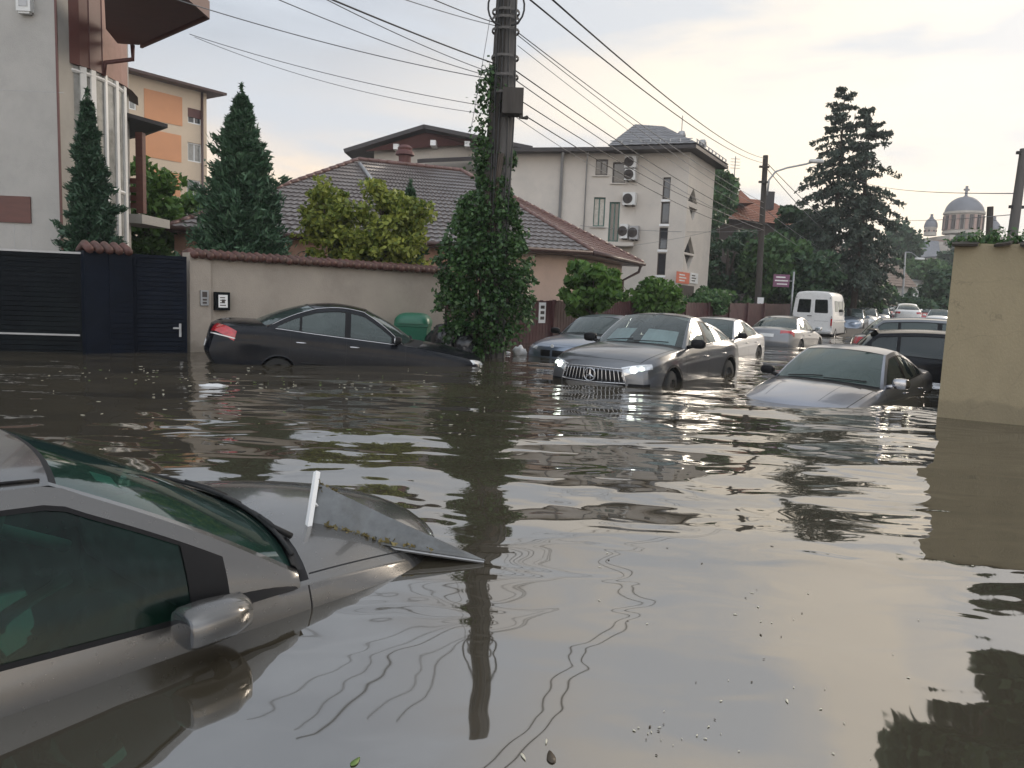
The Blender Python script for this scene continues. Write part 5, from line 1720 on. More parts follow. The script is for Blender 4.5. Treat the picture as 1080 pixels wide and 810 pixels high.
# ------------------------------------------------------------------ poles
def main_pole():
    D = 16.2
    b = on(514, 372); bx = at(519, 372, D)
    t = thing('utility_pole', 'big ivy covered utility pole between the bungalow and the bin', 'pole', (bx.x, bx.y, -.5))
    top = at(537, -60, D)
    L = lambda p: p
    mb = MB()
    a = Vector((bx.x + .08, bx.y, -.5)); z = Vector((top.x + .06, top.y, top.z))
    mb.tube([a, a.lerp(z, .5), z], [.21, .175, .15], 12)
    bw(mb, 'concrete_post', M['concrete'], t, smooth=True, sharp=50)
    mb = MB()
    a2 = a + Vector((-.24, -.06, 0)); z2 = z + Vector((-.13, -.05, 0))
    mb.tube([a2, a2.lerp(z2, .45) + Vector((-.05, 0, 0)), a2.lerp(z2, .75), z2], [.18, .17, .145, .12], 10)
    bw(mb, 'wooden_post', M['wood_pole'], t, smooth=True, sharp=50)
    mb = MB()
    for y in (14, 22, 34, 62, 82, 100):
        mb = MB(); p = at(534 - y * .02, y, D); mb.lathe([(.27, -.025), (.285, -.025), (.285, .025), (.27, .025)], (p.x, p.y - .03, p.z), seg=14); bw(mb, 'clamp', M['concrete'], t)
    mb = MB()
    q = at(541, 108, D - .3); mb.box(q, (.42, .36, .5)); q2 = at(549, 112, D - .3); mb.tube([q, q2 + Vector((0, -.1, .1)), q2 + Vector((.02, -.1, -.25)), at(556, 124, D - .3)], .045, 6)
    bw(mb, 'junction_box', M['wood_pole'], t)
    mb = MB()
    for s in (1, -1):
        c = at(534, 8, D - .35)
        pts = [c + Vector((s * (.1 + .26 * math.sin(k)), -.05, .35 * math.cos(k))) for k in np.linspace(0, PI, 10)]
        mb.tube(pts, .02, 5)
    bw(mb, 'cable_loop', M['cable'], t, smooth=True)
    mb = MB(); rr = np.random.default_rng(3)
    for k in range(5):
        x = rr.uniform(-.25, .25); pts = []
        for f in np.linspace(0, 1, 12):
            p = a.lerp(z, f * .95); pts.append(p + Vector((x + .03 * math.sin(9 * f + k), -.24 - .02 * k % .03, 0)))
        mb.tube(pts, .018, 5)
    bw(mb, 'riser_cable', M['cable'], t, smooth=True)
    # ivy mass
    iv = thing('ivy', 'dense dark green ivy wrapping the big utility pole', 'ivy', (bx.x, bx.y, 0))
    rng = np.random.default_rng(21)
    prof = pchip([(-.1, .40), (.1, .48), (.53, .60), (1.2, .82), (1.7, .85), (2.2, .77), (2.76, .62), (3.2, .47), (3.57, .36), (3.97, .25), (4.4, .17)])
    cen = pchip([(-.1, 506), (.9, 512), (1.7, 511), (2.4, 507), (3.0, 510), (3.6, 516), (4.4, 524)])
    P = []; O = []
    for k in range(380):
        zc = rng.uniform(-.05, 4.25); a_ = rng.uniform(0, 2 * PI)
        R_ = prof(zc) * rng.uniform(.55, 1.08)
        cx = at(cen(zc), 300, D).x
        c = np.array([cx - bx.x + R_ * math.cos(a_), .62 * R_ * math.sin(a_), zc])
        d = unit(52, rng) * rng.uniform(.2, 1, (52, 1)) ** .5 * np.array([.26, .22, .24]) * min(1, .45 + R_ * .7) * rng.uniform(.6, 1.25)
        P.append(c + d); O.append(np.tile([math.cos(a_), math.sin(a_), -.5], (52, 1)))
    # sprigs running up the post
    for k in range(46):
        f = rng.uniform(0, 1); zc = 3.9 + 2.0 * f; px = lerp(513, 519, f) - 6 * rng.uniform(0, 1)
        c = np.array([at(px, 100, D).x - bx.x, -.15, zc]); d = rng.normal(size=(22, 3)) * .11
        if .45 < f < .6 and k % 2: continue
        P.append(c + d); O.append(np.tile([-.4, -.6, -.3], (22, 1)))
    # trailing ends
    for k in range(95):
        a_ = rng.uniform(-PI, .2 * PI); zc = rng.uniform(.5, 3.4); R_ = prof(zc) * 1.08
        cx = at(cen(zc), 300, D).x - bx.x
        u = rng.uniform(0, 1, 26)[:, None]
        c = np.array([cx + R_ * math.cos(a_), .6 * R_ * math.sin(a_), zc])
        P.append(c + u * np.array([math.cos(a_) * .22, math.sin(a_) * .15, -.55 + .8 * rng.uniform()]) + rng.normal(size=(26, 3)) * .035)
        O.append(np.tile([math.cos(a_), math.sin(a_), -.6], (26, 1)))
    leaf_cloud('foliage', np.vstack(P), .07, M['leaf_ivy'], iv, np.vstack(O), elong=1.35, rng=rng)
    mb = MB()
    for k in range(14):
        pts = []
        x0 = rng.uniform(-.35, .35)
        for f in np.linspace(0, 1, 7):
            pts.append(Vector((at(cen(f * 4.2), 300, D).x - bx.x + x0 * (1.2 - f) + .06 * math.sin(6 * f + k), -.2 + .05 * math.cos(k), -.4 + f * 4.6)))
        mb.tube(pts, .022, 5)
    mb.build('stem', M['bark'], iv, smooth=True)
main_pole()

def lamp_pole():
    D = 40.0
    b = at(798, 345, D); top = at(807.5, 164, D)
    t = thing('lamp_pole', 'dark pole with curved street lamp arm before the spruces', 'street lamp', (b.x, b.y, 0))
    mb = MB(); mb.tube([(b.x, b.y, -.3), (top.x, top.y, top.z)], [.17, .13], 10); bw(mb, 'post', M['wood_pole'], t, smooth=True, sharp=50)
    pts = [at(*p, D - .3) for p in ((809, 206), (811, 190), (818, 181), (830, 177), (850, 173), (857, 171))]
    mb = MB(); mb.tube(pts, .05, 6); bw(mb, 'arm', M['metal_grey'], t, smooth=True)
    q = at(861, 170, D - .3)
    mb = MB(); mb.rounded(q, (.75, .3, .2), n=4); bw(mb, 'lamp_head', M['ac_white'], t, smooth=True)
    mb = MB()
    for y in (176, 192, 236):
        mb = MB(); p = at(806 - (y - 176) * .04, y, D - .2); mb.box(p, (.5, .1, .1)); bw(mb, 'bracket', M['wood_pole'], t)
    mb = MB(); q = at(802, 318, D - .3); mb.box(q, (.32, .06, .42)); bw(mb, 'notice', M['plate'], t)
    # purple street board on its own post
    q = at(824, 296, 41); g = at(834, 330, 41)
    s = thing('street_sign', 'purple and white board on a post left of the white van', 'sign', (g.x, g.y, 0))
    mb = MB(); mb.tube([(g.x, g.y, -.2), (g.x, g.y, q.z + .5)], .05, 8); mb.tube([(g.x, g.y, q.z), (q.x - .3, q.y, q.z)], .03, 6); bw(mb, 'post', M['metal_grey'], s, smooth=True)
    mb = MB(); mb.box(q, (.86, .05, .66)); bd = bw(mb, 'board', M['sign_purple'], s)
    mb = MB(); mb.box(q + Vector((0, -.03, 0)), (.7, .012, .07)); mb.box(q + Vector((-.05, -.03, .18)), (.5, .012, .07)); mb.box(q + Vector((.04, -.03, -.18)), (.55, .012, .06)); bw(mb, 'lettering', M['sign_white'], bd)
lamp_pole()

def simple_pole(name, label, px0, y0, px1, y1, D, r0, r1, m, cross=(), lamp=None):
    a, b = at(px0, y0, D), at(px1, y1, D)
    t = thing(name, label, 'pole', (a.x, a.y, 0))
    mb = MB(); d = (b - a); a0 = a - d * ((a.z + .2) / d.z)
    mb.tube([a0, a, b], [r0, r0, r1], 10); bw(mb, 'post', m, t, smooth=True, sharp=50)
    if cross:
        for f in cross:
            mb = MB(); mb.box(a.lerp(b, f), (r0 * 2.9, .05, .05)); bw(mb, 'bracket', M['cable'], t)
    if lamp:
        q = at(*lamp, D); mb = MB(); mb.tube([b, b.lerp(q, .4) + Vector((0, 0, .25)), q], .05, 5); bw(mb, 'arm', m, t)
        mb = MB(); mb.rounded(q, (1.0, .4, .25), n=4); bw(mb, 'lamp_head', M['ac_white'], t, smooth=True)
    return t
simple_pole('concrete_pole', 'leaning concrete pole rising behind the ochre wall', 1066, 262, 1080.5, 157, 13.5, .085, .07, M['concrete'], cross=(.42, .96))
simple_pole('concrete_pole', 'short dark post top behind the ochre wall, left of the leaning pole', 1042.5, 262, 1044.5, 218, 24, .10, .09, M['wood_pole'])
simple_pole('lamp_post', 'thin grey street lamp before the white workshop', 952, 312, 955, 266, 82, .12, .08, M['metal_grey'], lamp=(970, 273))
simple_pole('utility_post', 'thin dark post before the long brown roof', 934, 300, 936, 262, 70, .12, .09, M['wood_pole'])

# ------------------------------------------------------------------ cables
def cable(label, p0, p1, sag, r=.014, m=None, n=22, group='overhead cables'):
    a, b = at(*p0), at(*p1)
    mb = MB()
    pts = [a.lerp(b, f) - Vector((0, 0, 2.6 * sag * f * (1 - f))) for f in np.linspace(0, 1, n)]
    mb.tube(pts, r * .78, 5)
    o = mb.build('overhead_cable', m or M['cable'], smooth=True)
    return tag(o, label, 'cable', group)
PD = 16.1
for lab, p0, p1, sag, r, m_ in (
        ('pale cable from the brown eaves to the big pole, higher of the three there', (150, -12, 13), (521, 84, PD), .18, .012, 'cable_grey'),
        ('pale cable leaving the brown eaves corner low across the sky, upper of the lower pair', (200, 36, 18), (519, 113, PD), .20, .010, 'cable_grey'),
        ('thin cable lowest of all left of the big pole', (205, 39, 18), (518, 121, PD), .34, .008, 'cable_grey'),
        ('grey cable second from the thick black one left of the big pole', (262, -14, 11), (522, 82, PD), .12, .010, 'cable_grey'),
        ('grey cable just under the thick black one left of the big pole', (318, -14, 11), (522, 78, PD), .10, .010, 'cable_grey'),
        ('thick black cable running down to the big pole from upper left', (318, -14, 10), (524, 68, PD), .04, .017, 'cable'),
        ('short cable near the pole top, lower of the upper left pair', (405, -8, 12), (522, 27, PD), .04, .010, 'cable_grey'),
        ('short cable near the pole top, upper of the upper left pair', (440, -8, 12), (522, 24, PD), .03, .012, 'cable'),
        ('slack stay wire hanging beside the big pole to the ivy', (517, 18, PD - .4), (496, 140, PD - .4), .05, .008, 'cable_grey')):
    cable(lab, p0, p1, sag, r, M[m_])
for lab, p0, p1, sag, r, m_ in (
        ('thick black cable high over the street, left one of the thick pair', (540, -16, 9), (806, 172, 40), .55, .014, 'cable'),
        ('thick black cable high over the street, right one of the thick pair', (565, -16, 9), (807, 167, 40), .55, .015, 'cable'),
        ('cable from near the pole top to the lamp pole, upper of its pair', (546, 34, PD), (806, 214, 40), .35, .014, 'cable_grey'),
        ('cable from near the pole top to the lamp pole, lower of its pair', (546, 37, PD), (806, 220, 40), .45, .012, 'cable_grey'),
        ('thin pale cable below the topmost pair right of the big pole', (546, 48, PD), (806, 228, 40), .45, .009, 'cable_grey'),
        ('dark cable from the middle of the big pole across the stair tower', (543, 74, PD), (806, 238, 40), .38, .016, 'cable'),
        ('grey cable just under the dark one across the stair tower', (543, 84, PD), (806, 243, 40), .5, .014, 'cable_grey'),
        ('dark cable from the junction box to the wing of the white block', (557, 124, PD), (800, 246, 40), .55, .015, 'cable'),
        ('cable starting beside the junction box and sagging over the tile roof', (552, 108, PD), (802, 236, 40), .6, .014, 'cable'),
        ('thin grey cable leaving the big pole below the junction box', (545, 124, PD), (672, 196, 36), .25, .010, 'cable_grey'),
        ('thin cable low across the stair tower to the lamp pole', (612, 238, 34), (806, 243, 40), .25, .012, 'cable_grey'),
        ('thin cable lowest across the stair tower', (640, 262, 34), (800, 230, 40), .3, .010, 'cable_grey'),
        ('cable from the lamp pole to the spruces, steepest of the bundle', (809, 172, 40), (940, 276, 80), 1.2, .025, 'cable_grey'),
        ('cable from the lamp pole to the spruces, second of the bundle', (809, 178, 40), (940, 282, 80), 1.9, .025, 'cable_grey'),
        ('cable from the lamp pole to the spruces, third of the bundle', (808, 222, 40), (940, 286, 80), 1.4, .022, 'cable_grey'),
        ('cable from the lamp pole to the spruces, lowest of the bundle', (808, 236, 40), (940, 292, 80), 1.5, .022, 'cable_grey'),
        ('thin cable over the church dome to the leaning pole', (905, 190, 52), (1074, 204, 13.5), .35, .012, 'cable_grey'),
        ('thin cable behind the church dome to the leaning pole', (912, 226, 60), (1072, 226, 13.5), .4, .010, 'cable_grey')):
    cable(lab, p0, p1, sag, r, M[m_])

# ------------------------------------------------------------------ bin, bags, weeds, litter
def bin_and_bags():
    D = 17.4; c = at(436, 345, D)
    t = thing('wheelie_bin', 'green plastic wheeled bin between the black sedan and the ivy', 'bin', (c.x, c.y, -.45))
    mb = MB(); w0, w1, h = .30, .38, 1.12
    rows = []
    for z, w in ((0, w0), (.05, w0 + .01), (.98, w1 - .02), (1.0, w1), (1.06, w1)):
        rows.append([Vector((sx * w, sy * w * 1.1, z)) for sx, sy in ((-1, -1), (1, -1), (1, 1), (-1, 1), (-1, -1))])
    mb.grid(rows); mb.build('body', M['plastic_green'], t)
    mb = MB(); rows = []
    for i in range(9):
        f = i / 8 * PI / 2
        rows.append([Vector((math.copysign(abs(math.cos(th)) ** .45, math.cos(th)) * (w1 + .035) * math.cos(f) ** .55, math.copysign(abs(math.sin(th)) ** .45, math.sin(th)) * (w1 * 1.1 + .035) * math.cos(f) ** .55, 1.06 + .24 * math.sin(f))) for th in np.linspace(0, 2 * PI, 41)])
    mb.grid(rows); mb.build('lid', M['plastic_green'], t, smooth=True)
    mb = MB(); mb.tube([(-w1 * .8, .5, 1.05), (-w1 * .8, .56, 1.08), (w1 * .8, .56, 1.08), (w1 * .8, .5, 1.05)], .018, 6); mb.build('handle', M['plastic_green'], t)
    for s in (1, -1):
        mb = MB(); mb.lathe([(0, -.03), (.1, -.03), (.1, .03), (0, .03)], (s * .3, .3, .1), 'X', 14); mb.build('wheel', M['rubber'], t)
    for px, D, w, h, lab, sd in ((472, 16.4, .72, .80, 'large shiny black rubbish bag beside the ivy foot', 1), (492, 16.1, .55, .66, 'smaller black rubbish bag leaning on the ivy pole', 2), (460, 16.9, .5, .62, 'black rubbish bag nearest the green bin', 3)):
        p = at(px, 350, D)
        b = thing('rubbish_bag', lab, 'rubbish bag', (p.x, p.y, -.12), 'black rubbish bags by the pole')
        mb = MB(); rows = []
        for i in range(19):
            ph = -PI / 2 + PI * i / 18; row = []
            for j in range(29):
                th = 2 * PI * j / 28
                d = Vector((math.cos(ph) * math.cos(th), math.cos(ph) * math.sin(th), math.sin(ph)))
                k = 1 + .16 * mnoise.noise(d * 2.3 + Vector((sd * 5, 0, 0))) + .07 * abs(mnoise.noise(Vector((d.x * 9, d.y * 9, d.z * 2.5 + sd)))) * 2
                q = Vector((d.x * w / 2 * k, d.y * w / 2 * k, h / 2 + d.z * h / 2 * k))
                if d.z > .8: q.x *= .7; q.y *= .7
                row.append(q)
            rows.append(row)
        mb.grid(rows); mb.build('sack', M['bag_black'], b, smooth=True)
        mb = MB(); mb.lathe([(.05, h * .97), (.03, h * 1.02), (.07, h * 1.1), (.02, h * 1.12)], (0, 0, 0), seg=9); mb.build('knot', M['bag_black'], b, smooth=True)
    def crumple(name, label, cat, p, size, m, sd):
        mb = MB(); rows = []
        for i in range(11):
            ph = -PI / 2 + PI * i / 10
            rows.append([Vector((math.cos(ph) * math.cos(2 * PI * j / 16) * size[0], math.cos(ph) * math.sin(2 * PI * j / 16) * size[1], math.sin(ph) * size[2])) * (1 + .5 * mnoise.noise(Vector((math.cos(ph) * math.cos(2 * PI * j / 16) * 2 + sd, math.cos(ph) * math.sin(2 * PI * j / 16) * 2, math.sin(ph) * 2)))) for j in range(17)])
        mb.grid(rows); o = mb.build(name, m, smooth=True); o.location = p
        return tag(o, label, cat)
    p = on(548, 374); crumple('plastic_bag', 'crumpled white plastic bag floating near the brown fence', 'plastic bag', (p.x, p.y, .05), (.16, .12, .14), M['bag_white'], 1)
    p = on(225, 407); crumple('plastic_wrapper', 'flat white wrapper floating before the black sedan', 'wrapper', (p.x, p.y, .0), (.17, .08, .025), M['bag_white'], 4)
    p = on(534, 372); crumple('plastic_cup', 'small pale scrap floating left of the white bag', 'litter', (p.x, p.y, .0), (.09, .06, .03), M['bag_white'], 7)
    # weeds on the ochre wall
    rng = np.random.default_rng(77)
    A = at(988, 440, 9.54)
    for px, y0, lab, n, w in ((1036, 256, 'small green weed growing on the ochre wall near its left corner', 14, .16), (1056, 250, 'green weed clump on the ochre wall left of the leaning pole', 26, .22), (1079, 250, 'weed clump on the ochre wall at the right edge', 20, .18), (1018, 258, 'low moss and weeds on the corner of the ochre wall', 10, .12)):
        D = 9.75 - .5 * (px - 988) / 92
        p = at(px, y0 + 8, D)
        t = thing('wall_weed', lab, 'weed', (p.x + .05, p.y + .15, 2.16), 'weeds on the ochre wall')
        P = []; mb = MB()
        for k in range(n):
            x = rng.normal() * w; h = rng.uniform(.05, .18) * (1.2 if w > .15 else .6)
            top = Vector((x + rng.normal() * .05, rng.normal() * .05, h)); mb.tube([(x, 0, -.02), top * .6 + Vector((x * .4, 0, 0)), top], [.004, .003, .002], 4)
            for f in np.linspace(.2, 1, 7): P.append(np.array([lerp(x, top.x, f), top.y * f, h * f]) + rng.normal(size=3) * .018)
        leaf_cloud('leaves', np.array(P), .035, M['leaf_mid'], t, rng=rng); mb.build('stem', M['leaf_bright'], t)
    # dry twigs behind
    p = at(1078, 255, 10.4); t = thing('bare_shrub', 'bare dark twigs over the ochre wall at the right edge', 'shrub', (p.x + .1, p.y, 1.6))
    mb = MB()
    for k in range(16):
        a = rng.uniform(0, PI); L = rng.uniform(.5, 1.0)
        e = Vector((math.cos(a) * L * .5, rng.normal() * .1, .35 + math.sin(a) * L * .5)); mb.tube([(0, 0, 0), e * .5 + Vector((0, 0, .08)), e], [.012, .008, .003], 4)
    mb.build('twig', M['bark'], t)
    # scraps and leaves afloat
    M['leaf_pale'] = mat('wet_pale_leaf', (0.60, 0.57, 0.45), .5, var=.25)
    M['leaf_brown'] = mat('wet_brown_leaf', (0.05, 0.035, 0.02), .45, var=.3)
    M['leaf_green'] = mat('wet_green_leaf', (0.12, 0.19, 0.04), .45, var=.3)
    def floating(px, py, s, m, label, group=None, el=.55):
        p = on(px, py); n = 9; a0 = rng.uniform(0, 2 * PI)
        out = []
        for k in range(2 * n):
            f = k / n; th = 2 * PI * k / (2 * n)
            r = s * (1 - .25 * abs(math.sin(th)))
            out.append((r * math.cos(th), r * el * math.sin(th) * (1 - .35 * math.cos(th)), .002 + .03 * s * math.cos(th) ** 2))
        v = [(0, 0, .004)] + out
        mb = MB(); mb.add(v, [(0, k + 1, (k + 1) % (2 * n) + 1) for k in range(2 * n)])
        o = mb.build('floating_leaf', m, smooth=True); o.location = (p.x, p.y, .001); o.rotation_euler = (0, 0, a0)
        mod = o.modifiers.new('thick', 'SOLIDIFY'); mod.thickness = .0015
        return tag(o, label, 'leaf', group)
    floating(581, 799, .030, M['leaf_brown'], 'dark curled leaf floating at the bottom edge of the water')
    floating(552, 799, .018, M['leaf_pale'], 'pale slim leaf left of the dark curled one', el=.3)
    floating(375, 804, .022, M['leaf_green'], 'yellow green leaf floating at the bottom left')
    floating(576, 783, .014, M['leaf_pale'], 'pale leaf fragment just above the dark curled leaf', el=.3)
    floating(830, 740, .014, M['leaf_pale'], 'single pale leaf in the open water at lower right', el=.4)
    lab = 'tiny pale scrap floating on the calm grey water'
    for k in range(62):
        if k < 44: px, py = rng.normal(760, 140), rng.uniform(560, 808)
        else: px, py = rng.normal(700 + 10 * (k % 4), 30), rng.normal(768, 12)
        if px > 1040 or px < 470 or py > 809: continue
        floating(px, py, rng.uniform(.0025, .006) * (1 + (800 - py) / 260), M['leaf_pale'] if k % 3 else M['leaf_brown'], lab if k % 3 else 'tiny dark scrap floating on the calm grey water', 'scraps afloat in front', el=rng.uniform(.3, .8))
    lab = 'tiny light scrap floating on the brown water before the gates and the black sedan'
    for k in range(150):
        px, py = (rng.uniform(20, 700), 385 + 80 * rng.uniform() ** 1.5) if k < 80 else (rng.normal(150 + 120 * (k % 3), 30), rng.normal(397 + 6 * (k % 3), 5))
        if py > 450 and px < 330: continue
        floating(px, py, rng.uniform(.012, .032), M['leaf_pale'] if k % 4 else M['leaf_green'], lab, 'scraps afloat behind', el=rng.uniform(.3, .7))
bin_and_bags()
# ------------------------------------------------------------------ vehicles
P_SILVER = paint_mat('silver_grey_paint', (0.14, 0.135, 0.128), .75, .25, .08)
P_BLACK = paint_mat('black_paint', (0.006, 0.007, 0.010), .1, .2, .05)
for _n in P_BLACK.node_tree.nodes:
    if _n.type == 'BSDF_PRINCIPLED': _n.inputs['Coat Weight'].default_value = .14; _n.inputs['Specular IOR Level'].default_value = .15
P_GRAPHITE = paint_mat('graphite_paint', (0.125, 0.13, 0.138), .6, .28, .03)
P_BLUEGREY = paint_mat('blue_grey_paint', (0.17, 0.205, 0.26), .6, .28, .03)
P_LIGHT = paint_mat('light_silver_paint', (0.38, 0.385, 0.40), .6, .30, .10)
P_GREY = paint_mat('mid_grey_paint', (0.17, 0.173, 0.18), .6, .3, .1)
P_SLATE = paint_mat('slate_silver_paint', (0.25, 0.262, 0.30), .6, .30, .03)
P_PEARL = paint_mat('pearl_paint', (0.42, 0.42, 0.43), .4, .3, .10)
P_WHITE = paint_mat('white_paint', (0.70, 0.70, 0.69), .0, .35, .2)
P_RED = paint_mat('red_paint', (0.40, 0.03, 0.03), .1, .3, .2)

def compact_spec(**kw):
    S = dict(xf=2.16, xr=-2.10, xfa=1.33, xra=-1.30, R=.315, sill=.22,
        belt=[(-2.10, .98), (-1.8, 1.02), (-1.2, 1.02), (-.4, .985), (.4, .95), (.9, .915), (1.3, .86), (1.7, .775), (2.0, .68), (2.16, .58)],
        beltw=[(-2.10, .68), (-1.9, .74), (-1.3, .79), (-.4, .825), (.4, .83), (.9, .82), (1.3, .79), (1.7, .73), (2.0, .64), (2.16, .54)],
        maxw=[(-2.10, .74), (-1.9, .82), (-1.3, .885), (0, .885), (1.3, .885), (1.7, .855), (2.0, .76), (2.16, .64)],
        ztop=[(-2.10, 1.0), (-1.8, 1.08), (-1.2, 1.08), (0, 1.0), (.8, 1.03), (1.1, 1.02), (1.5, .955), (1.9, .83), (2.16, .66)],
        k=[(-2.10, -.14), (-1.7, -.08), (0, 0), (.7, .22), (1.2, .30), (1.7, .27), (2.16, .24)],
        doors=(.86, -.30, -1.12), hood=(1.0, 2.06), boot=(-1.98, -2.06), cab=(.72, -1.75),
        wind=(1.10, 1.03, .82, .12, 1.44, -.02, .585, 1.385, .045),
        rear=(-1.98, 1.10, -1.72, -1.42, 1.42, -1.28, .57, 1.36, .03),
        roof=(.05, .03), wins=[(.62, -.24), (-.34, -1.06), (-1.12, -1.45)])
    S.update(kw); return S

def suv_coupe_spec(**kw):
    S = dict(xf=2.28, xr=-2.36, xfa=1.44, xra=-1.43, R=.37, sill=.28, arch=.06, crown=3.4,
        belt=[(-2.36, .95), (-2.1, 1.06), (-1.5, 1.115), (-.5, 1.09), (.6, 1.055), (1.1, 1.03), (1.7, .985), (2.05, .93), (2.28, .85)],
        beltw=[(-2.36, .68), (-2.1, .77), (-1.5, .83), (-.3, .865), (.6, .87), (1.2, .865), (1.8, .845), (2.1, .80), (2.28, .73)],
        maxw=[(-2.36, .78), (-2.1, .90), (-1.5, .95), (-.5, .93), (.5, .93), (1.4, .95), (1.9, .935), (2.15, .88), (2.28, .80)],
        ztop=[(-2.36, 1.0), (-2.0, 1.12), (-1.5, 1.18), (0, 1.1), (.8, 1.13), (1.2, 1.115), (1.7, 1.07), (2.1, .99), (2.28, .90)],
        k=[(-2.36, -.12), (-1.7, -.05), (-.5, 0), (.6, .18), (1.2, .26), (1.9, .22), (2.28, .20)],
        nose=[(0, -.10), (.15, 0), (.45, .03), (.8, .02), (1, -.04)],
        doors=(.82, -.28, -1.22), hood=(1.0, 2.2), boot=(-2.08, -2.32), cab=(.66, -1.9),
        wind=(1.12, 1.125, .76, .10, 1.60, -.02, .64, 1.55, .03),
        rear=(-2.05, 1.16, -1.80, -1.05, 1.53, -.85, .58, 1.46, .045),
        roof=(.045, .03), wins=[(.56, -.22), (-.34, -1.14), (-1.17, -1.62)])
    S.update(kw); return S

FG = Car(compact_spec(wind_lift=.05, xf=2.06,
    belt=[(-2.10, .97), (-1.8, 1.0), (-1.2, .99), (-.4, .945), (.4, .905), (.9, .89), (1.3, .85), (1.7, .775), (1.95, .69), (2.04, .60)],
    beltw=[(-2.10, .68), (-1.9, .74), (-1.3, .79), (-.4, .825), (.4, .835), (.9, .825), (1.3, .79), (1.65, .73), (1.92, .64), (2.04, .54)],
    maxw=[(-2.10, .74), (-1.9, .82), (-1.3, .885), (0, .885), (1.3, .885), (1.65, .855), (1.92, .76), (2.04, .64)],
    ztop=[(-2.10, 1.0), (-1.8, 1.08), (-1.2, 1.08), (0, 1.0), (.8, .965), (1.1, .945), (1.5, .89), (1.85, .79), (2.04, .66)],
    k=[(-2.10, -.14), (-1.7, -.08), (0, 0), (.7, .19), (1.2, .23), (1.65, .24), (2.04, .20)], hood=(.872, 1.94), wheel_back=.72, wheel_up=.06, wheel_mat=M['interior_light'],
    wind=(1.03, .965, .82, .07, 1.445, -.02, .60, 1.415, .018), wins=[(.36, -.24), (-.34, -1.06), (-1.12, -1.45)],
    glass=M['glass_green'], glass_windscreen=M['glass_screen'], seat_mat=M['headlining']), 'parked_car',
         'silver grey car filling the lower left foreground, nose sunk in the flood', 'car', P_SILVER)
FG.place((-2.021, 2.880, -.752), 51.04, -.3, 3.44)
FG.handles((-.12, -.95), .80)
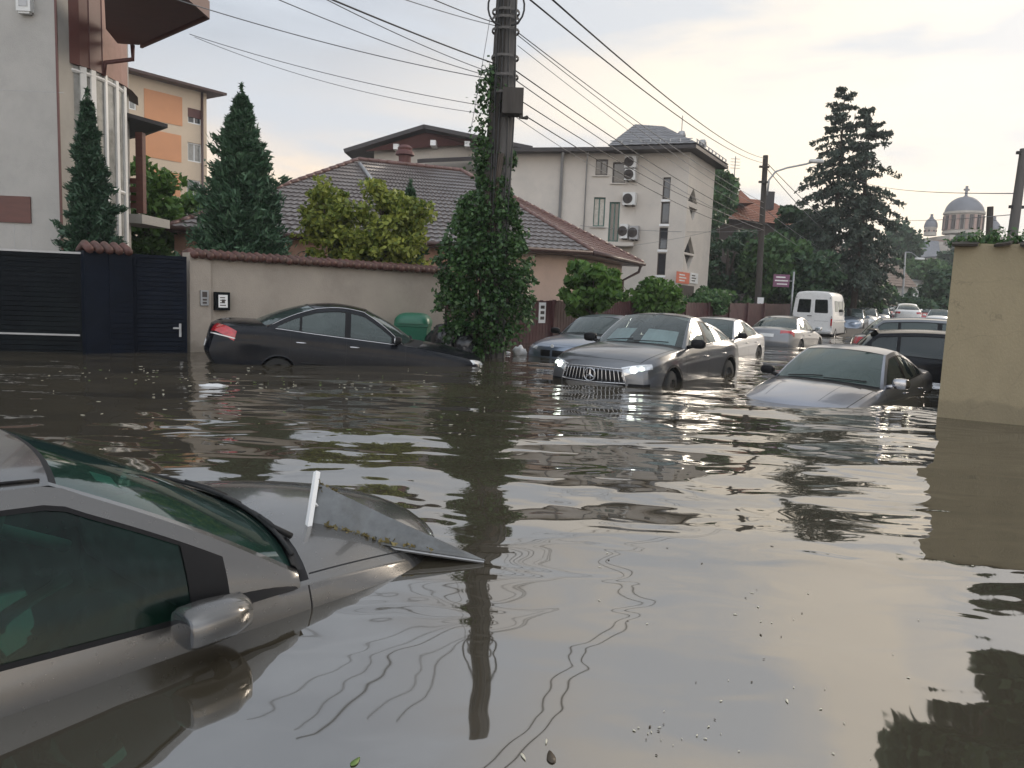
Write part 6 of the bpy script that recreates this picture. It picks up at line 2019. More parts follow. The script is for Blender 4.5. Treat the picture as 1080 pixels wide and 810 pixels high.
def fg_details():
    c = FG; root = c.root
    # black sail at the foot of the window behind the mirror, on both sides
    for sy in (1, -1):
        mb = MB(); 
        xs_ = np.linspace(.36, .80, 10)
        rows = []
        for q in np.linspace(0.0, 1.0, 5):
            r = []
            for x in xs_:
                rail = [c.PW(v, sy) for v in np.linspace(0, .6, 12)]
                fz = pchip([(p.x, p.z) for p in rail]); fy = pchip([(p.x, abs(p.y)) for p in rail])
                zb, yb = c.belt(x) + .004, c.beltw(x); zt, yt = max(fz(x) - .05, zb + .004), fy(x)
                r.append(Vector((x, sy * (lerp(yb, yt, q) + .012), lerp(zb, zt, q))))
            rows.append(r)
        mb.grid(rows); mb.build('mirror_sail', M['black_trim'], root, smooth=True)
    # cowl grille with ribs, wiper arms and blades over it
    mb = MB()
    rows = []
    for v in (-.012, -.003, .012, .03):
        row = []
        for s in np.linspace(-.96, .96, 40):
            p = c.PW(max(v, 0), s) + Vector((-v * 3.0 if v < 0 else 0, 0, 0))
            row.append(p + Vector((.0, 0, .008 + (.006 if v >= 0 else -.01))))
        rows.append(row)
    mb.grid(rows)
    mb.build('cowl_panel', M['black_trim'], root, smooth=True)
    for s0, s1, dv in ((-.86, .0, .03), (-.05, .80, .05)):
        pts = [c.PW(.02 + dv * math.sin(PI * t * .5) + .035 * t, lerp(s0, s1, t)) + Vector((.012, 0, .02)) for t in np.linspace(0, 1, 12)]
        mb = MB(); mb.tube(pts, .010, 6)
        pts2 = [c.PW(0, s0 + .28) + Vector((.06, 0, .0)), c.PW(.04, lerp(s0, s1, .35)) + Vector((.01, 0, .035)), pts[6] + Vector((0, 0, .012))]
        mb.tube(pts2, [.016, .011, .008], 6)
        mb.build('wiper', M['rubber'], root, smooth=True)
    # swept door mirrors: a neck at the sail, a housing growing backwards, the glass at its rear
    for sy in (1, -1):
        mb = MB(); rows = []
        for x, y, z, ry, rz in ((.56, .80, .93, .02, .02), (.54, .86, .93, .032, .027), (.52, .915, .942, .046, .037), (.48, .95, .952, .072, .052), (.41, .965, .957, .084, .063), (.33, .965, .957, .088, .068), (.262, .965, .955, .085, .066), (.25, .965, .955, .076, .058)):
            row = []
            for k in range(25):
                a = 2 * PI * k / 24; e = .75
                row.append(Vector((x, sy * (y + ry * math.copysign(abs(math.cos(a)) ** e, math.cos(a))), z + rz * math.copysign(abs(math.sin(a)) ** e, math.sin(a)))))
            rows.append(row)
        mb.grid(rows); o = mb.build('side_mirror', P_SILVER, root, smooth=True)
        mb = MB(); mb.tube([(.46, sy * .82, .90), (.44, sy * .90, .90), (.40, sy * .94, .90)], [.03, .03, .02], 8); mb.build('mirror_base', M['black_trim'], o, smooth=True)
        mb = MB(); mb.rounded((.252, sy * .965, .955), (.02, .15, .115), n=5, p=3.2); mb.build('mirror_glass', M['lens_dark'], o, smooth=True)
    # rear view mirror, tax disc and white paper behind the screen
    p = c.PW(.86, .0) + Vector((-.09, 0, -.07))
    mb = MB(); mb.rounded(p, (.05, .24, .075), n=4); mb.tube([p, c.PW(.93, 0) + Vector((-.02, 0, -.01))], .012, 6)
    mb.build('rear_view_mirror', M['rubber'], root, smooth=True)
    mb = MB(); a = [c.PW(v, s) + Vector((-.012, 0, -.012)) for v, s in ((.72, -.62), (.72, -.42), (.80, -.42), (.80, -.60))]
    mb.quad(*a); mb.build('windscreen_paper', M['plate'], root)
    # headlamps (mostly drowned), fuel line of the bonnet and bumper gap
    c.patch('headlight', [(1.86, .50, .74), (1.66, .74, .80), (1.70, .76, .68), (1.93, .46, .62)], M['lens'], both=True, off=.004)
    c.strip('bumper_joint', [(1.55, .90, .60), (1.8, .84, .62)], .008, M['black_trim'], off=.001, both=True)
    # roof rubber channels
    for sy in (1, -1):
        mb = MB(); mb.tube([c.roof(u, sy * .93) + Vector((0, 0, .004)) for u in np.linspace(.02, .97, 14)], .006, 5)
        mb.build('roof_channel', M['black_trim'], root, smooth=True)
fg_details()

def bonnet_board():
    """sheet with a white edge rail lying half on the sunken bonnet"""
    t = thing('loose_board', 'grey sheet with white edge rail and leaf litter stranded on the sunken bonnet', 'board', (-.9, 3.7, 0))
    P1, P2 = at(331, 506, 3.72), at(322, 563, 3.52)
    P3 = on(511, 592, .012); P4 = at(432, 566, 3.95); P5 = at(366, 527, 3.95)
    top = [P1, P5, P4, P3, P2]
    n = (P2 - P1).cross(P4 - P1).normalized()
    if n.z < 0: n = -n
    mb = MB(); d = n * .012
    v = [p + d for p in top] + [p - d for p in top]; k = 5
    mb.add(v, [tuple(range(k)), tuple(range(2 * k - 1, k - 1, -1))] + [((i + 1) % k, i, k + i, k + (i + 1) % k) for i in range(k)])
    bw(mb, 'sheet', M['board'], t)
    mb = MB()
    a, b = P1 + n * .02 + (P1 - P2) * .12, P2 + n * .02 - (P1 - P2) * .02
    mb.tube([a, b], .017, 4)
    m = a.lerp(b, .52); mb.tube([m, m + (P5 - P1).normalized() * .055], .012, 4)
    bw(mb, 'rail', M['white_frame'], t)
    mb = MB(); mb.tube([P2 - n * .008, P2.lerp(P3, .5) - n * .012, P3 - n * .004], .012, 4); bw(mb, 'edge_strip', M['gutter'], t)
    rng = np.random.default_rng(5)
    l = []
    for k_ in range(330):
        if k_ % 4: 
            t_ = rng.beta(2, 2.6) * .75 + .05; s_ = abs(rng.normal(.05, .12)) + .03
        else:
            t_ = rng.uniform(.0, .25); s_ = rng.uniform(.75, 1.0)
        A = P2.lerp(P3, t_); B = P1.lerp(P5, min(1, t_ * 3)).lerp(P4, max(0, min(1, (t_ - .3) * 1.6)))
        q = A.lerp(B, min(s_, .97)) + n * .02 - t.location
        l.append(list(q + Vector(rng.normal(size=3) * .005)))
    tag(leaf_cloud('leaf_litter', np.array(l), .017, M['leaf_litter'], t, np.tile(list(n), (len(l), 1)) * 0 + rng.normal(size=(len(l), 3)), rng=rng), kind='stuff')
M['board'] = mat('wet_grey_board', (0.11, 0.115, 0.115), .42, var=.35, scale=9, stain=(.05, .045, .035), stain_amt=.8, stain_scale=5, spec=.6)
M['leaf_litter'] = leaf_mat('leaf_litter', (.06, .05, .02), (.30, .24, .10))
bonnet_board()

# ---- black saloon drowned against the garden wall
BL = Car(sedan_spec(R=.265, arch=.035, rim=M['black_trim'],
    belt=[(-2.40, .92), (-2.1, 1.0), (-1.6, 1.02), (-.9, .985), (0, .945), (.75, .91), (1.2, .87), (1.7, .81), (2.15, .73), (2.36, .64)],
    ztop=[(-2.40, .97), (-2.25, 1.05), (-2.0, 1.085), (-1.5, 1.10), (-.5, 1.0), (.75, .985), (1.1, .97), (1.6, .91), (2.1, .81), (2.36, .69)],
    tail=[(0, .12), (.2, .02), (.45, -.06), (.7, -.03), (.9, .0), (1, .03)],
    wins=[(.52, -.20), (-.30, -1.02), (-1.06, -1.42)], doors=(.78, -.26, -1.2),
    rear=(-1.80, 1.075, -1.58, -.92, 1.45, -.80, .58, 1.40, .03), wind=(1.08, .985, .74, .12, 1.475, .02, .61, 1.425, .03)),
    'parked_car', 'black saloon drowned along the beige wall with its red tail lamp showing', 'car', P_BLACK)
BL.handles((-.12, -1.02), .83, M['chrome']); BL.mirrors(.60, M['black_trim'], size=(.13, .22, .13)); BL.wipers()
BL.patch('headlight', [(2.30, .50, .70), (2.02, .78, .77), (2.04, .80, .66), (2.34, .48, .60)], M['lens'], both=True)
for sy, o in zip((1, -1), BL.patch('tail_light', [(-2.36, .42, .98), (-2.12, .90, .98), (-2.14, .90, .80), (-2.40, .42, .80)], M['tail'], both=True, nu=12)): pass
BL.patch('reversing_lens', [(-2.37, .44, .822), (-2.14, .91, .822), (-2.15, .91, .806), (-2.40, .44, .806)], M['tail_white'], both=True, nu=12, off=.010)
BL.strip('side_trim', [(1.1, 1, .47), (-1.0, 1, .47)], .04, M['black_trim'], both=True)
for sy in (1, -1):
    mb = MB(); mb.tube([BL.side_pt(x, 0) * 1.0 if sy < 0 else Vector((BL.side_pt(x, 0).x, -BL.side_pt(x, 0).y, BL.side_pt(x, 0).z)) for x in np.linspace(.62, -1.45, 18)], .009, 6); mb.build('chrome_strip', M['chrome'], BL.root, smooth=True)
    mb = MB(); mb.tube([BL.PW(v, sy) * 1 + Vector((0, sy * .004, .004)) for v in np.linspace(0, 1, 10)] + [BL.roof(u, sy) + Vector((0, sy * .004, .004)) for u in np.linspace(.06, .94, 12)] + [BL.PR(v, sy) + Vector((0, sy * .004, .004)) for v in np.linspace(1, .1, 9)], .007, 5); mb.build('roof_trim', M['chrome'], BL.root, smooth=True)
BL.patch('number_plate', [(-2.6, .26, .70), (-2.6, -.26, .70), (-2.6, -.26, .59), (-2.6, .26, .59)], M['plate'])
BL.place((-2.99, 14.0, -.49), 19.5, 4.0, 1.0)

# ---- graphite sports utility coupe with lit lamps, facing the viewer
GL = Car(suv_coupe_spec(glass_windscreen=glass_mat('screen_with_blind', (.62, .74, .74), clear=.88), steer=.12), 'parked_car',
         'graphite sport utility coupe with lit headlamps and a star in its slatted grille', 'car', P_GRAPHITE)
GL.handles((-.14, -1.08), .90); GL.mirrors(.62, M['black_trim'], size=(.16, .25, .16)); GL.wipers()
def gl_details():
    c = GL
    g = c.patch('grille', [(2.6, .56, .585), (2.6, -.56, .585), (2.6, -.50, .80), (2.6, .50, .80)], M['black_trim'], nu=20, nv=6, off=.006)[0]
    x0 = c.bvh.ray_cast(Vector((4, 0, .69)), Vector((-1, 0, 0)))[0].x
    for k in range(17):
        y = lerp(-.50, .50, k / 16)
        pts = []
        for z in np.linspace(.60, .79, 6):
            h = c.bvh.ray_cast(Vector((4, y * (1.08 - (z - .6) * .5), z)), Vector((-1, 0, 0)))[0]
            pts.append(h + Vector((.018, 0, 0)))
        mb = MB(); mb.tube(pts, .008, 6); mb.build('grille_bar', M['chrome'], g, smooth=True)
    mb = MB()
    for s in (1,):
        pts = []
        for y, z in [(.56, .585), (.50, .80), (0, .815), (-.50, .80), (-.56, .585), (0, .575), (.56, .585)]:
            pts.append((y, z))
        P = []
        for (ya, za), (yb, zb) in zip(pts, pts[1:]):
            for f in np.linspace(0, 1, 6, endpoint=False):
                h = c.bvh.ray_cast(Vector((4, lerp(ya, yb, f), lerp(za, zb, f))), Vector((-1, 0, 0)))[0]; P.append(h + Vector((.008, 0, 0)))
        P.append(P[0]); mb.tube(P, .012, 6)
    mb.build('grille_surround', M['chrome'], g, smooth=True)
    # round emblem: a ring with a three pointed star
    cx = Vector((x0 + .045, 0, .69)); mb = MB()
    mb.tube([cx + Vector((0, .098 * math.cos(t), .098 * math.sin(t))) for t in np.linspace(0, 2 * PI, 33)], .011, 8)
    for k in range(3):
        a = PI / 2 + k * 2 * PI / 3; d = Vector((0, math.cos(a), math.sin(a))); n = Vector((0, -math.sin(a), math.cos(a)))
        mb.add([cx + n * .022, cx - n * .022, cx + d * .095, cx + Vector((.014, 0, 0)), cx - d * .012], [(0, 3, 2), (1, 2, 3), (0, 4, 3), (4, 1, 3)])
    mb.build('star_emblem', M['chrome'], g, smooth=False)
    for sy in (1, -1):
        hl = [o for o in c.patch('headlight', [(2.44, sy * .50, .845), (2.12, sy * .86, .895), (2.14, sy * .89, .815), (2.46, sy * .52, .70)], M['lens'], nu=14, nv=6, off=.008)][0]
        # lit inner bowls and the daytime strip
        for a, b, m_, off in (((2.36, .66, .80), .055, 'lamp_on', .016), ((2.28, .76, .82), .040, 'lamp_glow', .014)):
            q = c.snap((a[0], sy * a[1], a[2]), off); nn = c.bvh.find_nearest(Vector((a[0], sy * a[1], a[2])))[1]
            Rm = nn.to_track_quat('Z', 'Y').to_matrix()
            mb = MB(); mb.lathe([(b, 0), (b * .75, .008), (0, .012)], q, seg=16, M=Rm); mb.build('lamp', M[m_], hl, smooth=True)
        c.strip('daytime_strip', [(2.46, sy * .53, .835), (2.14, sy * .86, .885)], .022, M['lens'], off=.018, parent=hl)
    # bumper intakes, arches and sill in black
    c.patch('intake', [(2.42, .62, .58), (2.2, .88, .58), (2.22, .88, .44), (2.46, .58, .44)], M['black_trim'], both=True)
    for xa in (c.S['xfa'], c.S['xra']):
        for sy in (1, -1):
            R0 = c.S['R'] + .06
            mb = MB(); rows = [[], []]
            for t in np.linspace(.02, PI - .02, 26):
                for k, rr in enumerate((R0 + .002, R0 + .045)):
                    p = c.snap((xa + rr * math.cos(t), sy * .97, .37 + rr * math.sin(t)), .004); rows[k].append(p)
            mb.grid(rows); mb.build('wheel_arch', M['black_trim'], c.root, smooth=True)
    c.strip('sill_trim', [(.98, 1, .37), (-.98, 1, .37)], .16, M['black_trim'], both=True, off=.006)
    # chrome line under the windows
    for sy in (1, -1):
        p0 = [c.side_pt(x, .03) for x in np.linspace(.60, -1.6, 16)]
        mb = MB(); mb.tube([Vector((p.x, sy * (abs(p.y) + .004), p.z)) for p in p0], .007, 5); mb.build('chrome_strip', M['chrome'], c.root, smooth=True)
    # folded paper blinds lying behind the screen
    mb = MB()
    for s0, s1 in ((-.80, -.18), (.12, .80)):
        rows = [[c.PW(v, s) + Vector((-.05 - .02 * (k % 2), 0, -.05)) for k, s in enumerate(np.linspace(s0, s1, 9))] for v in (.06, .30, .52)]
        mb.grid(rows)
    mb.build('sun_blind', M['plate'], c.root)
    mb = MB(); p = c.PW(.9, 0) + Vector((-.08, 0, -.07)); mb.rounded(p, (.05, .22, .08), n=4); mb.tube([p, c.PW(.95, 0)], .03, 6); mb.build('rear_view_mirror', M['rubber'], c.root, smooth=True)
gl_details()
GL.place((2.62, 13.95, -.505), 236.5, 0.9, 0)

# ---- blue grey saloon behind it
BM = Car(sedan_spec(nose=[(0, -.10), (.15, 0), (.45, .02), (.8, .02), (1, -.03)], crown=3.2,
    belt=[(-2.40, .93), (-2.1, .97), (-1.6, .985), (-.9, .965), (0, .945), (.75, .925), (1.2, .90), (1.7, .86), (2.15, .80), (2.36, .74)],
    ztop=[(-2.40, .95), (-2.3, 1.0), (-2.0, 1.055), (-1.5, 1.07), (-.5, 1.0), (.75, 1.0), (1.1, .99), (1.6, .95), (2.1, .87), (2.36, .79)]),
    'parked_car', 'blue grey saloon facing the viewer between the brown fence and the coupe', 'car', P_BLUEGREY)
BM.handles((-.15, -1.05), .80); BM.mirrors(.62, M['black_trim']); BM.wipers()
BM.patch('headlight', [(2.44, .40, .765), (2.12, .80, .80), (2.14, .82, .72), (2.46, .40, .68)], M['lens'], both=True)
BM.patch('grille', [(2.6, .30, .72), (2.6, .03, .72), (2.6, .03, .58), (2.6, .28, .58)], M['black_trim'], both=True, off=.008)
q = BM.snap((2.55, 0, .80), .01); mb = MB(); mb.lathe([(.0, .006), (.035, .006), (.042, 0)], q, 'X', 18); mb.build('round_emblem', M['plate'], BM.root)
BM.place((2.2, 18.8, -.49), 238, 1.2, 0)

# ---- pearl silver saloon right behind the coupe
PS = Car(sedan_spec(), 'parked_car', 'pale silver saloon half hidden right behind the graphite coupe', 'car', P_PEARL)
PS.handles((-.15, -1.05), .80); PS.mirrors(.62, M['black_trim'])
PS.patch('headlight', [(2.30, .50, .70), (2.02, .78, .75), (2.04, .80, .65), (2.34, .48, .60)], M['lens'], both=True)
PS.place((5.45, 20.8, -.47), 237, .3, 0)

# ---- grey saloon seen from behind
GS = Car(sedan_spec(tail=[(0, .10), (.2, .02), (.45, -.06), (.7, -.03), (.9, .0), (1, .03)]), 'parked_car', 'grey saloon with red tail lamps driving away before the brown fence', 'car', P_GREY)
GS.handles((-.15, -1.05), .80); GS.mirrors(.62)
GS.patch('tail_light', [(-2.38, .40, .93), (-2.10, .86, .94), (-2.14, .87, .78), (-2.42, .38, .80)], M['tail'], both=True, nu=12)
GS.patch('number_plate', [(-2.6, .26, .86), (-2.6, -.26, .86), (-2.6, -.26, .75), (-2.6, .26, .75)], M['plate'])
GS.place((9.85, 27.6, -.42), 56, 0, 0)

# ---- silver saloon at the right, nose under water
SR = Car(sedan_spec(wind=(1.08, .985, .74, .12, 1.40, .02, .60, 1.35, .03), glass_windscreen=glass_mat('greenish_screen', (.2, .3, .27), clear=.45)), 'parked_car', 'silver grey saloon with its bonnet sliding under the water beside the ochre wall', 'car', P_SLATE)
SR.handles((-.15, -1.05), .80); SR.mirrors(.60, M['chrome'], size=(.15, .24, .16), dy=.17, sides=(1,)); SR.mirrors(.60, M['black_trim'], size=(.15, .22, .14), sides=(-1,)); SR.wipers()
SR.patch('headlight', [(2.26, .46, .66), (1.92, .80, .74), (1.96, .82, .64), (2.32, .46, .57)], M['lens'], both=True)
for s in (-.45, .45): SR.strip('bonnet_crease_shade', [(1.15, s * .9, .93), (2.1, s * .8, .76)], .006, M['black_trim'], off=.001, up=(0, 1, 0))  # thin black strips draw the shade along the bonnet creases
SR.patch('washer_panel', [(1.16, .62, .96), (1.16, .22, .98), (1.12, .22, .985), (1.12, .62, .965)], M['black_trim'], both=True, off=.004)
SR.place((5.26, 12.05, -.70), 229, 1.3, -1.0)

# ---- two dark cars parked across, behind the ochre wall
hatch = dict(rear=(-2.02, 1.06, -1.84, -1.62, 1.47, -1.5, .58, 1.42, .03), wins=[(.62, -.24), (-.34, -1.12), (-1.18, -1.62)],
    wind=(1.10, 1.03, .82, .12, 1.50, -.02, .60, 1.455, .03), roof=(.04, .03))
B1 = Car(compact_spec(glass=M['glass_dark'], **hatch), 'parked_car', 'black hatchback with dark windows parked across behind the ochre wall', 'car', P_BLACK)
B1.handles((-.12, -1.0), .82); B1.mirrors(.66, M['black_trim'])
B1.patch('tail_light', [(-2.14, .52, .98), (-1.90, .86, 1.0), (-1.94, .86, .80), (-2.18, .52, .80)], M['tail'], both=True)
B1.strip('side_trim', [(1.0, 1, .55), (-1.0, 1, .55)], .03, M['chrome'], both=True)
mb = MB(); a = B1.roof(1, 0); mb.rounded(a + Vector((-.04, 0, .012)), (.22, 1.1, .045), n=4, p=3); mb.build('spoiler', P_BLACK, B1.root, smooth=True)
B1.place((8.75, 14.7, -.55), -28, 0, 0)
B2 = Car(compact_spec(**hatch), 'parked_car', 'dark estate with sky reflecting on its roof behind the black hatchback', 'car', P_GRAPHITE)
B2.handles((-.12, -1.0), .82); B2.mirrors(.66, M['black_trim'])
B2.patch('tail_light', [(-2.14, .52, .98), (-1.90, .86, 1.0), (-1.94, .86, .80), (-2.18, .52, .80)], M['tail'], both=True)
for sy in (1, -1):
    mb = MB(); mb.tube([B2.roof(u, sy * .9) + Vector((0, 0, .03)) for u in np.linspace(.08, .9, 10)], .012, 6); mb.build('roof_rail', M['metal_grey'], B2.root, smooth=True)
mb = MB(); p = B2.roof(.85, .0); mb.tube([p, p + Vector((-.08, 0, .10))], [.02, .006], 6); mb.build('roof_aerial', M['rubber'], B2.root)
B2.place((10.7, 18.6, -.33), -28, 0, 0)

# ---- white van
def van():
    t = thing('white_van', 'white panel van seen from behind with two windowed rear doors', 'van', (0, 0, 0))
    ztop = pchip([(0, 2.36), (.1, 2.40), (1.2, 2.44), (2.9, 2.42), (3.35, 2.33), (3.6, 2.0), (4.05, 1.35), (4.6, 1.15), (4.95, .95), (5.05, .7)])
    wid = pchip([(0, .93), (.08, .955), (3.2, .96), (4.2, .93), (4.8, .85), (5.05, .68)])
    xs = [0, .03, .08, .2] + list(np.linspace(.5, 3.3, 15)) + list(np.linspace(3.45, 4.1, 8)) + [4.3, 4.6, 4.8, 4.95, 5.05]
    mb = MB(); rows = []
    for x in xs:
        h, w = ztop(x), wid(x)
        r = []
        for f, k in ((.38, .97), (.46, 1.0), (.8, 1.0), (1.1, .995), (1.5, .96), (1.9, .915), (2.18, .88), (2.32, .83), (2.40, .72)):
            z = .38 + (h - .38) * (f - .38) / (2.44 - .38) * 1.0
            r.append((x, w * (k if x < 3.3 else lerp(k, 1 - .12 * (f - .38), smoothstep((x - 3.3) / 1.0))), z))
        L = [Vector(p) for p in r] + [Vector((x, w * .4, h)), Vector((x, 0, h + .008)), Vector((x, -w * .4, h))] + [Vector((p[0], -p[1], p[2])) for p in r[::-1]]
        rows.append(L)
    mb.grid(rows)
    mb.add(rows[0], [tuple(range(len(rows[0])))]); mb.add(rows[-1], [tuple(range(len(rows[-1])))[::-1]])
    mb.build('body', P_WHITE, t, smooth=True, merge=True, sharp=40)
    def tw(z): return lerp(.93, .78, max(0, (z - 1.1) / 1.2))
    for sy in (1, -1):
        mb = MB(); x = -.012
        def pt(f, z, dx=0): return Vector((x + dx, sy * lerp(.008, tw(z) - .05, f), z))
        rows = [[pt(f, z) for f in np.linspace(0, 1, 7)] for z in (.52, .8, 1.1, 1.4, 1.7, 2.0, 2.27)]
        mb.grid(rows); rows2 = [[p + Vector((.03, 0, 0)) for p in r] for r in rows]
        for i in range(6):
            for k in (0, 6): mb.quad(rows[i][k], rows[i + 1][k], rows2[i + 1][k], rows2[i][k])
        mb.grid([rows[0], rows2[0]]); mb.grid([rows[-1], rows2[-1]])
        d = mb.build('rear_door', P_WHITE, t)
        mb = MB(); Wp = []
        for zz in (1.40, 1.44, 1.62, 1.8, 1.95, 1.99):
            e = .06 if zz in (1.40, 1.99) else 0
            Wp.append([pt(lerp(.14 + e * .5, .82 - e * .5, f), zz, -.006) for f in np.linspace(0, 1, 6)])
        mb.grid(Wp); w = mb.build('window', M['glass_dark'], d)
        mb = MB(); mb.grid([[p + Vector((.004, (p.y - pt(.48, p.z).y) * .1, (p.z - 1.7) * .1)) for p in r] for r in Wp]); mb.build('seal', M['rubber'], w)
        mb = MB(); mb.grid([[pt(f, z, -.004) for f in (.12, .86)] for z in (.98, 1.0)]); mb.build('crease_shade', M['gutter'], d)  # grey strip painted for the shade under the pressed fold
        mb = MB(); mb.box((-.03, sy * .90, .95), (.06, .07, .34)); mb.build('tail_light', M['tail'], t)
        mb = MB()
        for z in (.75, 1.2, 2.1): mb.box((-.02, sy * (tw(z) - .03), z), (.05, .05, .09))
        mb.build('hinge', M['gutter'], d)
    mb = MB(); mb.box((-.03, .12, 1.22), (.03, .2, .035)); mb.build('handle', M['black_trim'], t)
    mb = MB(); mb.rounded((-.07, 0, .46), (.22, 1.86, .2), n=5); mb.build('bumper', M['gutter'], t, smooth=True)
    mb = MB(); mb.box((-.028, .45, .72), (.012, .5, .11)); mb.build('number_plate', M['plate'], t)
    for k, (a, b) in enumerate(((.6, 1.5), (1.7, 2.6), (2.75, 3.35))):
        for sy in (1, -1):
            mb = MB(); mb.grid([[Vector((lerp(a, b, f), sy * (wid(lerp(a, b, f)) * lerp(.965, .915, q) + .006), lerp(1.45, 1.98, q))) for f in np.linspace(0, 1, 5)] for q in np.linspace(0, 1, 4)])
            mb.build('side_window', M['glass_dark'], t)
    for sy in (1, -1):
        mb = MB(); mb.tube([(.3, sy * .965, .95), (3.6, sy * .965, .95)], .02, 6); mb.build('side_moulding', M['gutter'], t)
        for x in (.95, 4.1):
            mb = MB(); mb.lathe([(.2, -.1), (.31, -.1), (.34, -.05), (.34, .05), (.31, .1), (.2, .1)], (x, sy * .86, .34), 'Y', 20); w = mb.build('wheel', M['tyre'], t, smooth=True, sharp=40)
            mb = MB(); mb.lathe([(0, -sy * .08), (.2, -sy * .06)], (x, sy * .88, .34), 'Y', 16); mb.build('rim', M['alloy'], w)
        mb = MB(); mb.rounded((3.55, sy * 1.12, 1.45), (.14, .22, .34), n=4); mb.build('side_mirror', M['black_trim'], t, smooth=True)
    p = at(855, 351, 37.0)
    t.location = (p.x, p.y, -.26); t.rotation_euler = (0, 0, math.radians(58))
van()

# ---- cars further up the street
def far_car(spec, paint, label, px, D, z, hd, rear=False):
    c = Car(spec, 'parked_car', label, 'car', paint, detail=1)
    if rear: c.patch('tail_light', [(spec['xr'], .50, .94), (spec['xr'] + .25, .86, .95), (spec['xr'] + .22, .86, .78), (spec['xr'], .50, .78)], M['tail'], both=True)
    else: c.patch('headlight', [(spec['xf'] - .05, .46, .70), (spec['xf'] - .3, .80, .76), (spec['xf'] - .28, .80, .65), (spec['xf'], .46, .6)], M['lens'], both=True)
    c.mirrors(.66)
    p = at(px, 330, D); c.place((p.x, p.y, z), hd)
    return c
far_car(compact_spec(**hatch), P_BLUEGREY, 'dark blue grey hatchback just right of the white van', 898, 47, -.1, 240)
far_car(compact_spec(**hatch), P_WHITE, 'white hatchback behind the dark blue grey one', 913, 54, .0, 240)
far_car(compact_spec(**hatch), P_LIGHT, 'silver hatchback left of the white estate in the street', 927, 58, .1, 240)
far_car(suv_coupe_spec(), P_WHITE, 'white tall car facing away up the street before the red one', 956, 60, .4, 66, True)
far_car(compact_spec(**hatch), P_RED, 'red hatchback left of the tall white car', 941, 66, .35, 240)
far_car(compact_spec(), P_RED, 'red car between the tall white car and the ochre wall', 974, 68, .35, 240)
far_car(compact_spec(**hatch), P_WHITE, 'small white car touching the edge of the ochre wall', 990, 62, .15, 240)
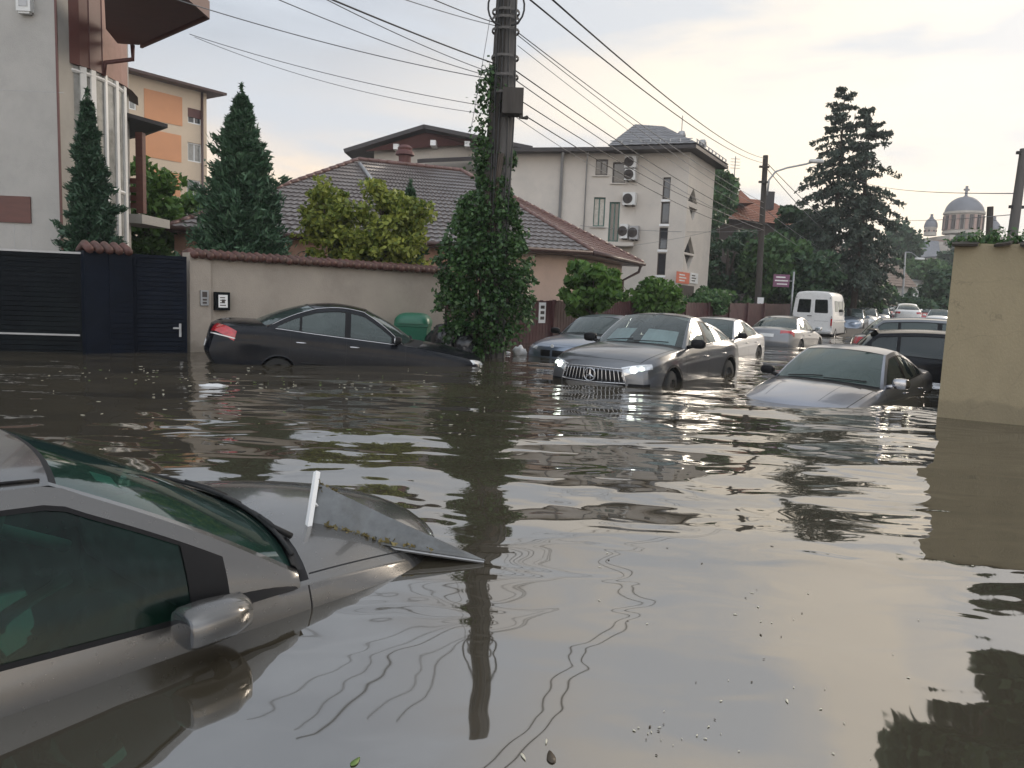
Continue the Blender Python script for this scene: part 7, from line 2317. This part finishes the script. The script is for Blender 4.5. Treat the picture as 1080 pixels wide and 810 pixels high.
# ------------------------------------------------------------------ sky, sun, camera
def sky():
    w = bpy.data.worlds.new('World'); SC.world = w; w.use_nodes = True
    nt = w.node_tree; N, L = nt.nodes, nt.links
    for n in list(N): N.remove(n)
    out = N.new('ShaderNodeOutputWorld')
    tc = N.new('ShaderNodeTexCoord')
    nish = N.new('ShaderNodeTexSky'); nish.sky_type = 'NISHITA'; nish.sun_disc = False
    nish.sun_elevation = math.radians(SUN_EL); nish.sun_rotation = math.radians(SUN_AZ)
    nish.dust_density = 3.0
    b1 = N.new('ShaderNodeBackground'); b1.inputs['Strength'].default_value = 0.06
    L.new(nish.outputs[0], b1.inputs['Color'])
    sep = N.new('ShaderNodeSeparateXYZ'); L.new(tc.outputs['Generated'], sep.inputs[0])
    # cloud deck: warm low band, blue grey above, uneven
    r = N.new('ShaderNodeValToRGB'); e = r.color_ramp.elements
    e[0].position = 0.0; e[0].color = (.44, .41, .375, 1)
    e[1].position = 1.0; e[1].color = (.60, .63, .68, 1)
    for p, c in ((.08, (.52, .455, .385, 1)), (.16, (.62, .50, .375, 1)), (.25, (.42, .405, .395, 1)), (.34, (.285, .292, .315, 1)), (.50, (.235, .243, .268, 1)), (.66, (.34, .365, .40, 1))):
        q = e.new(p); q.color = c
    n0 = N.new('ShaderNodeTexNoise'); n0.inputs['Scale'].default_value = 1.3; n0.inputs['Detail'].default_value = 3
    mp0 = N.new('ShaderNodeMapping'); mp0.inputs['Scale'].default_value = (1, 1, 2.5); mp0.inputs['Location'].default_value = (3.1, 1.7, .4)
    L.new(tc.outputs['Generated'], mp0.inputs['Vector']); L.new(mp0.outputs[0], n0.inputs['Vector'])
    wob = N.new('ShaderNodeMath'); wob.operation = 'MULTIPLY_ADD'; wob.inputs[1].default_value = .16
    mz = N.new('ShaderNodeMath'); mz.operation = 'ADD'; mz.inputs[1].default_value = -.08
    L.new(n0.outputs['Fac'], wob.inputs[0]); L.new(sep.outputs['Z'], mz.inputs[0]); L.new(mz.outputs[0], wob.inputs[2])
    L.new(wob.outputs[0], r.inputs['Fac'])
    # brighter towards the hidden sun on the right, cooler to the left
    dot = N.new('ShaderNodeVectorMath'); dot.operation = 'DOT_PRODUCT'
    a = math.radians(SKY_BRIGHT); dot.inputs[1].default_value = (math.sin(a) * .93, math.cos(a) * .93, .24)
    L.new(tc.outputs['Generated'], dot.inputs[0])
    g = N.new('ShaderNodeMapRange'); g.inputs['From Min'].default_value = .72; g.inputs['From Max'].default_value = 1.0
    g.inputs['To Min'].default_value = 0.0; g.inputs['To Max'].default_value = 1.0; g.interpolation_type = 'SMOOTHSTEP'
    L.new(dot.outputs['Value'], g.inputs['Value'])
    m0 = N.new('ShaderNodeMixRGB'); m0.inputs['Color2'].default_value = (.69, .605, .485, 1)
    gf = N.new('ShaderNodeMath'); gf.operation = 'MULTIPLY'; gf.inputs[1].default_value = .85
    L.new(g.outputs[0], gf.inputs[0]); L.new(gf.outputs[0], m0.inputs['Fac']); L.new(r.outputs['Color'], m0.inputs['Color1'])
    # cooler towards the left, away from the low band
    lf = N.new('ShaderNodeMapRange'); lf.interpolation_type = 'SMOOTHSTEP'
    lf.inputs['From Min'].default_value = .15; lf.inputs['From Max'].default_value = -.45; lf.inputs['To Max'].default_value = .85
    L.new(sep.outputs['X'], lf.inputs['Value'])
    hz = N.new('ShaderNodeMapRange'); hz.interpolation_type = 'SMOOTHSTEP'
    hz.inputs['From Min'].default_value = .14; hz.inputs['From Max'].default_value = .34
    L.new(wob.outputs[0], hz.inputs['Value'])
    lh = N.new('ShaderNodeMath'); lh.operation = 'MULTIPLY'; L.new(lf.outputs[0], lh.inputs[0]); L.new(hz.outputs[0], lh.inputs[1])
    m00 = N.new('ShaderNodeMixRGB'); m00.inputs['Color2'].default_value = (.285, .315, .355, 1)
    L.new(lh.outputs[0], m00.inputs['Fac']); L.new(m0.outputs['Color'], m00.inputs['Color1'])
    # streaky blue grey clouds
    mp = N.new('ShaderNodeMapping'); mp.inputs['Scale'].default_value = (1.0, 1.0, 3.6); mp.inputs['Location'].default_value = (.7, .2, .1)
    L.new(tc.outputs['Generated'], mp.inputs['Vector'])
    n1 = N.new('ShaderNodeTexNoise'); n1.inputs['Scale'].default_value = 2.6; n1.inputs['Detail'].default_value = 7; n1.inputs['Roughness'].default_value = .55; n1.inputs['Distortion'].default_value = .3
    L.new(mp.outputs[0], n1.inputs['Vector'])
    c1 = N.new('ShaderNodeValToRGB'); c1.color_ramp.elements[0].position = .43; c1.color_ramp.elements[0].color = (0, 0, 0, 1)
    c1.color_ramp.elements[1].position = .60; c1.color_ramp.elements[1].color = (.8, .8, .8, 1)
    L.new(n1.outputs['Fac'], c1.inputs['Fac'])
    m1 = N.new('ShaderNodeMixRGB'); m1.inputs['Color2'].default_value = (.36, .385, .42, 1)
    L.new(c1.outputs['Color'], m1.inputs['Fac']); L.new(m00.outputs['Color'], m1.inputs['Color1'])
    # sky behind the viewer raised, out of view, to light the facades
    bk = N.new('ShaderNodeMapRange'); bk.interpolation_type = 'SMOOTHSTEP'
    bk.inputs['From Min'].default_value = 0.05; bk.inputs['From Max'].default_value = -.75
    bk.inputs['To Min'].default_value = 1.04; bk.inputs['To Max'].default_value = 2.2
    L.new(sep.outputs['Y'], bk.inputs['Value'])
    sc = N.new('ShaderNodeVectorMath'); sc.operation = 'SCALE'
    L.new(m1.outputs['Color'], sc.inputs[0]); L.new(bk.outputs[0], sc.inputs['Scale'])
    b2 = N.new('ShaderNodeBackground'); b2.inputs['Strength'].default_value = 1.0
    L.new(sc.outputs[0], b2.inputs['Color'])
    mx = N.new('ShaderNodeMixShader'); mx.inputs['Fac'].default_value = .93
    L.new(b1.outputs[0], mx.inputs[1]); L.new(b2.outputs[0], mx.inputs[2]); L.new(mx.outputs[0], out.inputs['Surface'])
SUN_EL, SUN_AZ, SKY_BRIGHT = 22.0, 48.0, 28.0
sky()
sun = bpy.data.lights.new('sun', 'SUN'); so = bpy.data.objects.new('sun', sun); COL.objects.link(so)
sun.energy = 0.8; sun.angle = math.radians(18); sun.color = (1.0, .86, .70)
a, e = math.radians(SUN_AZ), math.radians(SUN_EL)
so.rotation_euler = Vector((math.sin(a) * math.cos(e), math.cos(a) * math.cos(e), math.sin(e))).to_track_quat('Z', 'Y').to_euler()
so.location = (20, 20, 30)

cam = bpy.data.cameras.new('camera'); co = bpy.data.objects.new('camera', cam); COL.objects.link(co)
cam.sensor_width = 36; cam.lens = 36 * FPX / 1080; cam.clip_end = 2000; cam.clip_start = .05
Mx = Matrix((RIGHT, UP, -FWD)).transposed().to_4x4(); Mx.translation = EYE
co.matrix_world = Mx
co.location = EYE; co.rotation_euler = Mx.to_euler()
SC.camera = co
SC.render.resolution_x, SC.render.resolution_y = 1024, 768
SC.render.engine = 'CYCLES'
SC.cycles.use_denoising = True
SC.cycles.max_bounces = 8; SC.cycles.transparent_max_bounces = 12
SC.cycles.caustics_reflective = False; SC.cycles.caustics_refractive = False
SC.view_settings.view_transform = 'Standard'; SC.view_settings.look = 'None'
SC.view_settings.exposure = 0.98; SC.view_settings.gamma = 1.0
SC.view_settings.use_curve_mapping = False

# ------------------------------------------------------------------ the damp evening air
def air():
    mb = MB(); mb.box((25, 105, 19.0), (240, 300, 41.0))
    m = bpy.data.materials.new('haze'); nt, N, L = nodes_of(m)
    for n in list(N):
        if n.type != 'OUTPUT_MATERIAL': N.remove(n)
    v = N.new('ShaderNodeVolumePrincipled'); v.inputs['Color'].default_value = (.86, .89, .94, 1); v.inputs['Density'].default_value = .0008
    v.inputs['Anisotropy'].default_value = .2
    L.new(v.outputs[0], [n for n in N if n.type == 'OUTPUT_MATERIAL'][0].inputs['Volume'])
    tag(mb.build('haze', m), kind='stuff')
air()
